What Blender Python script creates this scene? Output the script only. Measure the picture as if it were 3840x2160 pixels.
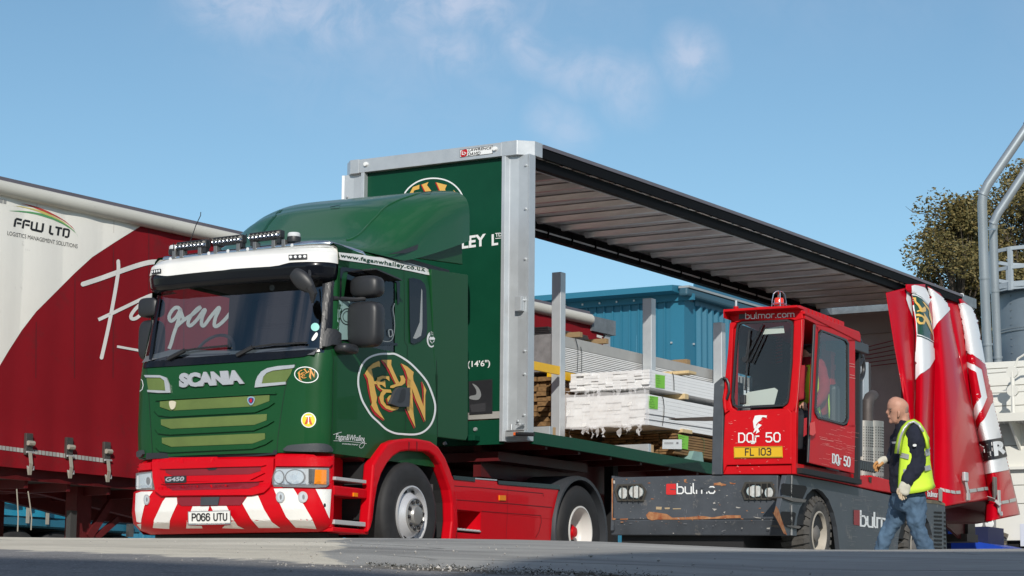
import bpy, bmesh, math, random
from mathutils import Vector, Matrix
from mathutils.bvhtree import BVHTree
random.seed(7)
R_=math.radians
scene=bpy.context.scene
for o in list(bpy.data.objects): bpy.data.objects.remove(o)
COL=scene.collection
# ------------------------------------------------------------------ camera
FPX=8743.4864
CAMP=Vector((-21.1827,-12.8377,-0.7033))
_ya,_pi,_ro=R_(31.5909),R_(8.5521),R_(0.4947)
FWD=Vector((math.cos(_ya)*math.cos(_pi),math.sin(_ya)*math.cos(_pi),math.sin(_pi)))
_r=Vector((math.sin(_ya),-math.cos(_ya),0));_u=_r.cross(FWD)
RGT=_r*math.cos(_ro)+_u*math.sin(_ro);UPV=-_r*math.sin(_ro)+_u*math.cos(_ro)
cd=bpy.data.cameras.new('camera');cam=bpy.data.objects.new('camera',cd);COL.objects.link(cam)
cd.sensor_width=36;cd.lens=36*FPX/3840;cd.clip_start=.2;cd.clip_end=2000
cam.matrix_world=Matrix(((RGT.x,UPV.x,-FWD.x,CAMP.x),(RGT.y,UPV.y,-FWD.y,CAMP.y),(RGT.z,UPV.z,-FWD.z,CAMP.z),(0,0,0,1)))
scene.camera=cam
def ray(px,py): return (FWD+RGT*((px-1920)/FPX)-UPV*((py-1080)/FPX))
def at(px,py,k): return CAMP+ray(px,py)*k
# ------------------------------------------------------------------ world + sun
SUN_EL,SUN_AZ=R_(27),R_(32)            # light travels towards (cos az, sin az)
w=bpy.data.worlds.new('World');scene.world=w;w.use_nodes=True
nt=w.node_tree;nt.nodes.clear()
def N(t,**k):
    n=nt.nodes.new(t)
    for a,b in k.items(): setattr(n,a,b)
    return n
out=N('ShaderNodeOutputWorld');bg=N('ShaderNodeBackground');bg.inputs[1].default_value=.113
sky=N('ShaderNodeTexSky',sky_type='NISHITA');sky.sun_disc=False;sky.sun_elevation=SUN_EL
to_sun=Vector((-math.cos(SUN_AZ)*math.cos(SUN_EL),-math.sin(SUN_AZ)*math.cos(SUN_EL),math.sin(SUN_EL)))
sky.sun_rotation=math.atan2(to_sun.x,to_sun.y)
sky.air_density=.82;sky.dust_density=.05;sky.ozone_density=2.3
tc=N('ShaderNodeTexCoord')
mixc=N('ShaderNodeMix',data_type='RGBA')
mixc.inputs['B'].default_value=(7.0,6.9,7.9,1)
# clouds: soft banks at their directions, broken up by noise
noi=N('ShaderNodeTexNoise');noi.inputs['Scale'].default_value=48;noi.inputs['Detail'].default_value=9;noi.inputs['Roughness'].default_value=.62;noi.inputs['Distortion'].default_value=.6
nt.links.new(tc.outputs['Generated'],noi.inputs['Vector'])
noi2=N('ShaderNodeTexNoise');noi2.inputs['Scale'].default_value=5.0;noi2.inputs['Detail'].default_value=8
nt.links.new(tc.outputs['Generated'],noi2.inputs['Vector'])
prev=None
for (px,py,r,a) in [(830,-40,.030,.9),(960,20,.026,.8),(1090,30,.024,.85),(1220,70,.024,.8),(1320,60,.024,.9),(1310,120,.016,.5),(1480,0,.024,.8),(1580,25,.022,1),(1700,-5,.024,1),(1830,15,.022,.9),(1640,165,.018,.65),(1730,185,.020,.7),(1800,205,.014,.5),
      (1940,150,.015,.7),(2000,205,.017,.75),(2080,250,.015,.6),(2170,275,.018,.7),(2270,285,.018,.7),(2370,320,.020,.65),(2330,375,.018,.45),(2400,400,.014,.35),(2560,150,.014,.6),(2590,215,.021,.85),(2650,240,.014,.5),(2050,440,.016,.5),(2130,480,.017,.5),(2190,500,.012,.35),
      (1500,-700,.16,.9),(3000,-1400,.2,.8),(-1200,-300,.12,.8),(5200,-700,.2,.8)]:
    v=ray(px,py).normalized()
    d=N('ShaderNodeVectorMath',operation='DISTANCE');d.inputs[1].default_value=v
    nt.links.new(tc.outputs['Generated'],d.inputs[0])
    m=N('ShaderNodeMapRange',interpolation_type='SMOOTHSTEP');m.inputs['From Min'].default_value=r;m.inputs['From Max'].default_value=0;m.inputs['To Min'].default_value=0;m.inputs['To Max'].default_value=a
    nt.links.new(d.outputs['Value'],m.inputs['Value'])
    if prev is None: prev=m.outputs[0]
    else:
        mx=N('ShaderNodeMath',operation='MAXIMUM');nt.links.new(prev,mx.inputs[0]);nt.links.new(m.outputs[0],mx.inputs[1]);prev=mx.outputs[0]
nm=N('ShaderNodeMapRange');nm.inputs['From Min'].default_value=.36;nm.inputs['From Max'].default_value=.60;nm.inputs['To Min'].default_value=.30;nm.inputs['To Max'].default_value=1.0
nt.links.new(noi.outputs[0],nm.inputs['Value'])
ml=N('ShaderNodeMath',operation='MULTIPLY');nt.links.new(prev,ml.inputs[0]);nt.links.new(nm.outputs[0],ml.inputs[1])
far=N('ShaderNodeMapRange',interpolation_type='SMOOTHSTEP');far.inputs['From Min'].default_value=.44;far.inputs['From Max'].default_value=.60;far.inputs['To Max'].default_value=.9
nt.links.new(noi2.outputs[0],far.inputs['Value'])
fd=N('ShaderNodeVectorMath',operation='DISTANCE');fd.inputs[1].default_value=ray(1920,900).normalized();nt.links.new(tc.outputs['Generated'],fd.inputs[0])
fm=N('ShaderNodeMapRange',interpolation_type='SMOOTHSTEP');fm.inputs['From Min'].default_value=.3;fm.inputs['From Max'].default_value=.55;nt.links.new(fd.outputs['Value'],fm.inputs['Value'])
fx=N('ShaderNodeMath',operation='MULTIPLY');nt.links.new(far.outputs[0],fx.inputs[0]);nt.links.new(fm.outputs[0],fx.inputs[1])
mx=N('ShaderNodeMath',operation='MAXIMUM');nt.links.new(ml.outputs[0],mx.inputs[0]);nt.links.new(fx.outputs[0],mx.inputs[1])
sc=N('ShaderNodeMath',operation='MULTIPLY');sc.inputs[1].default_value=.50;nt.links.new(mx.outputs[0],sc.inputs[0])
nt.links.new(sc.outputs[0],mixc.inputs['Factor']);tint=N('ShaderNodeMix',data_type='RGBA',blend_type='MULTIPLY');tint.inputs['Factor'].default_value=1;tint.inputs['B'].default_value=(.92,1.04,.96,1);nt.links.new(sky.outputs[0],tint.inputs['A']);nt.links.new(tint.outputs['Result'],mixc.inputs['A'])
nt.links.new(mixc.outputs['Result'],bg.inputs[0]);nt.links.new(bg.outputs[0],out.inputs[0])
sd=bpy.data.lights.new('sun','SUN');sd.energy=3.9;sd.angle=R_(.5);sd.color=(1,.95,.87)
so=bpy.data.objects.new('sun',sd);COL.objects.link(so);so.rotation_mode='QUATERNION'
so.rotation_quaternion=to_sun.to_track_quat('Z','Y')
so.location=(-30,-30,30)
scene.view_settings.view_transform='Standard';scene.view_settings.look='None';scene.view_settings.gamma=1
scene.view_settings.exposure=0.0
scene.render.engine='CYCLES';scene.cycles.max_bounces=8;scene.cycles.transparent_max_bounces=12
# ------------------------------------------------------------------ frames
class Frame:
    def __init__(s,o,yaw=0,roll=0):
        s.m=Matrix.Translation(Vector(o))@Matrix.Rotation(yaw,4,'Z')@Matrix.Rotation(roll,4,'X')
        s.i=s.m.inverted();s.o=s.i@CAMP;s.r=s.i.to_3x3()
    def U(s,px,py,ax,val):
        v=s.r@ray(px,py);i='xyz'.index(ax);t=(val-s.o[i])/v[i];return s.o+v*t
    def L(s,p): return s.i@Vector(p)
WF=Frame((0,0,0))
# ------------------------------------------------------------------ materials
MATS={}
def mat(name,col,rough=.5,metal=0,coat=0,var=0,vscale=3,bump=0,bscale=40,trans=0,alpha=1,spec=.5,col2=None,dirt=None,emit=0,stretch=None,sheen=0):
    if name in MATS: return MATS[name]
    m=bpy.data.materials.new(name);m.use_nodes=True;t=m.node_tree;b=t.nodes['Principled BSDF']
    b.inputs['Base Color'].default_value=(*col,1);b.inputs['Roughness'].default_value=rough;b.inputs['Metallic'].default_value=metal
    b.inputs['Coat Weight'].default_value=coat;b.inputs['Coat Roughness'].default_value=.04
    b.inputs['Specular IOR Level'].default_value=spec
    b.inputs['Transmission Weight'].default_value=trans;b.inputs['Alpha'].default_value=alpha
    tcn=t.nodes.new('ShaderNodeTexCoord');src=tcn.outputs['Object']
    if stretch:
        mp=t.nodes.new('ShaderNodeMapping');mp.inputs['Scale'].default_value=stretch;t.links.new(src,mp.inputs[0]);src=mp.outputs[0]
    if var or col2:
        n=t.nodes.new('ShaderNodeTexNoise');n.inputs['Scale'].default_value=vscale;n.inputs['Detail'].default_value=6;n.inputs['Roughness'].default_value=.65
        t.links.new(src,n.inputs[0])
        cr=t.nodes.new('ShaderNodeValToRGB');cr.color_ramp.elements[0].position=.32;cr.color_ramp.elements[1].position=.68
        c2=col2 or tuple(c*(1-var) for c in col);c1=col if col2 else tuple(min(1,c*(1+var*.6)) for c in col)
        cr.color_ramp.elements[0].color=(*c2,1);cr.color_ramp.elements[1].color=(*c1,1)
        t.links.new(n.outputs[0],cr.inputs[0]);last=cr.outputs[0]
        if dirt:
            n2=t.nodes.new('ShaderNodeTexNoise');n2.inputs['Scale'].default_value=dirt[1];n2.inputs['Detail'].default_value=8;n2.inputs['Roughness'].default_value=.7
            t.links.new(tcn.outputs['Object'],n2.inputs[0])
            mr=t.nodes.new('ShaderNodeMapRange');mr.inputs['From Min'].default_value=dirt[2];mr.inputs['From Max'].default_value=dirt[2]+dirt[3];t.links.new(n2.outputs[0],mr.inputs['Value'])
            mm=t.nodes.new('ShaderNodeMix');mm.data_type='RGBA';mm.inputs['B'].default_value=(*dirt[0],1)
            t.links.new(mr.outputs[0],mm.inputs['Factor']);t.links.new(last,mm.inputs['A']);last=mm.outputs['Result']
        t.links.new(last,b.inputs['Base Color'])
        rr=t.nodes.new('ShaderNodeMapRange');rr.inputs['To Min'].default_value=max(0,rough-.08);rr.inputs['To Max'].default_value=min(1,rough+.1);t.links.new(n.outputs[0],rr.inputs['Value']);t.links.new(rr.outputs[0],b.inputs['Roughness'])
    if bump:
        n3=t.nodes.new('ShaderNodeTexNoise');n3.inputs['Scale'].default_value=bscale;n3.inputs['Detail'].default_value=4;t.links.new(src,n3.inputs[0])
        bp=t.nodes.new('ShaderNodeBump');bp.inputs['Strength'].default_value=min(1,bump*10);bp.inputs['Distance'].default_value=bump*.1;t.links.new(n3.outputs[0],bp.inputs['Height']);t.links.new(bp.outputs[0],b.inputs['Normal'])
    if emit: b.inputs['Emission Color'].default_value=(*col,1);b.inputs['Emission Strength'].default_value=emit
    MATS[name]=m;return m
def glassmat(name,tint,refl=.04,rough=0.01):
    m=bpy.data.materials.new(name);m.use_nodes=True;t=m.node_tree;t.nodes.clear()
    o=t.nodes.new('ShaderNodeOutputMaterial');mx=t.nodes.new('ShaderNodeMixShader');tr=t.nodes.new('ShaderNodeBsdfTransparent');gl=t.nodes.new('ShaderNodeBsdfGlossy')
    tr.inputs[0].default_value=(*tint,1);gl.inputs['Roughness'].default_value=rough
    lw=t.nodes.new('ShaderNodeLayerWeight');pw=t.nodes.new('ShaderNodeMath');pw.operation='POWER';pw.inputs[1].default_value=5;lw.inputs['Blend'].default_value=.5;t.links.new(lw.outputs['Facing'],pw.inputs[0])
    ad=t.nodes.new('ShaderNodeMath');ad.operation='MULTIPLY_ADD';ad.inputs[1].default_value=.9;ad.inputs[2].default_value=refl+.02;t.links.new(pw.outputs[0],ad.inputs[0])
    t.links.new(ad.outputs[0],mx.inputs[0]);t.links.new(tr.outputs[0],mx.inputs[1]);t.links.new(gl.outputs[0],mx.inputs[2]);t.links.new(mx.outputs[0],o.inputs[0])
    MATS[name]=m;return m
GREEN=mat('green paint',(.009,.066,.021),.36,spec=.10,coat=.16,var=.06,vscale=1.2)
GREENT=mat('trailer green paint',(.005,.058,.030),.4,spec=.12,coat=.06,var=.12,vscale=2)
RED=mat('red paint',(.56,.003,.010),.38,spec=.10,coat=.14,var=.06,vscale=1.5)
REDT=mat('chassis red paint',(.09,.004,.006),.5,var=.3)
WHITE=mat('white paint',(.8,.79,.75),.3,coat=.6,var=.02)
OLIVE=mat('olive mesh panel',(.115,.165,.040),.5,var=.12,vscale=4)
DKRED=mat('dark red mesh panel',(.22,.008,.018),.5,var=.1)
BLACKG=mat('gloss black',(.005,.006,.009),.2,spec=.2,coat=.22)
BLACKP=mat('black plastic',(.02,.021,.024),.45,bump=.01,bscale=300,var=.1)
GREYP=mat('grey plastic',(.045,.05,.058),.5,var=.12)
RUB=mat('tyre rubber',(.022,.022,.023),.7,var=.35,vscale=6,bump=.02,bscale=60)
CHROME=mat('chrome',(.70,.71,.72),.16,metal=1)
ALU=mat('aluminium',(.58,.60,.61),.38,metal=.55,var=.08,vscale=5)
ALUW=mat('wheel silver',(.62,.62,.63),.35,metal=.4,var=.08)
ALUR=mat('roof aluminium',(.84,.84,.84),.30,metal=.45,var=.3,vscale=1.5,stretch=(4,.6,4))
GALV=mat('galvanised steel',(.52,.55,.57),.42,metal=.4,var=.07,vscale=5,bump=.004,bscale=25)
DARK=mat('dark underside',(.010,.010,.011),.7,var=.3)
BLACKR=mat('black rail',(.005,.005,.006),.6,var=.2,spec=.08)
ROOFT=mat('roof edge grey',(.13,.12,.14),.5,var=.2,stretch=(.4,3,3))
AMBER=mat('amber lens',(.85,.25,.01),.15,coat=.6)
SILV=mat('silver lettering',(.40,.41,.44),.4,metal=.15)
GOLD=mat('gold lettering',(.72,.42,.09),.45,var=.05)
LRED=mat('lettering red',(.45,.006,.012),.45)
WH=mat('white vinyl',(.78,.79,.78),.45)
BK=mat('black vinyl',(.012,.012,.014),.5)
YEL=mat('yellow plate',(.7,.42,.01),.4,var=.05)
GLASS=glassmat('window glass',(.82,.88,.88),.05)
GLASSW=glassmat('windscreen glass',(.78,.84,.85),.13,.015)
GLASSD=glassmat('tinted glass',(.35,.4,.42),.06)
HLC=mat('lamp silver',(.72,.73,.73),.22,metal=.45,coat=.3)
HLD=mat('satin chrome',(.50,.51,.52),.3,metal=.4)
LENS=glassmat('lamp lens',(.95,.96,.97),.0,.02)
# ------------------------------------------------------------------ object helpers
def link(name,me,m,parent=None,label=None,cat=None,group=None,kind=None):
    o=bpy.data.objects.new(name,me);COL.objects.link(o)
    if m is not None and me is not None: me.materials.append(m)
    if parent is not None: o.parent=parent
    tag(o,label,cat,group,kind);return o
def tag(o,label=None,cat=None,group=None,kind=None):
    if label:o['label']=label
    if cat:o['category']=cat
    if group:o['group']=group
    if kind:o['kind']=kind
    return o
def root(name,frame,label,cat,group=None):
    o=bpy.data.objects.new(name,None);COL.objects.link(o);o.matrix_world=frame.m if isinstance(frame,Frame) else Matrix.Translation(Vector(frame))
    o.empty_display_size=.2;tag(o,label,cat,group);return o
class MB:
    def __init__(s): s.v=[];s.f=[]
    def add(s,v,f):
        n=len(s.v);s.v+= [tuple(p) for p in v];s.f+=[tuple(i+n for i in q) for q in f];return s
    def box(s,a,b):
        x0,y0,z0=a;x1,y1,z1=b
        return s.add([(x0,y0,z0),(x1,y0,z0),(x1,y1,z0),(x0,y1,z0),(x0,y0,z1),(x1,y0,z1),(x1,y1,z1),(x0,y1,z1)],[(0,3,2,1),(4,5,6,7),(0,1,5,4),(1,2,6,5),(2,3,7,6),(3,0,4,7)])
    def bar(s,p,q,w,h,up=(0,0,1)):
        p=Vector(p);q=Vector(q);d=(q-p).normalized();u=Vector(up);sd=d.cross(u)
        if sd.length<1e-4: sd=d.cross(Vector((1,0,0)))
        sd.normalize();u=sd.cross(d)
        c=[]
        for e in (p,q):
            for a,b in ((-1,-1),(1,-1),(1,1),(-1,1)): c.append(e+sd*a*w/2+u*b*h/2)
        return s.add(c,[(0,1,2,3),(7,6,5,4),(0,4,5,1),(1,5,6,2),(2,6,7,3),(3,7,4,0)])
    def prism(s,poly,ax,a,b):
        # poly: 2d points in the two other axes in order (x,y,z minus ax)
        n=len(poly);k='xyz'.index(ax)
        def P(p,c):
            l=list(p);l.insert(k,c);return tuple(l)
        v=[P(p,a) for p in poly]+[P(p,b) for p in poly]
        return s.add(v,[tuple(range(n))[::-1],tuple(range(n,2*n))]+[(i,(i+1)%n,(i+1)%n+n,i+n) for i in range(n)])
    def tube(s,pts,r,n=10,cap=True):
        pts=[Vector(p) for p in pts];rs=r if isinstance(r,(list,tuple)) else [r]*len(pts)
        v=[];prev=None
        for i,p in enumerate(pts):
            d=(pts[min(i+1,len(pts)-1)]-pts[max(i-1,0)]).normalized()
            if prev is None:
                a=d.orthogonal().normalized()
            else:
                a=(prev-d*prev.dot(d)).normalized()
            prev=a;b=d.cross(a)
            for j in range(n):
                t=2*math.pi*j/n;v.append(p+(a*math.cos(t)+b*math.sin(t))*rs[i])
        f=[]
        for i in range(len(pts)-1):
            for j in range(n):
                f.append((i*n+j,i*n+(j+1)%n,(i+1)*n+(j+1)%n,(i+1)*n+j))
        if cap: f+=[tuple(range(n))[::-1],tuple(range((len(pts)-1)*n,len(pts)*n))]
        return s.add(v,f)
    def cyl(s,p,q,r,n=16,r2=None): return s.tube([p,q],[r,r if r2 is None else r2],n)
    def lathe(s,prof,c,ax='y',n=40,a0=0,a1=2*math.pi):
        # prof: (radius, offset along axis)
        c=Vector(c);full=abs(a1-a0-2*math.pi)<1e-6;m=n if full else n+1;v=[]
        for r,h in prof:
            for j in range(m):
                t=a0+(a1-a0)*j/n;q={'y':(math.cos(t)*r,h,math.sin(t)*r),'z':(math.cos(t)*r,math.sin(t)*r,h),'x':(h,math.cos(t)*r,math.sin(t)*r)}[ax]
                v.append(c+Vector(q))
        f=[]
        for i in range(len(prof)-1):
            for j in range(n):
                f.append((i*m+j,i*m+(j+1)%m,(i+1)*m+(j+1)%m,(i+1)*m+j))
        return s.add(v,f)
    def grid(s,rows,closed=False):
        m=len(rows[0]);v=[p for r in rows for p in r];f=[]
        for i in range(len(rows)-1):
            for j in range(m if closed else m-1):
                f.append((i*m+j,i*m+(j+1)%m,(i+1)*m+(j+1)%m,(i+1)*m+j))
        return s.add(v,f)
    def me(s,name,smooth=False,ang=None):
        me=bpy.data.meshes.new(name);me.from_pydata([tuple(p) for p in s.v],[],s.f)
        bm=bmesh.new();bm.from_mesh(me);bmesh.ops.recalc_face_normals(bm,faces=bm.faces)
        bm.to_mesh(me);bm.free()
        if smooth:
            for p in me.polygons:p.use_smooth=True
            if ang is not None or True:
                try: me.set_sharp_from_angle(angle=R_(ang or 35))
                except Exception: pass
        me.update();return me
    def build(s,name,m,parent=None,smooth=False,bevel=0,ang=None,solid=0,sub=0,**k):
        o=link(name,s.me(name,smooth,ang),m,parent,**k)
        if solid:
            md=o.modifiers.new('solid','SOLIDIFY');md.thickness=solid;md.offset=0
        if bevel:
            md=o.modifiers.new('bevel','BEVEL');md.width=bevel;md.segments=2;md.limit_method='ANGLE';md.angle_limit=R_(40)
        if sub:
            md=o.modifiers.new('sub','SUBSURF');md.levels=sub;md.render_levels=sub
        return o
def dupe(o,loc=None,parent=None,rot=None):
    c=o.copy();COL.objects.link(c)
    c.parent=parent if parent is not None else o.parent
    if loc is not None:c.location=loc
    if rot is not None:c.rotation_euler=rot
    return c
# ------------------------------------------------------------------ surfaces for print
class Surf:
    """ray target: a set of meshes (thing-local coordinates + frame)"""
    def __init__(s,objs,frame):
        v=[];f=[]
        for o in objs:
            n=len(v);v+=[frame.m@p.co for p in o.data.vertices];f+=[tuple(i+n for i in p.vertices) for p in o.data.polygons]
        s.b=BVHTree.FromPolygons(v,f);s.f=frame
    def hit(s,px,py,off):
        d=ray(px,py).normalized();h=s.b.ray_cast(CAMP,d)
        if h[0] is None: return None
        n=h[1]
        if n.dot(d)>0:n=-n
        return s.f.i@(h[0]+n*off)
class Plane:
    def __init__(s,frame,ax,val,sign=-1): s.f,s.ax,s.val,s.sg=frame,ax,val,sign
    def hit(s,px,py,off): return s.f.U(px,py,s.ax,s.val+s.sg*off)
def ZM(x0,y0,sc): return lambda *pts:[(x0+a*sc,y0+b*sc) for a,b in pts]
def smoothpoly(pts,closed=True,k=6):
    out=[];n=len(pts)
    rng=range(n) if closed else range(n-1)
    for i in rng:
        p0=pts[(i-1)%n] if closed or i>0 else pts[i];p1=pts[i];p2=pts[(i+1)%n];p3=pts[(i+2)%n] if closed or i+2<n else p2
        for j in range(k):
            t=j/k
            out.append(tuple(.5*((2*p1[c])+(-p0[c]+p2[c])*t+(2*p0[c]-5*p1[c]+4*p2[c]-p3[c])*t*t+(-p0[c]+3*p1[c]-3*p2[c]+p3[c])*t**3) for c in (0,1)))
    if not closed: out.append(pts[-1])
    return out
MAXE=14
from mathutils.geometry import tessellate_polygon
def refine(V,Tr,maxe):
    for _ in range(6):
        mid={}
        def m_(a,b):
            k=(min(a,b),max(a,b))
            if k in mid: return mid[k]
            if (V[a]-V[b]).length>maxe: V.append((V[a]+V[b])/2);mid[k]=len(V)-1
            else: mid[k]=None
            return mid[k]
        out=[];ch=False
        for a,b,c in Tr:
            x,y,z=m_(a,b),m_(b,c),m_(c,a);q=[x is not None,y is not None,z is not None];n=sum(q)
            if n==0: out.append((a,b,c));continue
            ch=True
            if n==3: out+=[(a,x,z),(x,b,y),(z,y,c),(x,y,z)]
            elif n==1:
                if q[0]: out+=[(a,x,c),(x,b,c)]
                elif q[1]: out+=[(a,b,y),(a,y,c)]
                else: out+=[(a,b,z),(b,c,z)]
            else:
                if not q[0]: out+=[(z,y,c),(a,b,y),(a,y,z)]
                elif not q[1]: out+=[(a,x,z),(x,b,c),(x,c,z)]
                else: out+=[(x,b,y),(a,x,y),(a,y,c)]
        Tr=out
        if not ch or len(Tr)>12000: break
    return V,Tr
def decal(polys,surf,m,parent,name='print',off=.004,thick=0,maxe=30,label=None,holes=None):
    maxe=min(maxe,MAXE)
    """flat print cut from 2-D outlines and laid on a real surface"""
    V=[];Tr=[]
    for poly in polys:
        pts=[Vector((a,b,0)) for a,b in poly];n0=len(V)
        for tri in tessellate_polygon([pts]): Tr.append(tuple(i+n0 for i in tri))
        V+=pts
    V,Tr=refine(V,Tr,maxe)
    bm=bmesh.new();bv=[bm.verts.new(v) for v in V]
    for t in Tr:
        if len(set(t))==3:
            try: bm.faces.new([bv[i] for i in t])
            except Exception: pass
    for v in [v for v in bm.verts if not v.link_faces]: bm.verts.remove(v)
    return _lay(bm,surf,m,parent,name,off,thick,label)
def _lay(bm,surf,m,parent,name,off,thick,label):
    top=off+thick;bad=[]
    if thick:
        r=bmesh.ops.extrude_face_region(bm,geom=bm.faces[:])
        for g in r['geom']:
            if isinstance(g,bmesh.types.BMVert): g.co.z=1
    for v in bm.verts:
        h=surf.hit(v.co.x,v.co.y,off if (not thick or v.co.z<.5) else top)
        if h is None: bad.append(v)
        else: v.co=h
    if bad: bmesh.ops.delete(bm,geom=bad,context='VERTS')
    if thick: bmesh.ops.recalc_face_normals(bm,faces=bm.faces)
    me=bpy.data.meshes.new(name);bm.to_mesh(me);bm.free()
    return link(name,me,m,parent,label=label)
def stroke(pts,wd,closed=False):
    """outline quads of a 2-D polyline with width (list of quads)"""
    n=len(pts);L=[];Rr=[]
    for i in range(n):
        a=Vector(pts[(i-1)%n] if closed or i>0 else pts[i]);b=Vector(pts[(i+1)%n] if closed or i<n-1 else pts[i])
        d=(b-a);d.normalize();q=Vector((-d.y,d.x))
        ww=wd[i] if isinstance(wd,(list,tuple)) else wd
        p=Vector(pts[i]);L.append(p+q*ww/2);Rr.append(p-q*ww/2)
    out=[]
    for i in range(n if closed else n-1):
        j=(i+1)%n;out.append([tuple(L[i]),tuple(L[j]),tuple(Rr[j]),tuple(Rr[i])])
    return out
def disc(cx,cy,rx,ry=None,n=24,rot=0):
    ry=rx if ry is None else ry;c,s_=math.cos(rot),math.sin(rot)
    return [(cx+rx*math.cos(2*math.pi*i/n)*c-ry*math.sin(2*math.pi*i/n)*s_,cy+rx*math.cos(2*math.pi*i/n)*s_+ry*math.sin(2*math.pi*i/n)*c) for i in range(n)]
def textmesh(s,bold=0,shear=0,space=1):
    cu=bpy.data.curves.new('t','FONT');cu.body=s;cu.offset=bold;cu.shear=shear;cu.space_character=space;cu.resolution_u=3
    o=bpy.data.objects.new('t',cu);COL.objects.link(o);dg=bpy.context.evaluated_depsgraph_get();dg.update()
    me=bpy.data.meshes.new_from_object(o.evaluated_get(dg));bpy.data.objects.remove(o);bpy.data.curves.remove(cu);return me
def text(s,p0,p1,p2,surf,m,parent,name='lettering',bold=0,shear=0,space=1,off=.005,thick=0,p3=None,label=None,maxe=25):
    """baseline p0->p1, top-left p2 (source-photo pixels that fix the print's place on its surface)"""
    me=textmesh(s,bold,shear,space)
    xs=[v.co.x for v in me.vertices];ys=[v.co.y for v in me.vertices];x0,x1,y0,y1=min(xs),max(xs),min(ys),max(ys)
    if p3 is None:p3=(p1[0]+p2[0]-p0[0],p1[1]+p2[1]-p0[1])
    bm=bmesh.new();bm.from_mesh(me);bpy.data.meshes.remove(me)
    bmesh.ops.triangulate(bm,faces=bm.faces[:])
    V=[v.co.copy() for v in bm.verts];bm.verts.index_update();Tr=[tuple(v.index for v in f.verts) for f in bm.faces];bm.free()
    V,Tr=refine(V,Tr,(y1-y0)*.8);bm=bmesh.new();bv=[bm.verts.new(v) for v in V]
    for t in Tr:
        try: bm.faces.new([bv[i] for i in t])
        except Exception: pass
    for v in bm.verts:
        a=(v.co.x-x0)/(x1-x0);b=(v.co.y-y0)/(y1-y0)
        v.co=Vector([(p0[i]*(1-a)+p1[i]*a)*(1-b)+(p2[i]*(1-a)+p3[i]*a)*b for i in (0,1)]+[0])
    return _lay(bm,surf,m,parent,name,off,thick,label)
def ellipse_ring(outer,width):
    return stroke(smoothpoly(outer,True,6),width,True)

GL={'P':(.75,[[(0,0),(0,1),(.55,1),(.75,.85),(.75,.6),(.55,.46),(0,.46)]]),'O':(.75,[[(.2,0),(0,.2),(0,.8),(.2,1),(.55,1),(.75,.8),(.75,.2),(.55,0),(.2,0)]]),
'0':(.75,[[(.2,0),(0,.2),(0,.8),(.2,1),(.55,1),(.75,.8),(.75,.2),(.55,0),(.2,0)]]),'6':(.75,[[(.72,.82),(.55,1),(.2,1),(0,.8),(0,.2),(.2,0),(.55,0),(.75,.2),(.75,.4),(.55,.58),(.04,.56)]]),
'U':(.75,[[(0,1),(0,.2),(.2,0),(.55,0),(.75,.2),(.75,1)]]),'T':(.75,[[(-.02,1),(.77,1)],[(.375,.95),(.375,0)]]),'F':(.6,[[(0,0),(0,1),(.62,1)],[(0,.52),(.5,.52)]]),'L':(.6,[[(0,1),(0,0),(.6,0)]]),
'1':(.12,[[(.06,0),(.06,1)]]),'3':(.7,[[(0,.85),(.15,1),(.5,1),(.68,.85),(.68,.65),(.52,.53),(.2,.53)],[(.5,.53),(.7,.38),(.7,.15),(.52,0),(.15,0),(0,.15)]]),
'D':(.75,[[(0,0),(0,1),(.5,1),(.75,.78),(.75,.22),(.5,0),(0,0)]]),'Q':(.78,[[(.2,0),(0,.2),(0,.8),(.2,1),(.55,1),(.75,.8),(.75,.2),(.55,0),(.2,0)],[(.42,.1),(.62,-.14),(.85,-.14)]]),
'r':(.42,[[(0,0),(0,.66)],[(0,.5),(.16,.66),(.44,.66)]]),'5':(.72,[[(.68,1),(.05,1),(.02,.56),(.5,.58),(.72,.42),(.72,.16),(.52,0),(.15,0),(0,.13)]]),
'b':(.62,[[(0,1),(0,0),(.45,0),(.62,.15),(.62,.5),(.45,.66),(0,.66)]]),'u':(.62,[[(0,.66),(0,.15),(.16,0),(.62,0),(.62,.66)]]),'l':(.14,[[(.0,1),(.0,.1),(.14,0)]]),
'm':(1.05,[[(0,0),(0,.66),(.9,.66),(1.05,.5),(1.05,0)],[(.53,.66),(.53,0)]]),'o':(.62,[[(.15,0),(0,.15),(0,.5),(.15,.66),(.47,.66),(.62,.5),(.62,.15),(.47,0),(.15,0)]]),
'c':(.55,[[(.55,.66),(.15,.66),(0,.5),(0,.15),(.15,0),(.55,0)]]),'.':(.1,[[(0,0),(.1,0)]]),' ':(.35,[])}
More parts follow.
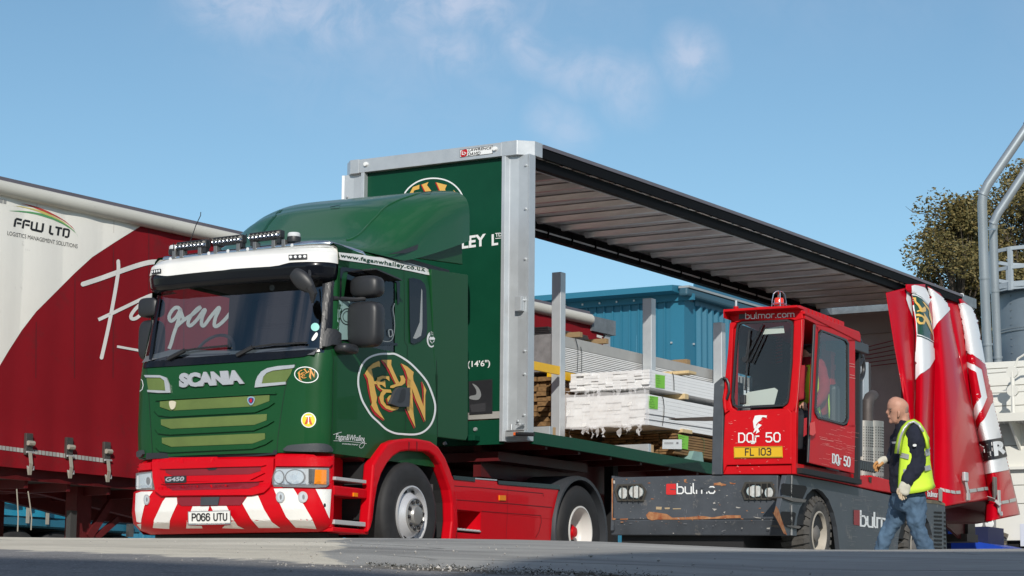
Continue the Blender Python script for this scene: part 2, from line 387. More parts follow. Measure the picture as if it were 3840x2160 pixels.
def text_s(t,p0,p1,p2,surf,m,parent,wd=.14,off=.005,p3=None,gap=.3,name='lettering',top=1.0):
    """plate-style lettering drawn from round-cornered strokes (wd: stroke width as a share of the cap height)"""
    if p3 is None:p3=(p1[0]+p2[0]-p0[0],p1[1]+p2[1]-p0[1])
    x=0;L_=[]
    for ch_ in t:
        w_,ls=GL[ch_]
        for l in ls: L_.append([(x+a,b) for a,b in l])
        x+=w_+gap
    X=x-gap;polys=[]
    hpx=math.hypot(p2[0]-p0[0],p2[1]-p0[1]);wpx=math.hypot(p1[0]-p0[0],p1[1]-p0[1]);kx=wpx/X/hpx   # px aspect of one unit
    for l in L_:
        V=[Vector((a*kx,b)) for a,b in l];n=len(V);closed=(V[0]-V[-1]).length<1e-6
        if closed: V=V[:-1];n-=1
        O=[];I=[]
        for i in range(n):
            pr=V[(i-1)%n] if closed or i>0 else None;nx=V[(i+1)%n] if closed or i<n-1 else None
            d1=(V[i]-pr).normalized() if pr is not None else None;d2=(nx-V[i]).normalized() if nx is not None else None
            d=((d1 or d2)+(d2 or d1)).normalized();q=Vector((-d.y,d.x));k=1/max(.5,q.dot(Vector((-(d1 or d2).y,(d1 or d2).x))))
            e=Vector((0,0))
            if pr is None: e=-d2*wd*.35
            if nx is None: e=d1*wd*.35
            O.append(V[i]+q*wd/2*k+e);I.append(V[i]-q*wd/2*k+e)
        for i in range(n if closed else n-1):
            j=(i+1)%n;polys.append([O[i],O[j],I[j],I[i]])
    def mp(v):
        a=v.x/(kx*X);b=v.y;return tuple((p0[i]*(1-a)+p1[i]*a)*(1-b)+(p2[i]*(1-a)+p3[i]*a)*b for i in (0,1))
    return decal([[mp(v) for v in p] for p in polys],surf,m,parent,name,off)
# ================================================================== GROUND
FH=Vector((math.cos(_ya),math.sin(_ya),0));LH=Vector((math.sin(_ya),-math.cos(_ya),0))   # forward / right on the ground
def sstep(a,b,x):
    t=max(0,min(1,(x-a)/(b-a)));return t*t*(3-2*t)
CREST=[(-4000,2010),(0,2021),(650,2019),(1283,2015),(1700,2021),(2280,2033),(2600,2045),(2900,2055),(3300,2059),(3840,2058),(8000,2058)]
CR=[]
for a,b in CREST:
    d=ray(a,b);h=math.hypot(d.x,d.y);CR.append((d.dot(LH)/d.dot(FH),d.z/d.dot(FH)))
def tcrest(u):
    for i in range(len(CR)-1):
        if u<=CR[i+1][0] or i==len(CR)-2:
            t=max(0,min(1,(u-CR[i][0])/(CR[i+1][0]-CR[i][0])));t=t*t*(3-2*t)*.5+t*.5
            return CR[i][1]*(1-t)+CR[i+1][1]*t
PERSON_K=20.5
def zground(x,y):
    v=Vector((x-CAMP.x,y-CAMP.y,0));K=v.dot(FH);l=v.dot(LH)
    if K<=0: return CAMP.z-.35
    u=max(-.45,min(.45,l/max(K,2.5)));tc_=tcrest(u)
    z=-.35+(tc_+.0636)*min(K,11)-.0029*min(K,11)**2
    if K>11:
        q=min(K,16)-11;z+=tc_*q-.0040*q*q
        yard=-CAMP.z-.42*sstep(-3.75,-4.9,y)
        b=sstep(13.5,17.5,K);z=z*(1-b)+yard*b
    return CAMP.z+z
def ghit(px,py,lo=2.5,hi=14):
    d=ray(px,py);k=lo
    while k<hi:
        p=CAMP+d*k
        if p.z<=zground(p.x,p.y): return p
        k+=.02
    return CAMP+d*hi
def spread(lo,hi,n,p): return [lo+(hi-lo)*(i/n)**p for i in range(n+1)]
Ks=[-160,-80,-40,-20,-10,-5,-2,0]+[i*.25 for i in range(1,80)]+[20+i for i in range(1,31)]+[60,80,120,200,400,900]
Ls=sorted(set([-900,-400,-200,-100,-60,-40,-30,-24,-20,-17]+[-15+i*.35 for i in range(87)]+[16,20,24,30,40,60,100,200,400,900]))
mb=MB();rows=[]
for K in Ks:
    r=[]
    for l in Ls:
        p=CAMP+FH*K+LH*l;z=zground(p.x,p.y)
        if 3<K<19: z+=.004*math.sin(l*2.3+K*.7)
        r.append((p.x,p.y,z))
    rows.append(r)
mb.grid(rows)
def ground_mat():
    m=bpy.data.materials.new('yard tarmac and concrete');m.use_nodes=True;t=m.node_tree;b=t.nodes['Principled BSDF'];b.inputs['Roughness'].default_value=.92;b.inputs['Specular IOR Level'].default_value=.25
    g=t.nodes.new('ShaderNodeNewGeometry');P=g.outputs['Position']
    def noise(s,d=6,r=.6,src=P):
        n=t.nodes.new('ShaderNodeTexNoise');n.inputs['Scale'].default_value=s;n.inputs['Detail'].default_value=d;n.inputs['Roughness'].default_value=r;t.links.new(src,n.inputs[0]);return n.outputs[0]
    def math_(op,a,b_=None,c=None):
        n=t.nodes.new('ShaderNodeMath');n.operation=op
        for i,v in enumerate((a,b_,c)):
            if v is None: continue
            if isinstance(v,(int,float)): n.inputs[i].default_value=v
            else: t.links.new(v,n.inputs[i])
        return n.outputs[0]
    def ramp(v,a,b_,lo=0,hi=1):
        n=t.nodes.new('ShaderNodeMapRange');n.inputs['From Min'].default_value=a;n.inputs['From Max'].default_value=b_;n.inputs['To Min'].default_value=lo;n.inputs['To Max'].default_value=hi;t.links.new(v,n.inputs['Value']);return n.outputs[0]
    def mix(f,a,b_):
        n=t.nodes.new('ShaderNodeMix');n.data_type='RGBA'
        for k,v in (('Factor',f),('A',a),('B',b_)):
            if isinstance(v,tuple): n.inputs[k].default_value=(*v,1)
            elif isinstance(v,(int,float)): n.inputs[k].default_value=v
            else: t.links.new(v,n.inputs[k])
        return n.outputs['Result']
    def side(p,q):      # signed distance from the line p-q, positive to its left
        dx,dy=q.x-p.x,q.y-p.y;L=math.hypot(dx,dy);nx,ny=-dy/L,dx/L
        n=t.nodes.new('ShaderNodeVectorMath');n.operation='DOT_PRODUCT';t.links.new(P,n.inputs[0]);n.inputs[1].default_value=(nx,ny,0)
        return math_('SUBTRACT',n.outputs['Value'],nx*p.x+ny*p.y)
    wob=math_('MULTIPLY',math_('SUBTRACT',noise(3.5,8,.7),.5),.9)
    wob2=math_('MULTIPLY',math_('SUBTRACT',noise(1.2,8,.6),.5),.35)
    A=math_('ADD',side(ghit(1283,2030),ghit(1277,2080)),wob2)
    B=math_('ADD',side(ghit(300,2076),ghit(1480,2128)),wob)
    B2=math_('ADD',side(ghit(1480,2128),ghit(2250,2156)),wob)
    sel=ramp(A,-.02,.02);Bm=math_('ADD',math_('MULTIPLY',B2,sel),math_('MULTIPLY',B,math_('SUBTRACT',1,sel)))
    n1=noise(1.3,8,.65);n2=noise(14,6,.7);n3=noise(110,3,.6);n4=noise(.35,5,.5)
    front=mix(ramp(n1,.35,.65),(.15,.148,.148),(.25,.24,.23));front=mix(ramp(n3,.5,.72),front,(.36,.35,.33));front=mix(ramp(n2,.55,.7,0,.6),front,(.07,.07,.072))
    conc=mix(ramp(n1,.3,.7),(.54,.49,.39),(.72,.66,.54));conc=mix(ramp(n2,.58,.72,0,.6),conc,(.25,.23,.2));conc=mix(ramp(n3,.58,.75,0,.5),conc,(.6,.57,.5))
    pat=mix(ramp(n1,.3,.7),(.28,.27,.25),(.43,.42,.385));pat=mix(ramp(n3,.56,.78,0,.55),pat,(.45,.43,.4));pat=mix(ramp(n4,.45,.7,0,.4),pat,(.32,.31,.28))
    st=t.nodes.new('ShaderNodeMapping');st.inputs['Rotation'].default_value=(0,0,-_ya);st.inputs['Scale'].default_value=(1.1,.22,1);t.links.new(P,st.inputs[0])
    ns=noise(1.6,7,.7,st.outputs[0]);pat=mix(ramp(ns,.46,.66,0,.75),pat,(.17,.165,.155));conc=mix(ramp(ns,.50,.70,0,.55),conc,(.36,.33,.27))
    vor=t.nodes.new('ShaderNodeTexVoronoi');vor.feature='DISTANCE_TO_EDGE';vor.inputs['Scale'].default_value=.55;t.links.new(P,vor.inputs[0])
    ck=math_('MULTIPLY',ramp(vor.outputs['Distance'],.012,.004),ramp(n1,.45,.6));conc=mix(math_('MULTIPLY',ck,.8),conc,(.10,.09,.075));pat=mix(math_('MULTIPLY',ck,.7),pat,(.07,.07,.065))
    top=mix(ramp(A,-.01,.01),conc,pat)
    col=mix(ramp(Bm,-.04,.04),front,top)
    # dirt along the edge of the newer surface
    ab=math_('ABSOLUTE',math_('SUBTRACT',B2,.02));dm=math_('MULTIPLY',ramp(ab,.16,.05),ramp(A,-.3,.3))
    dirt=mix(ramp(n2,.4,.62),(.035,.028,.018),(.15,.125,.09))
    col=mix(math_('MULTIPLY',dm,ramp(n2,.3,.5)),col,dirt)
    t.links.new(col,b.inputs['Base Color'])
    bp=t.nodes.new('ShaderNodeBump');bp.inputs['Strength'].default_value=.6;bp.inputs['Distance'].default_value=.006
    t.links.new(math_('ADD',n3,math_('MULTIPLY',n2,1.5)),bp.inputs['Height']);t.links.new(bp.outputs[0],b.inputs['Normal'])
    return m
mb.build('ground',ground_mat(),smooth=True,kind='structure',label='worn yard surface of pale concrete and grey tarmac rising to a low crest')
# loose grit
mb=MB();rg=random.Random(3)
for i in range(620):
    px=rg.uniform(-100,3940);py=rg.uniform(2028,2158)
    if rg.random()<.35: px=rg.gauss(1750,450);py=2128+(px-1400)*.035+rg.gauss(0,6)
    if py<2024+max(0,min(40,(px-1500)*.03)): continue
    p=ghit(px,py);s_=rg.choice([.002,.003,.004,.0055])*(1 if rg.random()<.95 else 1.8)
    c=[Vector((rg.uniform(.5,1)*sx*s_,rg.uniform(.5,1)*sy*s_,sz*s_*.8*rg.uniform(.5,1)+s_*.3)) for sx,sy,sz in [(1,0,0),(0,1,0),(-1,0,0),(0,-1,0),(0,0,1),(0,0,-1)]]
    mb.add([p+q for q in c],[(0,1,4),(1,2,4),(2,3,4),(3,0,4),(1,0,5),(2,1,5),(3,2,5),(0,3,5)])
mb.build('gravel',mat('grit stone',(.42,.4,.37),.9,var=.6,vscale=3),kind='stuff',label='loose grit and small stones scattered over the yard')
# weeds / leaf litter in the edge of the tarmac
mb=MB()
for i in range(800):
    px=rg.uniform(1380,2500);py=2118+(px-1400)*.042+rg.gauss(0,4)*(1+ (px-1400)/900)
    if py>2175: continue
    p=ghit(px,py);a=rg.uniform(0,6.28);s_=rg.uniform(.005,.014);h=rg.uniform(.001,.006)
    d=Vector((math.cos(a),math.sin(a),0));e=Vector((-d.y,d.x,0))
    mb.add([p-e*s_*.2,p+e*s_*.2,p+d*s_+Vector((0,0,h)),],[(0,1,2)])
mb.build('leaf_litter',mat('dry litter',(.1,.075,.04),.9,col2=(.03,.035,.012),vscale=30),kind='stuff',label='dry weeds and leaf litter along the tarmac edge')

# ================================================================== CURTAIN-SIDE TRAILER (open)
TR=Frame((0,0,0))
T=root('curtain_trailer',TR,'open-sided green and silver curtain trailer coupled behind the green lorry','trailer')
ZT=4.66;W=2.5
def hog(x): return .028*(1-((x-6.8)/6.8)**2) if 0<=x<=13.6 else 0
def strip(name,m,y0,y1,z0,z1,x0,x1,parent=T,n=12,hogf=hog,**k):
    mb=MB();rows=[]
    for i in range(n+1):
        x=x0+(x1-x0)*i/n;h=hogf(x);rows.append([(x,y0,z0+h),(x,y1,z0+h),(x,y1,z1+h),(x,y0,z1+h)])
    mb.grid(rows,True);a=len(rows)-1;mb.add(rows[0],[(0,1,2,3)]);mb.add(rows[-1],[(3,2,1,0)])
    return mb.build(name,m,parent,**k)
# front beam with chamfered corner caps
ch=.14
def beamplan(o=0): return [(o,ch),(ch,o),(.42,o),(.42,.10),(.16,.10),(.12,.14),(.12,W-.14),(.16,W-.1),(.42,W-.1),(.42,W-o),(ch,W-o),(o,W-ch)]
MB().prism([(0,ch+.20),(.12,ch+.2),(.12,W-ch-.12),(0,W-ch-.12)],'z',ZT-.157,ZT-.004).build('front_beam',ALU,T,bevel=.004)
MB().prism([(-.004,ch),(ch,-.004),(.30,-.004),(.30,.10),(.12,.10),(.1,.14),(.1,.34),(-.004,.34)],'z',ZT-.16,ZT).build('corner_cap',ALU,T,bevel=.003)
MB().prism([(-.004,W-ch),(ch,W+.004),(.30,W+.004),(.30,W-.10),(.12,W-.10),(.1,W-.14),(.1,W-.26),(-.004,W-.26)],'z',ZT-.16,ZT).build('corner_cap',ALU,T,bevel=.003)
for y in (.42,W-.36):
    mb=MB();mb.lathe([(0,-.03),(.022,-.028),(.027,-.01),(.027,0)],(0,y,ZT-.07),'x',16);mb.build('marker_lamp',LENS if 0 else WH,T,smooth=True)
# sticker on beam
bp_=Plane(TR,'x',0);z4=ZM(850,500,.4852)
decal([z4((1802,127),(2057,93),(2055,157),(1802,188))],bp_,BK,T,'sticker',.003)
decal([z4((1805,130),(2054,97),(2052,154),(1805,184))],bp_,WH,T,'sticker',.005)
decal([smoothpoly(z4((1812,140),(1822,130),(1858,126),(1858,165),(1848,176),(1810,180)),True,3)],bp_,LRED,T,'sticker',.007)
decal([z4((1818,140),(1824,139),(1823,160),(1845,157),(1845,163),(1817,167))],bp_,WH,T,'logo',.009)
decal([z4((1832,140),(1853,152),(1836,170),(1836,162),(1845,153),(1832,147))],bp_,WH,T,'logo',.009)
text('LAWRENCE',*z4((1866,141),(2050,121),(1866,121)),bp_,BK,T,'lettering',.02,.25,off=.008)
text('DAVID',*z4((1862,174),(1962,164),(1862,149)),bp_,BK,T,'lettering',.02,.25,off=.008)
# corner posts
post=[(.0,.33),(.0,.285),(.055,.25),(.055,.16),(.03,.03),(.0,.0),(.0,-.002),(.15,-.002),(.15,.33)]
MB().prism([(.0,.335),(.0,.29),(.05,.26),(.06,.15),(.045,.03),(.03,.0),(.16,.0),(.16,.335)],'z',1.385,ZT-.157).build('corner_post',GALV,T,bevel=.004)
MB().prism([(.0,W-.335),(.0,W-.29),(.05,W-.26),(.06,W-.15),(.045,W-.03),(.03,W),(.16,W),(.16,W-.335)],'z',1.385,ZT-.157).build('corner_post',GALV,T,bevel=.004)
rv=None
for y,zs in ((.055,(4.38,3.9,3.35,2.9,2.35,2.1,1.66)),(.13,(1.6,)),(W-.30,(4.35,)),(W-.07,(4.25,))):
    for z in zs:
        if rv is None:
            mb=MB();mb.lathe([(0,-.018),(.010,-.016),(.016,-.006),(.016,.002)],(0,0,0),'x',10);rv=mb.build('rivet',ALU,T,smooth=True);rv.location=(.045,y,z)
        else: dupe(rv,(.045,y,z))
# latch plate on post, ratchet at the foot
MB().box((-.02,.06,2.78),(.045,.14,2.94)).build('latch_plate',GALV,T,bevel=.004)
mb=MB();mb.box((-.03,.0,1.43),(.03,.24,1.49));mb.box((-.045,.0,1.49),(-.03,.22,1.5));mb.cyl((-.02,.17,1.5),(-.02,.17,1.56),.016);mb.lathe([(.0,0),(.05,0),(.05,.008),(0,.008)],(-.01,.07,1.55),'z',16);mb.build('latch',ALU,T,bevel=.002)
MB().tube([(-.03,.1,1.455),(-.03,-.12,1.44)],.022,10).build('latch_handle',BLACKP,T)
MB().box((-.045,.07,1.44),(-.03,.13,1.47)).build('latch_tab',mat('orange plastic',(.7,.12,.02),.4),T)
# headboard
MB().box((.07,.335,1.72),(.1,W-.335,ZT-.157)).build('headboard',GREENT,T)
MB().box((.05,.336,1.64),(.1,W-.336,1.715)).build('kick_strip',mat('brushed strip',(.45,.44,.41),.5,metal=.3,var=.1),T)
MB().box((.04,.33,1.36),(.1,W-.335,1.625)).build('front_bulkhead',GREENT,T)
hb=Plane(TR,'x',.07)
# headboard emblem, mostly behind the roof deflector
z4p=z4
ring=z4((1368,480),(1400,430),(1455,385),(1520,357),(1600,347),(1680,358),(1750,392),(1805,450),(1840,530),(1848,590),(1836,640),(1815,700),(1770,780),(1690,850),(1600,880),(1500,850),(1430,790),(1380,700),(1355,600),(1355,530))
decal(stroke(smoothpoly(ring,True,4),5,True),hb,WH,T,'emblem_ring')
decal([z4((1408,475),(1440,415),(1490,397),(1488,430),(1450,440),(1435,475)),z4((1505,397),(1560,376),(1548,400),(1578,440),(1600,500),(1570,520)),z4((1618,378),(1702,400),(1688,430),(1720,560),(1680,520)),z4((1750,435),(1775,458),(1790,495),(1778,490)),],hb,GOLD,T,'emblem',.005)
decal([z4((1500,397),(1507,396),(1570,520),(1560,522)),z4((1612,380),(1620,378),(1680,520),(1672,520))],hb,LRED,T,'emblem',.007)
text('FAGAN & WHAL',*z4((1150,985),(1790,897),(1160,895)),hb,WH,T,'lettering',.03)
text('LEY',*z4((1815,893),(2003,868),(1815,800)),hb,WH,T,'lettering',.03)
text('L',*z4((2048,869),(2098,862),(2048,781)),hb,WH,T,'lettering',.03)
text('TD',*z4((2077,800),(2127,796),(2075,771)),hb,WH,T,'lettering',.02)
decal([z4((2077,810),(2127,806),(2127,811),(2077,815))],hb,WH,T,'lettering',.005)
z3=ZM(1150,900,.552)
text('(14\'6")',*z3((1093,876),(1246,868),(1093,822)),hb,WH,T,'lettering',.015)
decal([z3((1100,960),(1262,945),(1262,1175),(1104,1185))],hb,BLACKP,T,'document_box',.004,.03)
decal([smoothpoly(z3((1125,975),(1165,1000),(1185,1050),(1165,1085),(1110,1080),(1110,1060),(1150,1050),(1150,1015)),True,3)],hb,mat('painted reflection',(.45,.47,.48),.3,metal=.5),T,'document_pouch',.036)  # pale crescent paints a reflection onto the pouch
decal([z3((1108,1120),(1215,1105),(1215,1165),(1120,1170))],hb,mat('pouch plastic',(.05,.05,.055),.25,coat=.5),T,'document_pouch',.036)
MB().box((-.08,.60,1.40),(.04,.82,1.46)).build('bracket',GREENT,T,bevel=.005)
for y,z in ((.66,1.53),(1.05,1.39)): MB().lathe([(0,-.02),(.02,-.018),(.024,0)],(.04,y,z),'x',12).build('bolt',ALU,T,smooth=True)
# roof
strip('roof_edge',ROOFT,-.012,.03,ZT-.05,ZT-.01,.31,13.08)
strip('roof_rail',BLACKR,.0,.035,ZT-.16,ZT-.05,.31,13.08)
strip('curtain_rail',BLACKR,.06,.16,ZT-.27,ZT-.165,.17,13.1)
strip('rail_lip',GALV,.14,.165,ZT-.275,ZT-.255,.17,13.0)
strip('roof_edge',ROOFT,W-.03,W+.012,ZT-.05,ZT-.01,.31,13.08)
strip('roof_rail',BLACKR,W-.035,W,ZT-.16,ZT-.05,.31,13.08)
strip('curtain_rail',BLACKR,W-.15,W-.05,ZT-.27,ZT-.16,.17,13.1)
MB().tube([(.2+i*1.0,W-.17,ZT-.20+hog(.2+i)) for i in range(13)],.012,6).build('runner_rail',GALV,T)
strip('roof_skin',ALUR,.03,W-.03,ZT-.04,ZT-.02,.12,13.3,n=24)
rib=None
for i in range(21):
    x=.35+i*.62
    if rib is None:
        mb=MB();mb.prism([(0,-.11),(.05,-.115),(.09,-.045),(.34,-.045),(.34,-.052),(.10,-.06),(.055,-.13),(-.006,-.125)],'y',.17,W-.17) if 0 else mb.add([],[])
        # pressed roof stick: sloping face, flat flange
        prof=[(-.01,-.045),(.02,-.105),(.06,-.105),(.12,-.052),(.16,-.05),(.17,-.06),(.125,-.064),(.065,-.115),(.012,-.115),(-.02,-.055)]
        v=[(a,.17,b) for a,b in prof]+[(a,W-.17,b) for a,b in prof];n=len(prof)
        mb.add(v,[(j,(j+1)%n,(j+1)%n+n,j+n) for j in range(n)]);rib=mb.build('roof_stick',ALUR,T);rib.location=(x,0,ZT+hog(x))
    else: dupe(rib,(x,0,ZT+hog(x)))
rn=None
for i in range(20):
    x=.62+i*.62
    if rn is None:
        mb=MB();mb.box((-.01,-.01,-.1),(.01,.01,.03));mb.box((-.02,-.015,-.115),(.02,.015,-.1));rn=mb.build('curtain_runner',BLACKR,T);rn.location=(x,W-.185,ZT-.16)
    else: dupe(rn,(x,W-.185,ZT-.16+hog(x)))
# rear frame
MB().prism([(13.07,-.005),(13.68,-.005),(13.68,W+.005),(13.07,W+.005),(13.07,W-.1),(13.55,W-.1),(13.55,.1),(13.07,.1)],'z',ZT-.15,ZT).build('rear_cap',mat('weathered galvanised',(.2,.23,.25),.5,metal=.3,var=.25,vscale=8),T)
MB().box((13.05,-.01,ZT-.03),(13.12,.05,ZT+.012)).build('cap_seal',WH,T)
DOOR=mat('trailer inner door',(.42,.38,.36),.6,var=.1)
MB().box((13.3,.1,1.5),(13.36,W-.08,ZT-.5)).build('rear_door',DOOR,T)
MB().box((13.25,.1,ZT-.5),(13.36,W-.08,ZT-.15)).build('rear_header',mat('header grey',(.3,.27,.26),.6),T)
ST=mat('inner curtain strap',(.22,.02,.03),.6)
for i in range(6):
    y0,y1=W-.1,.9-i*.05
    MB().tube([(13.2,y0,4.02-i*.09),(13.1,(y0+y1)/2,3.92-i*.06),(13.0,y1,4.03-i*.075)],.008,5).build('strap',ST,T)
MB().box((13.2,1.02,1.5),(13.23,1.09,3.72)).build('strap',ST,T)
for y in (W-.1,.12): MB().box((13.3,y-.09,1.3),(13.6,y+.09,ZT-.15)).build('rear_post',GALV,T)
# deck and side rails
def dz(x): return 1.49-.055*sstep(.5,5,x)+.05*sstep(5,13,x)
def dstrip(name,m,y0,y1,a,b,x0=.165,x1=13.5,n=16,**k): 
    mb=MB();rows=[]
    for i in range(n+1):
        x=x0+(x1-x0)*i/n;h=dz(x);rows.append([(x,y0,a+h),(x,y1,a+h),(x,y1,b+h),(x,y0,b+h)])
    mb.grid(rows,True);mb.add(rows[0],[(0,1,2,3)]);mb.add(rows[-1],[(3,2,1,0)]);return mb.build(name,m,T,**k)
dstrip('side_rail',GREENT,0,.05,-.13,0)
dstrip('side_rail',GREENT,W-.05,W,-.13,0)
dstrip('deck',mat('deck board',(.42,.29,.17),.8,var=.4,vscale=6),.05,W-.05,-.06,-.012)
dstrip('chassis_beam',REDT,.75,.85,-.45,-.065,x0=.3);dstrip('chassis_beam',REDT,1.65,1.75,-.45,-.065,x0=.3)
for i in range(18):
    x=.5+i*.72;MB().box((x,.06,dz(x)-.16),(x+.05,W-.06,dz(x)-.065)).build('cross_member',REDT,T)
MB().box((.25,.5,1.2),(2.2,2.0,1.3)).build('coupling_plate',REDT,T)
# axles and wheels (mostly hidden by the side loader)
def tyre_profile(r,w_,rim):  # (radius, axial)
    return [(rim,0),(rim+.02,-.004),(rim+.06,-.016),(r-.08,-.018),(r-.03,-.004),(r-.006,.02),(r,.045),(r,w_-.045),(r-.006,w_-.02),(r-.03,w_),(rim+.03,w_),(rim,w_-.02)]
def twheel(x,y,z,parent,dirt=False,r=.5,name='wheel'):
    mb=MB();mb.lathe(tyre_profile(r,.32,.29),(x,y,z),'y',40);wh=mb.build(name,RUB,parent,smooth=True,ang=50)
    mb=MB();mb.lathe([(.295,.002),(.295,-.008),(.28,-.01),(.272,.02),(.262,.09),(.235,.12),(.17,.13),(.11,.12),(.10,.05),(0,.045)],(x,y,z),'y',32);mb.build('rim',ALUW,wh,smooth=True,ang=50)
    return wh
for x in (8.2,9.5,10.8):
    for y in (.05,W-.37):
        twheel(x,y,.5,T)
    MB().cyl((x,.3,.5),(x,W-.3,.5),.06).build('axle',DARK,T)
for x in (2.9,):
    for y in (.55,W-.7): MB().box((x,y,.15),(x+.12,y+.12,dz(x)-.13)).build('landing_leg',DARK,T)
# rear under-run frame
z35=ZM(3550,1700,.276)
Pn=lambda u,v,y=.3:TR.U(u,v,'y',y)
fr=[Pn(*p) for p in z35((0,930),(320,960),(320,1000),(240,1160),(200,1165),(0,985))]
mb=MB();mb.add([tuple(p) for p in fr]+[(p.x,p.y+.05,p.z) for p in fr],[(0,1,2,3,4,5),(11,10,9,8,7,6)]+[(i,(i+1)%6,(i+1)%6+6,i+6) for i in range(6)]);mb.build('rear_chassis',REDT,T)
a=Pn(*z35((345,940))[0]);b=Pn(*z35((350,1215))[0]);mb=MB();mb.box((a.x-.32,.25,b.z+.1),(a.x,.5,a.z+.1));mb.build('rear_post_foot',mat('rusty dark steel',(.05,.045,.045),.6,var=.4),T)
mb=MB();mb.box((a.x-.5,.2,b.z),(a.x-.02,W-.2,b.z+.12));mb.build('under_run_bar',mat('rusty dark steel',(.05,.045,.045)),T)
MB().box((13.3,.0,1.2),(13.62,W,1.47)).build('rear_sill',REDT,T)
# ---- stanchions and deck bearers stand on the deck
def stanch(u0,u1,vtop,y,label,zb=None):
    a=TR.U(u0,vtop,'y',y);b=TR.U(u1,vtop,'y',y);x0,x1=a.x,b.x
    # thickness so that front face + side face fill the seen width
    wx=.10;mb=MB()
    x=a.x
    fy=(u1-u0)*.70/ (FPX/ (Vector((x,y,2))-CAMP).length)/.62
    o=link('stanchion',MB().prism([(0,0),(wx,0),(wx,fy),(.006,fy),(.006,fy-.012),(0,.012)],'z',dz(x)-.012,a.z).me('stanchion'),GALV,T)
    o.location=(x+.02,y,0);return o
for u0,u1,v,y in ((2103,2122,1019,1.1),(2443,2462,1117,1.1),(2706,2722,1208,1.1)):
    a=TR.U(u0,v,'y',y);fy={2103:.125,2443:.13,2706:.13}[u0]
    MB().prism([(0,0),(.12,0),(.12,fy),(0,fy)],'z',dz(a.x)-.012,a.z).build('stanchion',GALV,T,bevel=.006).location=(a.x,y,0)
YB=mat('yellow painted bar',(.75,.43,.005),.4,var=.1)
a=TR.U(1955,1373,'y',1.02);b=TR.U(2096,1390,'y',1.02);mb=MB();mb.bar((b.x-2.4,1.02,b.z-.0),(b.x,1.02,b.z-.0),.03,.10);mb.build('load_bar',YB,T)
mb=MB();e_=TR.U(2160,1400,'y',1.22);mb.bar((b.x+.12,1.24,b.z-.0),(e_.x,1.24,b.z-.0),.03,.10);mb.build('load_bar',YB,T)
for (u0,u1,v) in ((1966,2058,1600),(2298,2428,1666)):
    p=TR.U(u1,v+20,'y',.1);q=TR.U(u1,v,'y',.1);h=max(.06,q.z-dz(p.x)+.0)
    MB().box((p.x-.05,.06,dz(p.x)-.012),(p.x+.02,2.4,dz(p.x)+h)).build('bearer',GALV,T,bevel=.003)
    MB().box((p.x+.022,.06,dz(p.x)-.012),(p.x+.08,.5,dz(p.x)+h-.004)).build('bearer_wood',mat('raw wood block',(.5,.33,.17),.75,var=.15),T)
# ================================================================== GREEN LORRY (tractor unit)
LF=Frame((-2.1502,0,-.035),.0555)
L=root('lorry',LF,'green and red lorry tractor unit with white sun visor, its cab facing the camera','lorry')
z1=ZM(500,820,.4002);z2=ZM(500,1350,.4899);z7=ZM(1300,1600,.39596);z6=ZM(1300,1300,.2623);z8=ZM(500,1650,.27605)
YC=1.155
def lerp_t(tab,z):
    if z<=tab[0][0]: return tab[0][1]
    for (a,va),(b,vb) in zip(tab,tab[1:]):
        if z<=b: return va+(vb-va)*(z-a)/(b-a)
    return tab[-1][1]
XF=[(1.03,-1.66),(1.3,-1.67),(1.75,-1.665),(1.95,-1.63),(2.7,-1.44),(2.85,-1.39),(2.96,-1.34),(3.0,-1.30),(3.035,-1.24)]
HW=[(1.03,1.095),(1.3,1.105),(2.0,1.105),(2.7,1.092),(2.85,1.087),(2.96,1.077),(3.0,1.067),(3.035,1.03)]
def cabpt(col,z,off=0,XF=XF,HW=HW,rx=.22,ry=.42,bow=.05):
    hw=lerp_t(HW,z)+off;xf=lerp_t(XF,z)-off;k,v,s=col
    if k=='s': return (v,YC+s*hw,z)
    if k=='c':
        a=R_(v);return (xf+bow+rx-rx*math.cos(a)**.9 if v<90 else xf+bow+rx,YC+s*(hw-ry+ry*math.sin(a)),z)
    return (xf+bow*v*v,YC+v*(hw-ry),z)
def cols(xs,angs=(90,84,78,72,66,61,56,51,45,40,34,28,23,17,11,5),fr=17):
    c=[('s',x,-1) for x in xs]+[('c',a,-1) for a in angs]
    c+=[('f',-1+2*i/(fr-1),1) for i in range(fr)]
    c+=[('c',a,1) for a in reversed(angs)]+[('s',x,1) for x in reversed(xs)]
    return c
SX=[.56,.4,.31,0,-.1,-.28,-.6,-.95,-1.31]
CC=cols(SX)
ZR=[1.03,1.1,1.2,1.3,1.4,1.5,1.6,1.7,1.78,1.85,1.91,1.965,2.03,2.10,2.2,2.3,2.4,2.5,2.6,2.695,2.75,2.81,2.85,2.9,2.93,2.96,2.98,3.0,3.02,3.035]
def in_ws(c,z0,z1): return 1.96<=z0 and z1<=2.70 and (c[0]=='f' or (c[0]=='c' and c[1]<=61))
def in_dw(c,c2,z0,z1): return 2.09<=z0 and z1<=2.82 and c[0]=='s' and c2[0]=='s' and max(c[1],c2[1])<=(-.27 if c[2]<0 else .01) and min(c[1],c2[1])>=-1.32
mb=MB();idx={}
for i,z in enumerate(ZR):
    for j,c in enumerate(CC): idx[i,j]=len(mb.v);mb.v.append(cabpt(c,z))
for i in range(len(ZR)-1):
    for j in range(len(CC)-1):
        a,b=CC[j],CC[j+1];z0_,z1_=ZR[i],ZR[i+1]
        if (in_ws(a,z0_,z1_) and in_ws(b,z0_,z1_)) or in_dw(a,b,z0_,z1_): continue
        # wheel arch notch
        if z1_<=1.31 and a[0]=='s' and b[0]=='s' and -1.0<(a[1]+b[1])/2<.6 and z0_<1.3: 
            pass
        mb.f.append((idx[i,j],idx[i,j+1],idx[i+1,j+1],idx[i+1,j]))
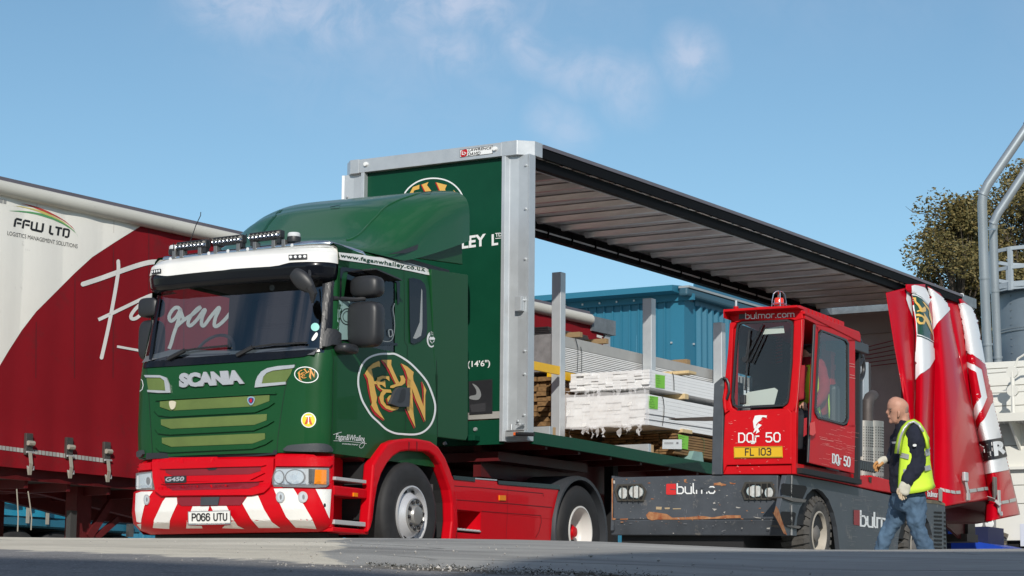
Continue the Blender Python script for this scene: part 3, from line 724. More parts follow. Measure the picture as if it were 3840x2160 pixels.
# roof
n=len(mb.v);top=[cabpt(c,3.035) for c in CC]
r1=[(p[0]+.06 if p[0]<0 else p[0],YC+(p[1]-YC)*.95,3.05) for p in top]
mb.v+=r1
for j in range(len(CC)-1): mb.f.append((idx[len(ZR)-1,j],idx[len(ZR)-1,j+1],n+j+1,n+j))
mb.f.append(tuple(range(n,n+len(CC))))
# back wall and floor
b0=[idx[i,0] for i in range(len(ZR))];b1=[idx[i,len(CC)-1] for i in range(len(ZR))]
for i in range(len(ZR)-1): mb.f.append((b0[i],b0[i+1],b1[i+1],b1[i]))
mb.f.append(tuple(idx[0,j] for j in range(len(CC))))
cab=mb.build('cab',GREEN,L,smooth=True,ang=30,solid=0)
CS=None
# full (uncut) surface for laying print and glass
mb=MB();mb.grid([[cabpt(c,z) for c in cols([.66]+SX)] for z in ZR+[3.06,3.1]]);tmp=mb.build('tmp',None,None);CS=Surf([tmp],LF);bpy.data.objects.remove(tmp)
# windscreen: its own curved glass, slightly proud
wc=[c for c in CC if in_ws(c,2,2.1)];mb=MB();mb.grid([[cabpt(c,z,-.002) for c in wc] for z in (1.965,2.1,2.3,2.5,2.695)]);mb.build('windscreen',GLASSW,L,smooth=True,ang=80)
for s in (-1,1):
    sc_=[('s',x,s) for x in ((-.28,-.6,-.95,-1.31) if s<0 else (0,-.28,-.6,-.95,-1.31))];mb=MB();mb.grid([[cabpt(c,z,-.008) for c in sc_] for z in (2.1,2.3,2.5,2.695,2.81)]);mb.build('door_window',GLASSD if s<0 else GLASS,L,smooth=True)
# interior
IN=mat('cab interior',(.03,.03,.034),.8);INL=mat('cab interior grey',(.11,.115,.125),.7)
mb=MB();mb.box((.46,YC-1.05,1.3),(.5,YC+1.05,2.95));mb.build('rear_trim',IN,L)
MB().box((-1.3,YC-1.05,1.5),(.5,YC+1.05,1.55)).build('cab_floor',IN,L)
mb=MB();rows=[]
for x,z in ((-1.56,1.96),(-1.50,2.03),(-1.25,2.06),(-1.1,2.0),(-1.08,1.55)): rows.append([(x,YC-1.0,z-.02),(x,YC-.6,z),(x,YC,z),(x,YC+.3,z+.02),(x,YC+.7,z+.05),(x,YC+1.0,z)])
mb.grid(rows).build('dashboard',INL,L,smooth=True,ang=60)
for y in (YC-.55,YC+.55):
    mb=MB();mb.box((-.35,y-.27,1.55),(.1,y+.27,1.85));mb.box((.06,y-.26,1.8),(.22,y+.26,2.50));s_=mb.build('seat',IN,L,bevel=.05)
    MB().box((.08,y-.15,2.51),(.20,y+.15,2.72)).build('headrest',IN,s_,bevel=.04)
mb=MB();pts=[]
cw=Vector((-1.0,YC+.55,2.08));u1=Vector((0,1,0));u2=Vector((.45,0,.9)).normalized()
mb.tube([cw+(u1*math.cos(t)+u2*math.sin(t))*.23 for t in [2*math.pi*i/24 for i in range(25)]],.017,6,cap=False);mb.tube([cw-u1*.22,cw+u1*.22],.02,6);mb.tube([cw,cw-u2*.21],.02,6);mb.tube([cw,cw+Vector((-.2,0,-.35))],.04,8);mb.build('steering_wheel',BLACKP,L,smooth=True)
mb=MB();mb.box((-1.33,YC-1.05,2.84),(.5,YC+1.05,2.9));mb.build('headlining',IN,L)
# pillars / trims laid round the glass
decal([z1((1775,480),(1880,480),(1872,700),(1862,1000),(1852,1060),(1768,1216),(1744,1218),(1770,900))],CS,BLACKG,L,'pillar_trim',.008,.004)
decal([z1((103,1400),(112,1358),(160,1342),(700,1292),(1200,1258),(1500,1240),(1742,1226),(1748,1250),(1700,1262),(1600,1296),(1300,1325),(900,1352),(500,1378))],CS,BLACKG,L,'windscreen_trim',.005,.008)
decal([z1((232,640),(268,640),(262,760),(214,1060),(175,1345),(150,1345),(190,1040))],CS,BLACKG,L,'pillar_trim',.006,.004)
decal([z3((690,262),(715,258),(768,272),(795,300),(806,340),(812,600),(806,650),(760,690),(720,706),(700,700),(694,560))],CS,BLACKG,L,'rear_side_window',.006,.006)
decal([z3((772,330),(778,345),(779,500),(778,600),(770,650),(735,672),(715,668),(760,560),(766,440))],CS,mat('curtain in window',(.33,.35,.35),.6),L,'side_window_curtain',.013)
decal([z3((224,190),(240,184),(330,196),(520,222),(600,250),(628,290),(625,420),(612,440),(606,290),(560,262),(400,236),(262,212),(244,215),(232,250),(230,380),(220,400))],CS,BLACKG,L,'door_window_frame',.004,.006)
decal([z3((206,722),(300,700),(610,700),(612,714),(420,724),(212,736))],CS,BLACKG,L,'door_window_frame',.004,.006)
# sticker on side glass
CSi=CS
decal([z3((214,392),(295,400),(290,676),(206,678))],CS,mat('sticker sheet',(.28,.42,.40),.5),L,'window_sticker',.0)
decal([stroke(disc(*z3((275,520))[0],26,30,20),3,True)[i] for i in range(20)]+stroke(disc(*z3((275,520))[0],17,20,20),2,True),CS,BK,L,'window_sticker',.004)
decal(stroke(smoothpoly(z3((596,430),(585,470),(592,520),(596,580),(590,640),(575,680),(540,690),(505,682)),False,4),2.2),CS,mat('etched line',(.3,.33,.33),.5),L,'window_etching',.004)
decal(stroke(smoothpoly(z3((555,610),(578,612),(578,650),(560,655),(555,610)),False,3),3),CS,mat('etched line',(.3,.33,.33)),L,'window_etching',.004)
# white roof band on the door side with web address
decal([z3((192,82),(320,96),(540,128),(700,160),(800,188),(828,208),(838,242),(700,212),(560,185),(420,162),(205,132))],CS,WHITE,L,'roof_band',.004,.004)
# letters along the slope
band=[(215,112),(330,124),(560,160),(700,188),(805,215)]
text('www.faganwhalley.co.uk',*z3((220,124),(800,226),(224,92)),CS,mat('dark green vinyl',(.01,.05,.02),.5),L,'lettering',.03,0,1.1,off=.012,p3=z3((802,188))[0])
# seams
for pts,wd in ((z3((166,735),(180,800),(178,1000),(174,1200),(165,1385)),1.6),(z3((660,205),(664,400),(664,690),(684,720),(682,1000),(668,1312)),1.6),(z3((846,240),(862,350),(872,560),(884,900),(888,1335)),2.2),(z2((1245,25),(1190,120),(1160,230),(1130,420),(1108,590),(1100,690)),2.2),(z2((100,50),(118,250),(130,450),(148,718)),2.2)):
    decal(stroke(pts,wd),CS,mat('seam',(.004,.015,.008),.6),L,'panel_seam',.002)
# ---- monogram on the door
MG=dict(gold=[
 z6((250,385),(300,300),(370,240),(455,202),(470,240),(468,292),(440,282),(345,318),(382,495),(490,502),(540,480),(545,540),(550,590),(495,548),(388,535),(400,620),(425,725),(415,800),(450,900),(500,990),(535,1050),(460,990),(390,920),(342,840),(352,800),(332,700),(310,560),(290,450)),
 z6((490,190),(632,188),(628,260),(660,340),(720,470),(745,515),(695,535),(665,475),(600,330),(545,235)),
 z6((748,418),(800,412),(832,470),(825,520),(780,555),(700,570),(655,592),(612,588),(618,560),(650,548),(740,520),(765,480),(762,445)),
 z6((600,425),(605,495),(560,460),(510,455),(475,475),(455,540),(480,590),(520,608),(620,615),(635,660),(560,655),(520,700),(520,780),(560,840),(640,860),(740,870),(720,900),(640,916),(550,885),(480,810),(455,730),(480,660),(505,628),(440,580),(412,510),(430,440),(500,415)),
 z6((640,690),(600,700),(568,740),(580,800),(600,760),(640,735)),
 z6((770,238),(860,285),(950,365),(940,420),(945,480),(1000,600),(1050,740),(1090,850),(1095,700),(1090,560),(1065,490),(1130,620),(1115,700),(1115,1072),(1040,890),(980,760),(912,560),(905,700),(912,880),(905,890),(850,770),(860,700),(858,570),(862,440),(835,350)),
 z6((850,770),(905,890),(915,800),(940,900),(975,1160),(900,1010),(850,890)),
 z6((865,430),(905,480),(930,640),(945,930),(905,880),(870,700))],
 red=[
 z6((235,398),(252,390),(290,455),(310,560),(332,700),(352,805),(342,812),(300,640),(278,490)),
 z6((328,845),(342,842),(390,922),(460,992),(525,1050),(515,1062),(400,980),(350,910)),
 z6((480,195),(492,192),(545,238),(600,335),(690,535),(680,535),(570,330)),
 z6((402,548),(412,540),(450,590),(502,630),(478,640),(440,610)),
 z6((440,700),(455,730),(480,812),(550,887),(640,918),(660,930),(600,935),(500,880),(450,800)),
 z6((762,250),(775,245),(835,352),(860,440),(858,560),(846,560),(836,440),(810,350)),
 z6((860,590),(870,590),(905,880),(898,882),(865,780)),
 z6((912,590),(922,620),(980,762),(1105,1068),(1098,1082),(1000,860),(940,720)),
 z6((1055,510),(1066,500),(1090,570),(1090,850),(1080,850),(1072,620)),
 z6((822,890),(838,888),(900,1012),(965,1160),(955,1172),(880,1030)),
 z6((550,740),(566,745),(575,800),(600,835),(570,820))])
ROV=[(700,110),(600,103),(480,105),(360,135),(270,190),(205,280),(168,400),(160,520),(175,620),(215,760),(280,880),(350,985),(450,1080),(560,1180),(680,1235),(800,1250),(960,1255),(1080,1225),(1180,1140),(1240,1020),(1262,880),(1245,760),(1180,580),(1120,470),(1000,330),(870,210)]
decal(stroke(smoothpoly(z6(*ROV),True,4),7,True),CS,WH,L,'emblem_ring',.004,maxe=20)
decal(MG['red'],CS,LRED,L,'emblem',.004,maxe=25);decal(MG['gold'],CS,GOLD,L,'emblem',.007,maxe=25)
def mono(cx,cy,sc,surf,parent,ring=True,rotk=0):
    f=lambda P:[(cx+(x-(1300+705*.2623))*sc,cy+(y-(1300+680*.2623))*sc) for x,y in P]
    if ring: decal(stroke(f(smoothpoly(z6(*ROV),True,3)),2.6,True),surf,WH,parent,'emblem_ring',.004)
    decal([f(p) for p in MG['gold']],surf,mat('gold small',(.65,.28,.05),.5),parent,'emblem',.006)
# front emblem ovals
def oval(c,rx,ry,rot,surf,parent,inner=None,k=.8):
    decal(stroke(disc(c[0],c[1],rx,ry,28,rot),3.2,True),surf,WH,parent,'emblem_ring',.004)
    out=[]
    for p in MG['gold']:
        q=[]
        for x,y in p:
            a=(x-(1300+700*.2623))/(550*.2623);b=(y-(1300+680*.2623))/(575*.2623)
            # undo the skew of the side view
            b2=b-.55*a;q.append((c[0]+a*rx*.92*math.cos(rot)-b2*ry*.95*math.sin(rot),c[1]+a*rx*.92*math.sin(rot)+b2*ry*1.0*math.cos(rot)))
        out.append(q)
    decal(out,surf,mat('gold small',(.65,.28,.05),.5),parent,'emblem',.006,maxe=20)
oval(z2((1325,114))[0],44,29,.12,CS,L)
decal(stroke(z2((52,135),(72,160),(78,195),(70,225),(52,240)),2.6),CS,WH,L,'emblem_ring',.004)
# round badges
c=z2((1342,460))[0]
decal([disc(*c,28,28.5)],CS,WH,L,'badge',.003);decal([disc(*c,24,25)],CS,mat('badge yellow',(.75,.6,.02),.4),L,'badge',.005)
decal([z2((1338,425),(1350,425),(1370,495),(1356,495),(1350,475),(1333,477),(1328,492),(1312,490))],CS,mat('badge red',(.55,.06,.02),.4),L,'badge',.007)
decal([z2((1318,428),(1366,426),(1366,434),(1346,435),(1345,490),(1338,490),(1338,436),(1318,437))],CS,WH,L,'badge',.009)
c=z3((846,676))[0]
decal([disc(*c,17.5,30,20)],CS,WH,L,'badge',.003);decal([disc(c[0],c[1]+3,12,21,20)],CS,GREEN,L,'badge',.005)
decal([z3((828,668),(838,656),(846,662),(856,656),(868,668),(862,690),(848,704),(834,690))],CS,WH,L,'badge',.007)
decal([z3((832,678),(862,678),(848,700))],CS,GREEN,L,'badge',.009)
text('BSI',*z3((833,642),(858,640),(833,624)),CS,GREEN,L,'lettering',.02,off=.007)
# signature
def sig(pts,w_): decal(stroke(smoothpoly(z2(*pts),False,4),w_),CS,WH,L,'signature',.004)
text('Fagan&Whalley',*z2((1548,622),(1775,640),(1540,562)),CS,WH,L,'signature',.0,.45,.9)
sig([(1528,572),(1560,560),(1592,552)],1.6);sig([(1530,618),(1640,622),(1783,640)],1.4);sig([(1762,612),(1768,640),(1750,672),(1728,668),(1735,645),(1770,625)],1.4)
text('UK & EUROPEAN TRANSPORT',*z2((1595,645),(1718,655),(1595,635)),CS,WH,L,'lettering',.015)
# door handle
mb=decal([z6((690,588),(720,582),(858,588),(856,700),(848,860),(700,862),(580,818),(610,740),(650,640))],CS,GREYP,L,'door_handle',.004,.035)
decal([smoothpoly(z6((725,660),(735,620),(765,600),(792,620),(795,680),(780,760),(740,800),(705,805),(680,790),(700,740)),True,3)],CS,BLACKP,mb,'handle_recess',.041)
# ---- grille
def slat(pts,m,nm,th=.012,o=.004): return decal([z2(*pts)],CS,m,L,nm,o,th,maxe=40)
for p in (((207,318),(300,310),(1045,269),(1043,315),(935,355),(290,388),(207,360)),((214,455),(1025,414),(1022,462),(930,497),(290,527),(216,498)),((222,595),(1010,560),(1010,605),(915,640),(295,665),(224,637))):
    slat(p,OLIVE,'grille_slat',.006,.002)
for p in (((165,385),(207,363),(290,392),(935,359),(1045,320),(1085,330),(1040,362),(940,402),(290,436),(200,425)),
          ((172,525),(216,500),(290,531),(930,501),(1024,466),(1080,470),(1030,500),(930,540),(290,572),(200,562)),
          ((178,665),(224,640),(295,669),(915,644),(1012,609),(1070,612),(1020,645),(920,680),(290,708),(210,700)),
          ((175,312),(207,312),(300,304),(1045,262),(1100,262),(1090,250),(1040,250),(300,290),(200,298))):
    slat(p,GREEN,'grille_ridge',.022,.0)
for p,q in (([(935,212),(942,165),(958,125),(985,92),(1030,66),(1110,50),(1240,40),(1236,60),(1225,66),(1075,84),(1025,102),(1000,132),(988,182),(1172,168),(1172,188),(1050,200)],None),([(92,118),(210,120),(262,138),(284,190),(291,252),(200,253),(118,246),(116,230),(255,236),(246,160),(215,138),(103,136)],None)):
    slat(p,HLD,'vent_frame',.014)
slat([(988,180),(998,132),(1025,102),(1075,84),(1222,66),(1205,110),(1180,150),(1170,168)],OLIVE,'vent_panel',.003)
slat([(105,138),(215,138),(246,160),(256,232),(118,230)],OLIVE,'vent_panel',.003)
text('SCANIA',*z2((362,214),(858,184),(362,106)),CS,SILV,L,'lettering',.07,0,.97,off=.006,thick=.018,p3=z2((832,80))[0])
decal([smoothpoly(z2((285,322),(308,314),(333,322),(332,350),(322,374),(305,380),(292,365)),True,3)],CS,mat('badge ivory',(.6,.55,.42),.4),L,'badge',.012,.01)
decal([smoothpoly(z2((882,292),(906,280),(936,290),(932,325),(908,350),(884,325)),True,2)],CS,CHROME,L,'badge',.012,.008)
decal([smoothpoly(z2((890,298),(906,290),(928,297),(924,322),(908,336),(892,322)),True,2)],CS,mat('badge blue',(.01,.02,.15),.3),L,'badge',.021)
decal([smoothpoly(z2((902,300),(916,298),(918,320),(908,328),(898,318)),True,2)],CS,LRED,L,'badge',.023)
decal([smoothpoly(z2((1172,697),(1178,668),(1220,650),(1400,638),(1480,648),(1502,676),(1502,703),(1400,704)),True,2)],CS,GREYP,L,'wing_lamp',.004,.03)
decal([z2((32,700),(85,690),(92,720),(75,745),(35,745))],CS,GREYP,L,'wing_lamp',.004,.03)
# ---- lower front: red shell
XB=[(.30,-1.50),(.345,-1.60),(.40,-1.675),(.50,-1.70),(.705,-1.69),(.72,-1.655),(.98,-1.645),(1.02,-1.60)]
HB=[(.30,1.06),(.345,1.11),(.40,1.125),(.50,1.13),(.705,1.125),(.72,1.115),(1.0,1.105),(1.02,1.085)]
BC=cols([-1.37])
ZB=[.30,.345,.40,.45,.50,.6,.705,.72,.8,.9,.98,1.02]
bp=lambda c,z,o=0:cabpt(c,z,o,XB,HB,.24,.40,.05)
mb=MB();mb.grid([[bp(c,z) for c in BC] for z in ZB]);mb.add([bp(c,.30) for c in BC],[tuple(range(len(BC)))]);
bump=mb.build('bumper',RED,L,smooth=True,ang=40)
BS=Surf([bump],LF)
def bd(pts,m,nm,o=.003,th=0,zz=z2,me_=35,par=L): return decal([zz(*pts)],BS,m,par,nm,o,th,maxe=me_)
for p in ([(20,1022),(60,1008),(150,1006),(112,1060),(85,1120),(62,1220),(60,1296),(30,1262),(15,1150)],
 [(250,1052),(335,1052),(338,1100),(300,1180),(280,1230),(276,1292),(150,1284),(160,1222),(195,1150),(225,1085)],
 [(455,1121),(583,1118),(572,1158),(440,1160)],[(412,1225),(420,1265),(525,1268),(530,1287),(405,1287)],
 [(592,1118),(715,1118),(735,1158),(612,1158)],[(745,1185),(800,1268),(850,1291),(680,1285),(700,1265),(745,1262)],
 [(836,1100),(872,1048),(955,1036),(1000,1140),(1060,1238),(1125,1284),(960,1284),(900,1215),(852,1130)],
 [(1076,985),(1225,981),(1300,1100),(1370,1218),(1402,1292),(1242,1281),(1170,1200),(1122,1100)],
 [(1395,988),(1515,990),(1500,1215),(1440,1080)]): bd(p,WHITE,'bumper_stripe')
fr_=bd([(160,772),(1087,756),(1082,870),(1060,970),(1010,1016),(920,1036),(230,1041),(185,1005),(165,900)],RED,'grille_panel',.004,.031)
FS=Surf([fr_,bump],LF)
decal([z2((245,838),(555,830),(575,848),(625,845),(650,825),(978,817),(975,850),(890,875),(305,888),(250,862))],FS,DKRED,L,'grille_slat',.003)
decal([z2((250,955),(968,932),(960,960),(880,985),(300,998),(255,975))],FS,DKRED,L,'grille_slat',.003)
for p in ([(210,830),(250,822),(980,802),(1020,805),(985,815),(650,822),(550,828),(240,836)],[(215,890),(300,893),(890,880),(985,852),(1010,866),(890,925),(240,935)],[(218,945),(250,940),(965,920),(1000,925),(960,932),(250,953)]):
    decal([z2(*p)],FS,RED,L,'grille_ridge',.0,.02)
decal([z2((555,828),(650,824),(628,843),(578,846))],FS,BLACKP,L,'tow_eye_recess',.004)
nb=decal([z2((252,893),(418,887),(418,938),(400,942),(258,947))],FS,BLACKP,L,'name_plate',.02,.008)
text('G450',*z2((262,934),(405,928),(262,900)),FS,SILV,nb,'lettering',.035,.1,1.0,off=.030)
bd([(338,1062),(365,1052),(850,1048),(862,1062),(822,1112),(375,1117),(345,1100)],DKRED,'intake_panel',.004,.004)
bd([(525,1052),(668,1050),(655,1112),(522,1115)],GREYP,'radar_cover',.01,.01)
PP=Plane(LF,'x',-1.725);pl=decal([z2((417,1160),(742,1152),(746,1258),(420,1264))],PP,mat('plate surround',(.35,.36,.37),.35,metal=.6),L,'number_plate',.0,.014)
decal([z2((422,1165),(738,1157),(741,1246),(424,1252))],PP,mat('plate white',(.74,.74,.7),.35),pl,'plate_face',.018)
text_s('PO66 UTU',*z2((450,1230),(714,1226),(450,1178)),PP,BK,pl,.17,.024,z2((714,1174))[0],.3)
text('TRUCK PRODUCTS',*z2((480,1259),(700,1255),(480,1252)),PP,WH,pl,'lettering',0,off=.022)
bd([(1095,748),(1130,727),(1500,755),(1512,800),(1490,818),(1100,815)],RED,'lamp_brow',.0,.03)
bd([(38,800),(150,788),(152,840),(60,850),(36,838)],RED,'lamp_brow',.0,.03)
# headlamps
hsg=mat('lamp housing grey',(.20,.20,.205),.4)
for side_,P in ((0,[(1074,900),(1098,826),(1488,828),(1488,974),(1400,979),(1074,972)]),(1,[(38,868),(158,856),(164,994),(100,1000),(35,1000)])):
    hl=bd(P,hsg,'headlight',.002,.022)
    if side_==0:
        bd([(1090,905),(1104,838),(1345,836),(1350,960),(1090,962)],HLC,'reflector',.026,0,par=hl)
        for c,rx,ry in ((( 1128,900),42,54),((1248,900),76,62)):
            bd(disc(*c,rx,ry,28),hsg,'lamp_ring',.03,par=hl);bd(disc(*c,rx*.86,ry*.86,28),HLC,'reflector_bowl',.034,par=hl);bd(disc(c[0]-rx*.1,c[1],rx*.35,ry*.35,16),LENS,'bulb',.045,par=hl)
        bd([(1345,836),(1390,838),(1395,960),(1345,962)],mat('lamp dark',(.03,.03,.03),.4),'lamp_divider',.027,par=hl)
        bd([(1392,842),(1468,844),(1466,956),(1385,952)],AMBER,'indicator',.03,.004,par=hl)
    else:
        bd([(60,880),(150,868),(156,985),(60,990)],HLC,'reflector',.026,par=hl)
        bd(disc(132,928,26,50,20),HLC,'reflector_bowl',.03,par=hl);bd(disc(132,928,14,30,14),hsg,'bulb',.034,par=hl);bd([(48,888),(62,885),(62,990),(45,990)],WH,'indicator',.03,par=hl)
    o=bd(P,LENS,'lamp_glass',.05,0,par=hl)
for c,rx,ry in (((1130,1050),33,43),((1300,1050),36,43),((108,1070),21,40)):
    fl=bd(disc(*c,rx,ry,24),mat('fog bezel',(.5,.5,.5),.35,metal=.3),'fog_lamp',.004,.012);bd(disc(c[0]+4,c[1],rx*.75,ry*.75,20),HLC,'reflector_bowl',.018,par=fl);bd(disc(c[0]+6,c[1],rx*.25,ry*.45,10),hsg,'bulb',.022,par=fl)
bd(disc(1463,1112,9,15,12),BLACKP,'cap_hole',.006)
decal([z2((100,712),(1100,688),(1100,722),(960,735),(300,752),(95,756))],Plane(LF,'x',-1.62),BLACKP,L,'shadow_gap',.0,.0)
MB().box((-1.2,.2,.25),(-1.0,2.2,.40)).build('front_underrun',DARK,L)
# ---- side: steps, wheel arch, skirt   (plane y=.03)
YS=.03
def SP(*pts,y=YS,zz=z7): return [ (q.x,q.z) for q in (LF.U(a,b,'y',y) for a,b in zz(*pts))]
def sprism(pts,y0,y1,nm,m,par=L,bev=.0,zz=z7,yref=YS,**k): return MB().prism(SP(*pts,y=yref,zz=zz),'y',y0,y1).build(nm,m,par,bevel=bev,**k)
arch_out=[(165,1005),(172,880),(195,620),(215,360),(260,280),(345,160),(420,128),(560,112),(650,118),(760,140),(830,190),(900,300),(945,410),(975,500),(1003,640),(1012,760),(1018,950),(1000,1055),(975,1200)]
arch_in=[(935,1200),(945,1050),(962,900),(958,720),(938,600),(905,500),(850,360),(800,285),(740,242),(680,236),(560,228),(470,240),(400,285),(345,350),(290,450),(255,560),(228,720),(210,880),(190,960)]
archp=SP(*arch_out)+SP(*arch_in)
MB().prism(archp,'y',-.02,.10).build('wheel_arch',RED,L,bevel=.02)
MB().prism(SP(*arch_out[2:-2])+[(p[0],p[1]) for p in SP(*arch_in[1:-1])],'y',.10,.5).build('arch_liner',mat('arch liner',(.012,.012,.013),.8),L)
sprism([(160,50),(330,60),(560,60),(810,90),(815,200),(560,130),(340,160),(215,330),(170,300),(150,235)],.10,.5,'arch_top',REDT)
decal([z7((585,140),(598,150),(592,228),(586,226))],Plane(LF,'y',-.02),mat('seam red',(.1,.001,.003),.6),L,'panel_seam',.002)
decal([z7((660,135),(672,150),(668,238),(662,236))],Plane(LF,'y',-.02),mat('seam red',(.1,.001,.003),.6),L,'panel_seam',.002)
MB().box((-1.0,.36,.0+.25),(3.2,.5,1.3)).build('chassis_shadow_panel',DARK,L) if 0 else None
MB().box((-1.3,.55,.45),(4.6,.75,.85)).build('chassis_rail',DARK,L);MB().box((-1.3,1.65,.45),(4.6,1.85,.85)).build('chassis_rail',DARK,L)
MB().box((-1.2,.6,.5),(1.0,1.8,1.25)).build('engine',DARK,L,bevel=.05)
MB().box((.62,.5,.55),(.68,2.2,1.3)).build('cab_rear_crossmember',DARK,L)
MB().box((2.6,.8,.86),(4.2,1.6,1.0)).build('fifth_wheel',DARK,L,bevel=.03)
# front steps
sx0,sx1=-1.375,-.80
MB().box((sx0,.30,.33),(sx1,.34,1.03)).build('step_housing',RED,L)
MB().box((sx0,.03,.30),(sx1+.06,.34,.345)).build('step_sill',RED,L,bevel=.01)
MB().box((sx0-.01,.04,.34),(sx0+.02,.3,1.0)).build('step_side',RED,L)
q=SP((0,600),(165,680));MB().box((sx0,.02,min(q[0][1],q[1][1])),(sx1,.30,max(q[0][1],q[1][1])+.03)).build('step_box',RED,L,bevel=.012)
for (v0,v1) in ((497,528),(898,940)):
    q=SP((80,v0),(80,v1));z0_,z1_=q[1][1],q[0][1]
    st_=MB().box((sx0,.01,z0_),(sx1-.03,.28,z1_)).build('step',mat('step plate',(.5,.5,.5),.45,metal=.2),L,bevel=.004)
q=SP((0,600),(40,680))
MB().box((q[0][0]+.09,.005,q[1][1]+.02),(q[0][0]+.16,.02,q[0][1]-.02)).build('marker_light',AMBER,L)
# skirt with a recessed step
SK=[(1000,470),(1215,490),(1215,500),(1425,520),(1430,545),(2010,590),(1945,860),(1925,1300),(985,1300),(1010,1000),(1020,860),(1008,640)]
rc=SP((1045,790),(1270,800),(1270,965),(1030,985));rx0,rx1=rc[0][0],rc[1][0];rz1=(rc[0][1]+rc[1][1])/2;rz0=rc[2][1]-.06
sk=SP(*SK)
zbot=.30
top_l=[p for p in sk[:6]]
# upper part
MB().prism([sk[0],sk[1],sk[2],sk[3],sk[4],sk[5],(sk[6][0],rz1),(sk[0][0]+.03,rz1)],'y',YS,YS+.05).build('skirt_panel',RED,L,bevel=.004)
MB().prism([(sk[0][0]+.03,rz1),(rx0,rz1),(rx0,zbot),(sk[0][0]+.0,zbot)],'y',YS,YS+.05).build('skirt_panel',RED,L)
MB().prism([(rx1,rz1),(sk[6][0],rz1),(sk[7][0],zbot),(rx1,zbot)],'y',YS,YS+.05).build('skirt_panel',RED,L)
MB().prism([(rx0,rz0),(rx1,rz0),(rx1,zbot),(rx0,zbot)],'y',YS,YS+.05).build('skirt_panel',RED,L)
mb=MB();mb.add([(rx0,YS+.04,rz1),(rx1,YS+.04,rz1),(rx1,YS+.04,rz0),(rx0,YS+.04,rz0),(rx0+.02,YS+.24,rz1),(rx1-.02,YS+.24,rz1),(rx1-.02,YS+.24,rz0),(rx0+.02,YS+.24,rz0)],[(0,1,5,4),(1,2,6,5),(2,3,7,6),(3,0,4,7),(4,5,6,7)]);mb.build('step_recess',RED,L)
q=SP((1030,958),(1262,1000));MB().box((rx0-.01,YS-.01,q[1][1]),(rx1-.005,YS+.22,q[0][1]-.01)).build('step',mat('step plate',(.5,.5,.5)),L,bevel=.004)
t0=MB()
for i in range(7): t0.cyl((rx0+.03+i*(rx1-rx0-.05)/6,YS+.0,q[0][1]-.012),(rx0+.03+i*(rx1-rx0-.05)/6,YS+.2,q[0][1]-.012),.014,8)
t0.build('step_tread',mat('step plate',(.5,.5,.5)),L)
SKP=Plane(LF,'y',YS)
sr=mat('seam red',(.1,.001,.003),.6)
for pts,wd in (([(1012,560),(1300,580),(1860,632),(1865,660)],2.4),([(1035,692),(1300,712),(1525,728),(1945,765)],2.6),([(1280,800),(1525,820),(1840,842)],2),([(1528,560),(1522,820),(1510,1060)],1.0),([(1840,842),(1845,900),(1820,1000),(1790,1050)],1.6)):
    decal(stroke(z7(*pts),wd),SKP,sr,L,'panel_seam',.003)
sprism([(1438,650),(1500,652),(1500,700),(1440,698)],YS-.012,YS,'marker_light',AMBER)
sprism([(1000,462),(1210,482),(1210,520),(1010,500)],YS-.01,YS+.3,'skirt_cap',BLACKG)
sprism([(1428,510),(2008,552),(2012,594),(1432,545)],YS-.01,YS+.3,'skirt_cap',BLACKG)
sprism([(1212,484),(1425,500),(1425,512),(1212,497)],YS+.0,YS+.3,'tread_plate',ALU)
MB().box((.9,.1,.86),(3.0,2.3,.88)).build('catwalk',DARK,L)
# spray-suppression flap behind front wheel
brs=mat('bristle mat',(.02,.02,.02),.8,col2=(.16,.16,.16),vscale=160,bump=.02,bscale=180)
MB().box((.50,.10,.12),(.58,.46,.86)).build('mud_flap',brs,L)
# ---- wheels
def nuts(parent,x,y,z,r,n,m,rr=.017,ln=.05):
    for i in range(n):
        a=2*math.pi*i/n+.15
        MB().lathe([(0,-ln),(rr*.7,-ln+.004),(rr,-ln+.015),(rr,0)],(x+r*math.cos(a),y,z+r*math.sin(a)),'y',8).build('wheel_nut',m,parent,smooth=True)
TW=mat('tyre rubber',(.02,.02,.02))
for y,near in ((.0,1),(2.06,0)):
    mb=MB();mb.lathe(tyre_profile(.52,.32,.285),(0,y+.01,.52),'y',64);wh=mb.build('front_wheel',RUB,L,smooth=True,ang=50)
    if near:
        mb=MB();mb.lathe([(.287,.01),(.289,-.012),(.275,-.014),(.268,.02),(.255,.05),(.235,.045),(.19,-.02),(.165,-.035)],(0,y,.52),'y',64);mb.build('rim',ALUW,wh,smooth=True,ang=50)
        for i in range(10):
            a=2*math.pi*i/10;mb=MB();mb.lathe([(0,-.003),(.026,-.003),(.028,.004)],(.232*math.cos(a),y+.030,.52+.232*math.sin(a)),'y',12);mb.build('hand_hole',DARK,wh)
        mb=MB();mb.lathe([(.168,-.03),(.17,-.045),(.16,-.05),(.155,-.038),(.100,-.042),(.096,-.06),(.085,-.075),(.04,-.08),(0,-.08)],(0,y,.52),'y',48);mb.build('hub_cover',mat('hub steel',(.42,.41,.39),.32,metal=.6),wh,smooth=True,ang=30)
        nuts(wh,0,y-.038,.52,.132,10,mat('dark nut',(.08,.08,.085),.25,metal=.8),.018,.03)
        decal(stroke(disc(*z7((620,860))[0],22,29,24),2,True),Plane(LF,'y',y-.08),mat('hub line',(.2,.19,.18),.4,metal=.5),wh,'hub_ring',.002) if 0 else None
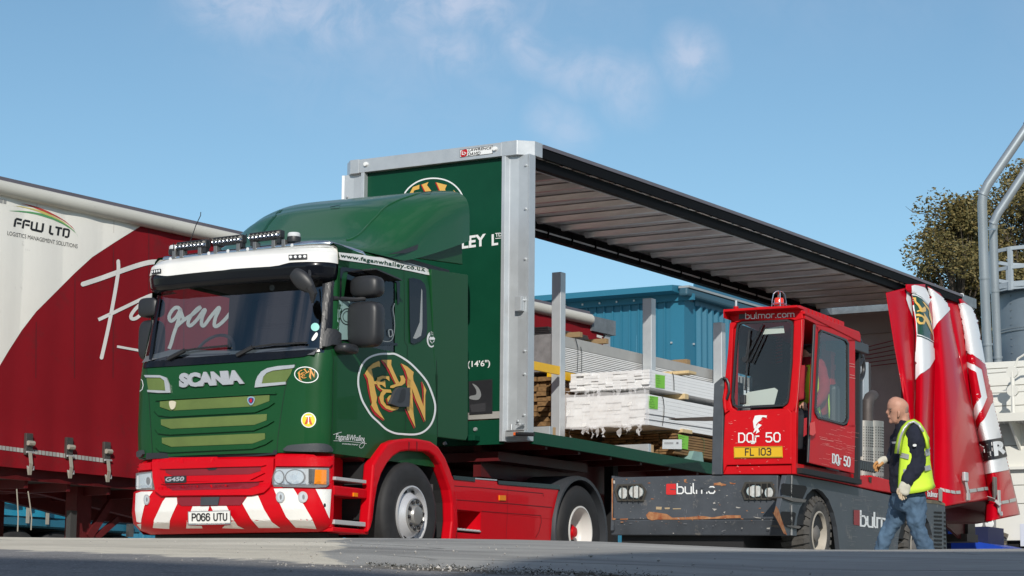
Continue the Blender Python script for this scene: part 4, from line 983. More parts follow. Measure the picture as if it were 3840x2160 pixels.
for y in (.0,):
    wy=.02;mb=MB();mb.lathe(tyre_profile(.52,.30,.285),(3.716,wy,.52),'y',64);wh=mb.build('drive_wheel',RUB,L,smooth=True,ang=50)
    mb=MB();mb.lathe([(.287,.01),(.289,-.012),(.272,-.014),(.262,.03),(.256,.10),(.245,.14),(.222,.155),(.20,.18),(.12,.185)],(3.716,wy,.52),'y',56);mb.build('rim',mat('white wheel',(.66,.65,.62),.4),wh,smooth=True,ang=50)
    mb=MB();mb.lathe([(.10,.19),(.085,.10),(.065,.09),(.055,.06),(0,.055)],(3.716,wy,.52),'y',24);mb.build('hub',RED,wh,smooth=True,ang=40)
    for i in range(8):
        a=2*math.pi*i/8+.2;mb=MB();mb.lathe([(0,-.003),(.033,-.003),(.035,.01)],(3.716+.19*math.cos(a),wy+.172,.52+.19*math.sin(a)),'y',12);mb.build('hand_hole',DARK,wh)
    mb=MB();mb.lathe(tyre_profile(.52,.30,.285),(3.716,wy+.33,.52),'y',40);mb.build('inner_wheel',RUB,L,smooth=True)
    for yy in (1.74,2.08): mb=MB();mb.lathe(tyre_profile(.52,.30,.285),(3.716,yy,.52),'y',40);mb.build('drive_wheel',RUB,L,smooth=True)
MB().cyl((3.716,.4,.52),(3.716,2.1,.52),.09).build('axle',DARK,L)
# rear mudguard
mb=MB();rows=[]
for i in range(25):
    a=R_(196-i*212/24);r0=.60;zz_=.50;row=[]
    for (rr,y) in ((r0,.0),(r0+.035,-.005),(r0+.05,.05),(r0+.05,.62),(r0,.62)): row.append((3.716+rr*math.cos(a)*1.03,y,zz_+rr*math.sin(a)))
    rows.append(row)
mb.grid(rows,True).build('mudguard',GREYP,L,smooth=True,ang=40)
MB().box((4.33,.08,.12),(4.36,.6,.75)).build('mud_flap',brs,L)
# ---- side fairing behind the cab, roof deflector
FPN=SP((846,236),(886,1338),(1082,1362),(1096,1330),(1096,1200),(1097,240),(1092,236),(905,208),(850,196),y=.05,zz=z3)
GPN=SP((1242,938),(1300,925),(1500,862),(1700,800),(1838,772),(1842,1000),(1848,1012),(1500,965),(1330,950),y=.05,zz=z4)
for s in (-1,1):
    y=YC+s*1.105
    MB().prism(FPN,'y',y if s<0 else y-.04,y+.04 if s<0 else y).build('side_fairing',GREEN,L,bevel=.006)
    MB().prism(GPN,'y',y+.03 if s<0 else y-.07,y+.07 if s<0 else y-.03).build('upper_fairing',GREEN,L,bevel=.006)
def dfl(x):   # (half width, base z near, top z, shoulder exponent)
    t=max(0,min(1,(x+1.02)/2.1));return t
mb=MB();rows=[]
NX=26;NA=36
for i in range(NX+1):
    t=i/NX;x=-1.02+2.12*t
    zt_=lerp_t([(-1.02,3.10),(-.73,3.20),(-.4,3.42),(-.07,3.64),(.25,3.78),(.6,3.89),(1.1,4.0)],x)
    hw=1.00+.15*math.sqrt(min(1,t*1.1));zb=3.03+.39*max(0,(x+.15)/1.25)**1.15 if x>-.15 else 3.03
    p=2.2+3.6*sstep(-.4,1.1,x);row=[]
    for j in range(NA+1):
        a=math.pi*j/NA;c_,s_=math.cos(a),math.sin(a)
        yy=YC-hw*math.copysign(abs(c_)**(2/p),c_);zz_=zb+(zt_-zb)*abs(s_)**(2/p)
        if yy<YC or True: row.append((x+(.06*(1-abs(c_)) if t>.5 else 0),yy,zz_))
    rows.append(row)
mb.grid(rows);mb.add(rows[-1],[tuple(range(NA+1))]);mb.add(rows[0],[tuple(range(NA+1))])
dfo=mb.build('roof_deflector',mat('green sheen copy',(.010,.080,.028),.36,spec=.25,coat=.38),L,smooth=True,ang=50)  # cab paint copied lighter and glossier to bring out a sky sheen
MB().box((-.5,YC-1.0,3.02),(.95,YC+1.0,3.1)).build('deflector_base',BLACKP,L)
DS=Surf([dfo],LF)
cr_=[DS.hit(*q,.0) for q in smoothpoly(z4((925,826),(960,818),(1010,790),(1060,745),(1110,690),(1160,640),(1220,575),(1300,530),(1400,492),(1500,460)),False,4)];cr_=[p for p in cr_ if p];MB().tube(cr_,.012,8).build('crease',mat('green sheen copy',(.010,.080,.028)),dfo,smooth=True)
decal([z4((1240,936),(1330,912),(1500,850),(1660,806),(1822,768),(1826,778),(1660,838),(1500,892),(1380,926))],Plane(LF,'y',.045),BLACKP,L,'shadow_gap',.003)  # overhang shade painted as a black wedge below the deflector
z4b=z4
for p in (z4((1505,455),(1590,448),(1570,470),(1508,468)),z4((800,570),(880,553),(870,580),(806,585))):
    decal(stroke(p,1.4,True),DS,mat('seam',(.004,.015,.008)),L,'access_flap',.002)
decal(stroke(z4((435,582),(400,610),(330,690),(275,770)),7),DS,GREENT,L,'edge_strip',.003)
# ---- sun visor
XV=[(2.66,-1.575),(2.70,-1.62),(2.80,-1.63),(2.92,-1.60),(2.99,-1.50),(3.015,-1.36)]
HV=[(2.66,1.03),(2.70,1.065),(2.80,1.075),(2.92,1.07),(2.99,1.05),(3.015,1.01)]
VC=cols([-1.30])
vp_=lambda c,z,o=0:cabpt(c,z,o,XV,HV,.26,.40,.06)
def zsp(c):   # lower edge of the white upper shell
    y=vp_(c,2.8)[1]
    if y<YC: return 2.805+.03*sstep(.62,.44,y)
    return 2.80+.0*y+.035*sstep(1.85,2.1,y)
def vrow(f,n,o=0): return [[vp_(c,f(c,i/n),o) for c in VC] for i in range(n+1)]
mb=MB();rows=[[(p[0]+.14,YC+(p[1]-YC)*.90,2.70) for p in (vp_(c,2.66) for c in VC)]]+vrow(lambda c,t:2.66+(zsp(c)-2.66)*t,10)
mb.grid(rows);vis=mb.build('sun_visor',BLACKG,L,smooth=True,ang=60)
mb=MB();rows=vrow(lambda c,t:zsp(c)-.004+(3.015-zsp(c)+.004)*t,12,.006)
rows=[[vp_(c,zsp(c)-.004,0) for c in VC]]+rows+[[(p[0]+.12,YC+(p[1]-YC)*.96,3.035) for p in (vp_(c,3.015,.006) for c in VC)],[(p[0]+.30,YC+(p[1]-YC)*.94,3.04) for p in (vp_(c,3.015,.006) for c in VC)]]
mb.grid(rows);visw=mb.build('visor_band',WHITE,L,smooth=True,ang=60)
VS=Surf([vis,visw],LF)
for P,n_ in ((((1463,345),(1632,338),(1633,382),(1465,388)),4),(((183,487),(266,474),(266,512),(185,524)),4)):
    ml_=decal([z1(*P)],VS,BLACKP,L,'marker_lamp',.008,.01)
    for k in range(n_):
        u=(k+.5)/n_;cx_=P[0][0]+(P[1][0]-P[0][0])*u;cy_=(P[0][1]+P[3][1])/2+((P[1][1]+P[2][1])-(P[0][1]+P[3][1]))/2*u
        decal([disc(*z1((cx_,cy_))[0],(P[1][0]-P[0][0])*.4*.075*1.1,5.2,12)],VS,WH,ml_,'lamp_lens',.02)
# ---- light bar
PX=lambda u,v,x:LF.U(*z1((u,v))[0],'x',x)
XL=-1.40
a=PX(300,385,XL);b=PX(1540,250,XL)
tb=[Vector((XL+.5,a.y+.12,a.z-.01)),Vector((XL+.1,a.y+.06,a.z)),a,(a*3+b)/4,(a+b)/2,(a+3*b)/4,b,Vector((XL+.0,b.y-.18,b.z+.0)),Vector((XL+.06,b.y-.30,b.z+.0)),Vector((XL+.55,b.y-.36,b.z-.02)),Vector((XL+.72,b.y-.36,b.z-.10))]
lb=MB().tube([tuple(p) for p in tb],.034,12).build('light_bar',CHROME,L,smooth=True)
for u,v in ((400,345),(470,338),(640,312),(788,298),(1000,275),(1155,260),(1330,245),(1425,238)):
    p=PX(u,v,XL-.0);MB().box((XL-.04,p.y-.02,p.z-.035),(XL+.038,p.y+.02,p.z+.04)).build('clamp',mat('clamp grey',(.2,.2,.2),.4,metal=.6),lb,bevel=.004)
for u,v in ((345,378),(705,325),(885,303),(1070,285),(1485,250)):
    p=PX(u,v,XL-.035);MB().lathe([(0,-.006),(.014,-.005),(.018,0)],(XL-.034,p.y,p.z),'x',12).build('bar_lamp',mat('frosted lens',(.6,.62,.63)),lb)
for (u0,v0,u1,v1,h) in ((425,265,705,235,68),(765,222,1045,188,70),(1105,180,1400,145,70)):
    p=PX(u0,v0,XL);q=PX(u1,v1,XL);hh=.085;zc=(p.z+q.z)/2;lamp=MB()
    ang=math.atan2(q.z-p.z,q.y-p.y)
    lo=lamp.bar((XL-.0,p.y,p.z),(XL-.0,q.y,q.z),.08,.082).build('led_bar',BLACKP,lb,bevel=.01)
    for i in range(8):
        t=(i+.5)/8;c=p+(q-p)*t;d=(q-p).normalized()
        mb=MB();mb.lathe([(.0,.004),(.014,0),(.026,-.008)],(XL-.042,c.y,c.z),'x',10);mb.build('led_cell',CHROME,lo,smooth=True)
        mb=MB();mb.bar((XL-.052,(c-d*.045).y,(c-d*.045).z-.034),(XL-.052,(c-d*.045).y,(c-d*.045).z+.034),.008,.005,(0,1,0));mb.build('led_fin',BLACKP,lo)
    for e in (p,q): MB().box((XL-.03,e.y-.03*(1 if e is p else -1)-.02,e.z-.085),(XL+.03,e.y-.03*(1 if e is p else -1)+.02,e.z-.03)).build('bracket',BLACKP,lo)
for u,v in ((388,290),(1500,170)):
    p=PX(u,v,XL+.02);bc=MB().lathe([(.0,-.05),(.064,-.05),(.068,-.015),(.064,.0)],(XL+.03,p.y,p.z),'z',20).build('beacon',BLACKP,lb,smooth=True,ang=40)
    MB().lathe([(.060,.0),(.062,.025),(.052,.04),(0,.043)],(XL+.03,p.y,p.z),'z',20).build('beacon_lens',mat('frosted lens',(.6,.62,.63),.15,coat=.5,var=.1),bc,smooth=True)
MB().tube([tuple(PX(530,225,XL+.2)),tuple(PX(585,65,XL+.2)),tuple(PX(630,-30,XL+.2)),tuple(PX(632,-62,XL+.2))],.0045,6).build('aerial',BLACKP,L)
# ---- mirrors
MX=lambda u,v,y:LF.U(*z3((u,v))[0],'y',y)
def shell(pts,y0,y1,nm,par,m=BLACKP,bev=.05):
    P=[(q.x,q.z) for q in (MX(u,v,(y0+y1)/2) for u,v in pts)];return MB().prism(P,'y',y0,y1).build(nm,m,par,bevel=bev)
def ellbox(c,h,nm,par,m=BLACKP,p=4,yaw=0,tp=0):
    """rounded housing: superellipsoid"""
    mb=MB();rows=[];n1_,n2_=14,24
    for i in range(n1_+1):
        a=-math.pi/2+math.pi*i/n1_;row=[]
        for j in range(n2_):
            b=2*math.pi*j/n2_;e=2/p
            f=lambda v:math.copysign(abs(v)**e,v)
            x=f(math.cos(a))*f(math.cos(b))*h[0];y=f(math.cos(a))*f(math.sin(b))*h[1];z=f(math.sin(a))*h[2]
            k=1+tp*z/h[2];x*=k;y*=k
            row.append((c[0]+x*math.cos(yaw)-y*math.sin(yaw),c[1]+x*math.sin(yaw)+y*math.cos(yaw),c[2]+z))
        rows.append(row)
    return mb.grid(rows,True).build(nm,m,par,smooth=True,ang=60)
yM=-.10
a=MX(402,575,yM);tl=MX(300,430,yM);br_=MX(505,735,yM)
mir=ellbox((a.x,a.y,a.z),(.10,.175,(tl.z-br_.z)/2+.035),'mirror',L,yaw=R_(0),p=4.5,tp=.03)
a2=MX(412,320,yM);ellbox((a2.x,a2.y,a2.z),(.10,.165,.105),'upper_mirror',mir,p=3.5)
MB().tube([tuple(MX(180,395,.10)),tuple(MX(330,405,-.02)),tuple(MX(400,398,yM))],.022,8).build('mirror_arm',BLACKP,mir,smooth=True)
a3=MX(270,740,-.02);ellbox((a3.x,a3.y+.0,a3.z),(.13,.09,.05),'mirror_foot',mir,p=3)
MB().tube([tuple(MX(250,720,.06)),tuple(MX(330,740,yM))],.035,8).build('mirror_arm',BLACKP,mir,smooth=True)
a4=MX(460,215,-.06);mb=MB();mb.bar(tuple(MX(425,200,-.02)),tuple(MX(600,275,-.02)),.16,.015);mb.build('wind_deflector',BLACKP,L)
# pillar cover at mirror foot
decal([z3((105,735),(118,640),(135,612),(180,615),(205,640),(205,720),(160,720),(130,735))],CS,BLACKP,L,'pillar_cover',.006,.05)
# front kerb mirror
KX=lambda u,v,x:LF.U(*z1((u,v))[0],'x',x)
c=KX(1575,575,-1.72);km=None
mb=MB();rows=[]
pa,pb=KX(1500,505,-1.78),KX(1665,655,-1.74)
d=(pb-pa)
for i in range(13):
    t=i/12;cc=pa+d*t;r_=.095*(math.sin(math.pi*min(1,max(0,.12+t*.78)))**.45);row=[]
    n_=d.normalized();sd=n_.cross(Vector((1,0,0))).normalized()
    for j in range(14):
        b=2*math.pi*j/14;row.append(cc+sd*math.cos(b)*r_*.9+Vector((1,0,0))*math.sin(b)*r_*.5)
    rows.append(row)
mb.grid(rows,True);mb.add(rows[0],[tuple(range(14))]);mb.add(rows[-1],[tuple(range(14))])
km=mb.build('kerb_mirror',BLACKP,L,smooth=True,ang=60)
mb=MB();mb.tube([tuple(KX(1655,640,-1.74)),tuple(KX(1688,700,-1.72)),tuple(KX(1680,790,-1.70))],[.05,.04,.012],8);mb.build('mirror_stalk',BLACKP,km,smooth=True)
MB().tube([tuple(KX(1635,560,-1.72)),tuple(KX(1655,535,-1.66)),tuple(KX(1650,490,-1.58))],.014,6).build('mirror_arm',BLACKP,km)
# far side mirrors
for (u,v,hx,hz) in ((186,835,.13,.098),(188,1140,.13,.20)):
    p=LF.U(*z1((u,v))[0],'x',-1.28);ellbox((p.x,p.y+.02,p.z),(.09,.125,hz),'far_mirror',L,p=4)
p=LF.U(*z1((195,920))[0],'x',-1.28);MB().tube([(p.x,p.y,p.z+.1),(p.x,p.y,p.z-.1)],.03,8).build('mirror_arm',BLACKP,L)
# wipers
for P in (((345,1325),(500,1245),(640,1225),(905,1200)),((985,1290),(1130,1215),(1300,1190),(1635,1172))):
    pts=[CS.hit(*q,.03) for q in z1(*P)];mb=MB();mb.tube(pts[:2],.022,6);mb.tube(pts[1:],.010,6);wp=mb.build('wiper',BLACKP,L)
# tax disc and sticker
decal([disc(*z1((1705,1018))[0],15.5,15.5)],CS,mat('disc green',(.25,.6,.55),.5),L,'window_disc',.008)
decal([smoothpoly(z1((1680,1115),(1712,1070),(1728,1078),(1722,1110),(1690,1145),(1672,1140)),True,3)],CS,WH,L,'window_tag',.008)
decal([disc(*z1((1290,640))[0],10,11,18)],CS,mat('faint sticker',(.15,.16,.17),.6),L,'window_disc',-.02)
# ================================================================== RED AND WHITE CURTAIN TRAILER (left)
FF=Frame((-2.647,5.199,0),R_(-2))
F=root('closed_trailer',FF,'closed curtain trailer with a red side, white corner and large white handwriting','trailer')
ZF=4.29
z5=ZM(0,620,.5384);z5b=ZM(0,700,.17947);z6b=ZM(0,1350,.5592);z9=ZM(1970,1060,.27605)
FR=mat('faded red curtain',(.225,.009,.015),.6,spec=.12,var=.10,vscale=.9,dirt=((.13,.02,.022),2.2,.56,.2),stretch=(1,1,.5))
FWm=mat('dirty white curtain',(.82,.80,.735),.6,var=.05,vscale=1.5,dirt=((.5,.48,.44),6,.62,.15),stretch=(1,1,.4))
def fcy(x,z): # gentle pocketing between the vertical seams and towards the foot
    s=abs(math.sin(math.pi*(x+.25)/.62));return -.013*s-.012*math.sin(x*2.1+z*2.6)*math.sin(z*1.9+x*.6)+(-.05*sstep(1.6,1.15,z)*(.6+.4*s))+.012*math.sin(x*1.1+z*1.3)
mb=MB();rows=[]
for i in range(160):
    x=-1.4+14.2*i/159;rows.append([(x,fcy(x,z),z) for z in [1.10+(ZF-.12-1.10)*j/24 for j in range(25)]])
mb.grid(rows);fc=mb.build('curtain',FR,F,smooth=True,ang=80)
FSf=Surf([fc],FF)
wedge=z5((-160,140),(0,165),(300,215),(700,300),(1050,372),(1045,384),(920,460),(800,535),(640,640),(520,750),(380,890),(250,1020),(150,1150),(60,1290),(0,1390),(-60,1530),(-160,1760))
decal([wedge],FSf,FWm,F,'white_panel',.003,maxe=60)
seamm=mat('seam dark red',(.09,.006,.01),.7)
for u in (250,520,788,1035,1280):
    decal(stroke(z5((u,{250:1090,520:765,788:560,1035:400,1280:430}[u]),(u-3,1480)),2.4),FSf,seamm,F,'curtain_seam',.005)
for u in (250,785): decal(stroke(z5((u+8,220 if u<400 else 330),(u+4,290 if u<400 else 470)),1.2),FSf,mat('faint dirt',(.42,.4,.37),.7),F,'curtain_mark',.006)
# logo
for P,m_ in ((((165,503),(400,503),(620,520),(850,560),(1050,620),(1250,715),(1420,820),(1540,920),(1600,1000),(1630,1070),(1590,985),(1480,890),(1300,780),(1100,690),(900,625),(750,582),(560,548),(380,525)),(.10,.33,.13)),
             (((290,402),(440,410),(700,462),(900,520),(1100,610),(1300,720),(1480,860),(1590,985),(1470,860),(1300,745),(1100,645),(950,590),(780,520),(600,465),(430,425)),(.60,.52,.15)),
             (((425,348),(600,378),(800,432),(1000,515),(1200,620),(1350,712),(1500,840),(1560,915),(1440,800),(1300,700),(1100,600),(900,520),(700,440),(550,385)),(.5,.06,.035))):
    decal([z5b(*P)],FSf,mat('logo %.2f'%m_[0],m_,.5),F,'logo',.006)
def seg(pts,w_): decal(stroke(z5b(*pts),w_),FSf,BK,F,'lettering',.006)
ink=8
for d in (0,174): seg([(292+d,838+d*.2),(318+d,690+d*.2),(340+d,672+d*.2),(450+d,698+d*.2)],ink);seg([(345+d,757+d*.2),(437+d,776+d*.2)],7)
seg([(665,728),(645,880),(670,897),(740,912)],ink);seg([(770,745),(748,905)],7);seg([(740,912),(860,940),(875,925),(897,765)],ink)
seg([(1050,810),(1030,960),(1050,980),(1105,995)],ink);seg([(1150,845),(1292,875)],7);seg([(1222,860),(1200,1020)],ink)
seg([(1330,870),(1312,1040)],ink);seg([(1330,880),(1425,900),(1440,915),(1420,1040),(1400,1055),(1345,1045)],7)
text('LOGISTICS MANAGEMENT SOLUTIONS',*z5b((145,1010),(1612,1292),(150,925)),FSf,BK,F,'lettering',.0,off=.006,p3=z5b((1618,1208))[0])
decal([z5b((-60,240),(52,262),(45,350),(-60,330)),z5b((66,270),(128,284),(120,365),(60,350))],FSf,mat('grey print',(.3,.3,.29),.6),F,'lettering',.006)
# handwriting
def hand(pts,w_,z=z5): decal(stroke(smoothpoly(z(*pts),False,5),w_),FSf,WH_,F,'handwriting',.007)
WH_=mat('white handwriting',(.70,.69,.66),.6)
hand([(575,828),(700,787),(810,747),(950,699),(1040,676),(1110,672)],18);decal([disc(*z5((575,828))[0],9,9,12),disc(*z5((1112,674))[0],10,9,12)],FSf,WH_,F,'handwriting',.008)
hand([(820,670),(822,720),(812,800),(790,930),(760,1090),(730,1230),(705,1338)],13.5);decal([disc(*z5((820,668))[0],6.5,7,12),disc(*z5((704,1340))[0],7,7,12)],FSf,WH_,F,'handwriting',.008)
hand([(682,1076),(780,1030),(900,972),(1000,925),(1060,903),(1010,940),(950,990),(912,1040),(915,1068),(950,1062),(1010,1010),(1050,970),(1060,975),(1040,1030),(1060,1050),(1110,1010)],13)
hand([(812,1262),(1010,1298),(1200,1335)],9)
hand([(470,955),(430,850),(400,832),(360,860),(330,920),(350,960),(400,920),(440,850),(425,930),(400,1010),(375,1080),(350,1170),(330,1220)],13,z1)
hand([(395,1015),(470,950),(560,890),(625,830),(590,850),(530,920),(508,980),(530,1003),(590,950),(650,865),(668,860),(640,930),(635,990),(660,1000),(720,920),(790,838),(800,850),(765,930),(755,1000),(785,1005),(850,950),(930,860),(960,900),(950,1000),(1000,1000)],13,z1)
# striped print near the tail
decal([z9((-200,395),(20,515),(240,698),(60,702),(-10,640),(-200,500))],FSf,mat('print green',(.02,.09,.045),.6),F,'print',.005)
decal([z9((-200,440),(12,592),(148,708),(60,714),(12,680),(-200,520))],FSf,WH_,F,'print',.007)
decal([z9((-100,740),(0,800),(145,790),(135,832),(60,835),(-100,820))],FSf,mat('print green',(.02,.09,.045),.6),F,'print',.005)
decal([z9((965,705),(1010,716),(1100,745),(1040,760),(965,740))],FSf,WH_,F,'print',.006)
# top tube and roof edge
CREAM=mat('cream tube',(.56,.55,.49),.5,var=.06,dirt=((.3,.28,.24),5,.62,.15),stretch=(.4,1,1))
MB().tube([(x,-.03,ZF-.135) for x in (-1.4,2,5,8,12.35)],.085,14).build('roof_tube',CREAM,F,smooth=True)
MB().box((-1.4,.0,ZF-.07),(12.4,2.5,ZF)).build('roof',ROOFT,F)
MB().box((-1.4,-.05,ZF-.06),(12.4,.0,ZF-.045)).build('roof_edge',ROOFT,F)
MB().prism([(12.4,-.04),(13.1,-.04),(13.1,2.5),(12.4,2.5)],'z',ZF-.30,ZF-.07).build('rear_cap',mat('weathered galvanised',(.2,.23,.25)),F)
MB().box((12.85,.0,1.1),(13.0,.1,ZF-.3)).build('rear_post',GALV,F);MB().box((-1.4,2.4,1.1),(12.9,2.5,ZF-.07)).build('far_curtain',FR,F);MB().box((12.85,.1,1.1),(12.9,2.4,ZF-.3)).build('rear_door',FR,F)
# straps, buckles and reflective marking
cell=None
for i in range(30):
    u=-12+i*24.2
    if any(abs(u+10-b)<17 for b in (193,463,715)): continue
    v0=574+u*.1235
    decal([z6b((u,v0),(u+21,v0+2.4),(u+21,v0+31),(u,v0+28.5))],FSf,mat('reflective tape',(.42,.43,.41),.45,metal=.2),F,'reflective_marker',.006)
for i,(u,v) in enumerate(((193,490),(463,518),(715,548))):
    p=FF.U(*z6b((u,v+2))[0],'y',-.05);q=FF.U(*z6b((u-3,v+235))[0],'y',-.05)
    bk=MB().box((p.x-.05,p.y-.02,p.z-.24),(p.x+.05,p.y+.02,p.z)).build('buckle',mat('buckle steel',(.16,.15,.14),.4,metal=.7,var=.3),F,bevel=.004)
    MB().tube([(p.x-.045,p.y-.04,p.z-.11),(p.x+.045,p.y-.04,p.z-.11)],.028,8).build('roller',mat('strap webbing',(.33,.31,.26),.8),bk)
    MB().tube([(p.x-.055,p.y-.035,p.z-.21),(p.x+.055,p.y-.035,p.z-.21)],.012,8).build('ratchet_pin',ALU,bk)
    mb=MB();pts=[(p.x-.01,-.09,p.z-.20),(p.x-.02,-.125,p.z-.34),(p.x-.012,-.10,p.z-.46),(p.x-.015,-.08,q.z+.02)]
    for a_,b_ in zip(pts,pts[1:]): mb.bar(a_,b_,.05,.006,(0,-1,0))
    mb.build('strap',mat('strap webbing',(.25,.235,.20),.8),F)
    MB().tube([(q.x-.05,-.08,q.z+.02),(q.x-.02,-.1,q.z-.02),(q.x+.03,-.1,q.z-.02),(q.x+.05,-.08,q.z+.02)],.008,6).build('hook',ALU,F)
MB().box((-1.4,.06,.98),(12.9,.12,1.13)).build('side_rail',REDT,F)
MB().box((-1.4,.1,1.0),(12.9,2.4,1.06)).build('deck',DARK,F)
for y in (.75,1.65): MB().prism([(-1.4,1.02),(12.9,1.02),(12.9,.70),(3.2,.70),(1.6,.90),(-1.4,.92)],'y',y,y+.1).build('chassis_beam',REDT,F)
for i in range(22): MB().box((-1.3+i*.66,.12,.9),(-1.25+i*.66,2.4,1.0)).build('cross_member',REDT,F)
RD=mat('landing leg red',(.10,.006,.008),.6,var=.2)
def fp(u,v,y): return FF.U(*z6b((u,v))[0],'y',y)
a=fp(567,900,.5);MB().box((a.x-.12,.5,0.0),(a.x+.12,.68,1.0)).build('landing_leg',RD,F)
MB().box((a.x-.10,1.9,0.0),(a.x+.10,2.06,1.0)).build('landing_leg',RD,F)
mb=MB();p,q=fp(590,1190,.5),fp(745,950,.5);mb.bar(p,q,.05,.10);p,q=fp(640,1195,.5),fp(790,1065,.5);mb.bar(p,q,.04,.07);mb.build('leg_brace',RD,F)
a=fp(488,1010,.4);MB().box((a.x-.05,.38,0),(a.x+.05,.45,a.z)).build('prop',mat('dark post',(.05,.05,.05),.6),F)
for pts in (((112,865),(118,960),(122,1050),(118,1150)),((188,880),(200,960),(212,1060),(208,1140))):
    MB().tube([tuple(fp(u,v,.1)) for u,v in pts],.007,5).build('hanging_strap',mat('strap webbing',(.33,.31,.26)),F)
for x in (8.6,9.9,11.2):
    for y in (.1,2.1): twheel(x,y,.5,F)
MB().box((11.6,.3,.3),(12.8,2.2,.9)).build('rear_lockers',DARK,F)
# tractor end hidden out of frame: running gear below the front overhang


# ================================================================== TEAL TRAILER behind
TF=Frame((2.0,14.2,0),R_(-3))
X=root('teal_trailer',TF,'teal blue curtain trailer seen low down beneath the red trailer','trailer')
TEAL=mat('teal curtain',(.02,.27,.42),.45,coat=.2,var=.12,vscale=2)
def tp(u,v,y=0): return TF.U(*z6b((u,v))[0],'y',y)
q=tp(250,1060);zb_=q.z
mb=MB();rows=[]
for i in range(83):
    x=-6+i*.17;rows.append([(x,.03*math.sin(x*5.3)+.04*math.sin(z*7+x),z) for z in [zb_+.02+(3.9-zb_)*j/24 for j in range(25)]])
mb.grid(rows).build('curtain',TEAL,X,smooth=True,ang=80)
MB().box((-6,-.03,zb_-.13),(8,.06,zb_-.02)).build('side_rail',mat('teal rail',(.015,.12,.19),.5),X)
for u in (20,150,320,440,510): 
    p=tp(u,1040,-.05)
for i in range(28):
    x=-5.9+i*.48;MB().box((x,-.06,zb_+.22),(x+.40,-.045,zb_+.29)).build('reflective_marker',mat('reflective tape dull',(.25,.27,.26),.6),X)
for u,v in ((320,930),(508,985),(190,880),(870,1100)):
    p=tp(u,v,-.08);MB().box((p.x-.06,-.12,p.z-.22),(p.x+.06,-.06,p.z)).build('buckle',mat('buckle steel',(.16,.15,.14)),X);MB().box((p.x-.04,-.10,zb_-.1),(p.x+.03,-.09,p.z-.2)).build('strap',mat('strap webbing',(.33,.31,.26)),X)
MB().box((-6,.08,zb_-.15),(8,2.5,3.95)).build('body',mat('teal rail',(.015,.12,.19)),X)
for u in (120,400,830):
    p=tp(u+ (12 if u<200 else 0),1250,.05)
    wh=MB().lathe(tyre_profile(.52,.3,.3),(p.x,.1,.48),'y',32).build('wheel',RUB,X,smooth=True)
    MB().lathe([(.31,-.0),(.312,-.02),(.29,-.02),(.28,.06),(0,.07)],(p.x,.1,.48),'y',32).build('rim',mat('dark wheel',(.03,.03,.03),.6),wh)
    MB().lathe([(.30,-.02),(.335,-.02),(.335,-.03),(.30,-.03)],(p.x,.1,.48),'y',32).build('rim_edge',WH,wh)
MB().box((-6,.5,.5),(8,.6,zb_-.1)).build('chassis_beam',DARK,X)

# ================================================================== BLUE BUILDING
KB=55;z10=ZM(2450,1050,.13802)
c0=at(*z10((825,545))[0],KB)
BF=Frame((c0.x,c0.y,0));B=root('blue_building',BF,'blue profiled metal shed with a deep eaves fascia behind the load','building')
BLUE=mat('blue cladding',(.024,.150,.235),.5,var=.06,vscale=.5,spec=.4)
BLUD=mat('blue flashing',(.026,.16,.25),.5,spec=.3)
zt=c0.z
def bz(u,v,ax,val): return BF.U(*z10((u,v))[0],ax,val)
def sheet(n,pitch,depth,ax,h0,h1,prof):
    mb=MB();v=[];pts=[]
    for i in range(n):
        for a,d in prof: pts.append((i*pitch+a*pitch,d*depth))
    pts.append((n*pitch,prof[0][1]*depth))
    rows=[]
    for h in (h0,h1): rows.append([(d,a,h) if ax=='y' else (a,d,h) for a,d in pts])
    return mb.grid(rows)
# left wall (faces the camera side, runs along +y), trapezoid ribs
pl_=.235
prof=[(0,0),(.50,0),(.60,.0),(.66,1),(.80,1),(.86,0)]
m0=sheet(4,pl_,-.04,'y',0,zt-.02,prof).build('wall_panel',BLUE,B);m0.location=(.0,.32,0)
for i in range(1,30): dupe(m0,(.0,.32+i*4*pl_+.002*i,0))
pr_=.30
prof2=[(0,0),(.42,0),(.54,1),(.84,1),(.96,0)]
m1=sheet(4,pr_,-.10,'x',0,bz(905,630,'y',0).z,prof2).build('wall_panel',BLUE,B);m1.location=(.52,0,0)
for i in range(1,22): dupe(m1,(.52+i*4*pr_+.002*i,0,0))
MB().prism([(-.03,.34),(-.03,-.03),(.52,-.03),(.52,.0),(0,0),(0,.34)],'z',0,zt).build('corner_flashing',BLUD,B)
zs=bz(0,470,'x',-.25);f0=bz(0,335,'x',-.5);f1=bz(0,180,'x',-.5)
MB().box((-.1,-.3,zt-.02),(0,30,zt+.13)).build('soffit_trim',BLUD,B)
MB().prism([(-.06,zt+.13),(-.55,f0.z),(-.55,f1.z),(6,f1.z+.6),(6,zt+.13)],'y',.02,30).build('eaves_fascia',BLUD,B)
MB().box((.5,-.05,bz(905,630,'y',0).z-.02),(30,0.0,zt+.45)).build('verge_panel',mat('blue flashing shade',(.03,.14,.23),.5),B)
MB().box((-.35,-.28,zt+.05),(30,-.04,f1.z-.05)).build('gutter',mat('gutter blue grey',(.03,.09,.13),.5),B,bevel=.05)
MB().box((-.3,-.3,f1.z-.05),(30,-.02,f1.z)).build('gutter_edge',mat('gutter grey',(.30,.33,.34),.5),B)
MB().prism([(-.36,-.285),(-.05,-.285),(.25,-.285)],'z',f1.z-.3,f1.z-.02).build('gutter_end',WH,B) if 0 else None
scw=None
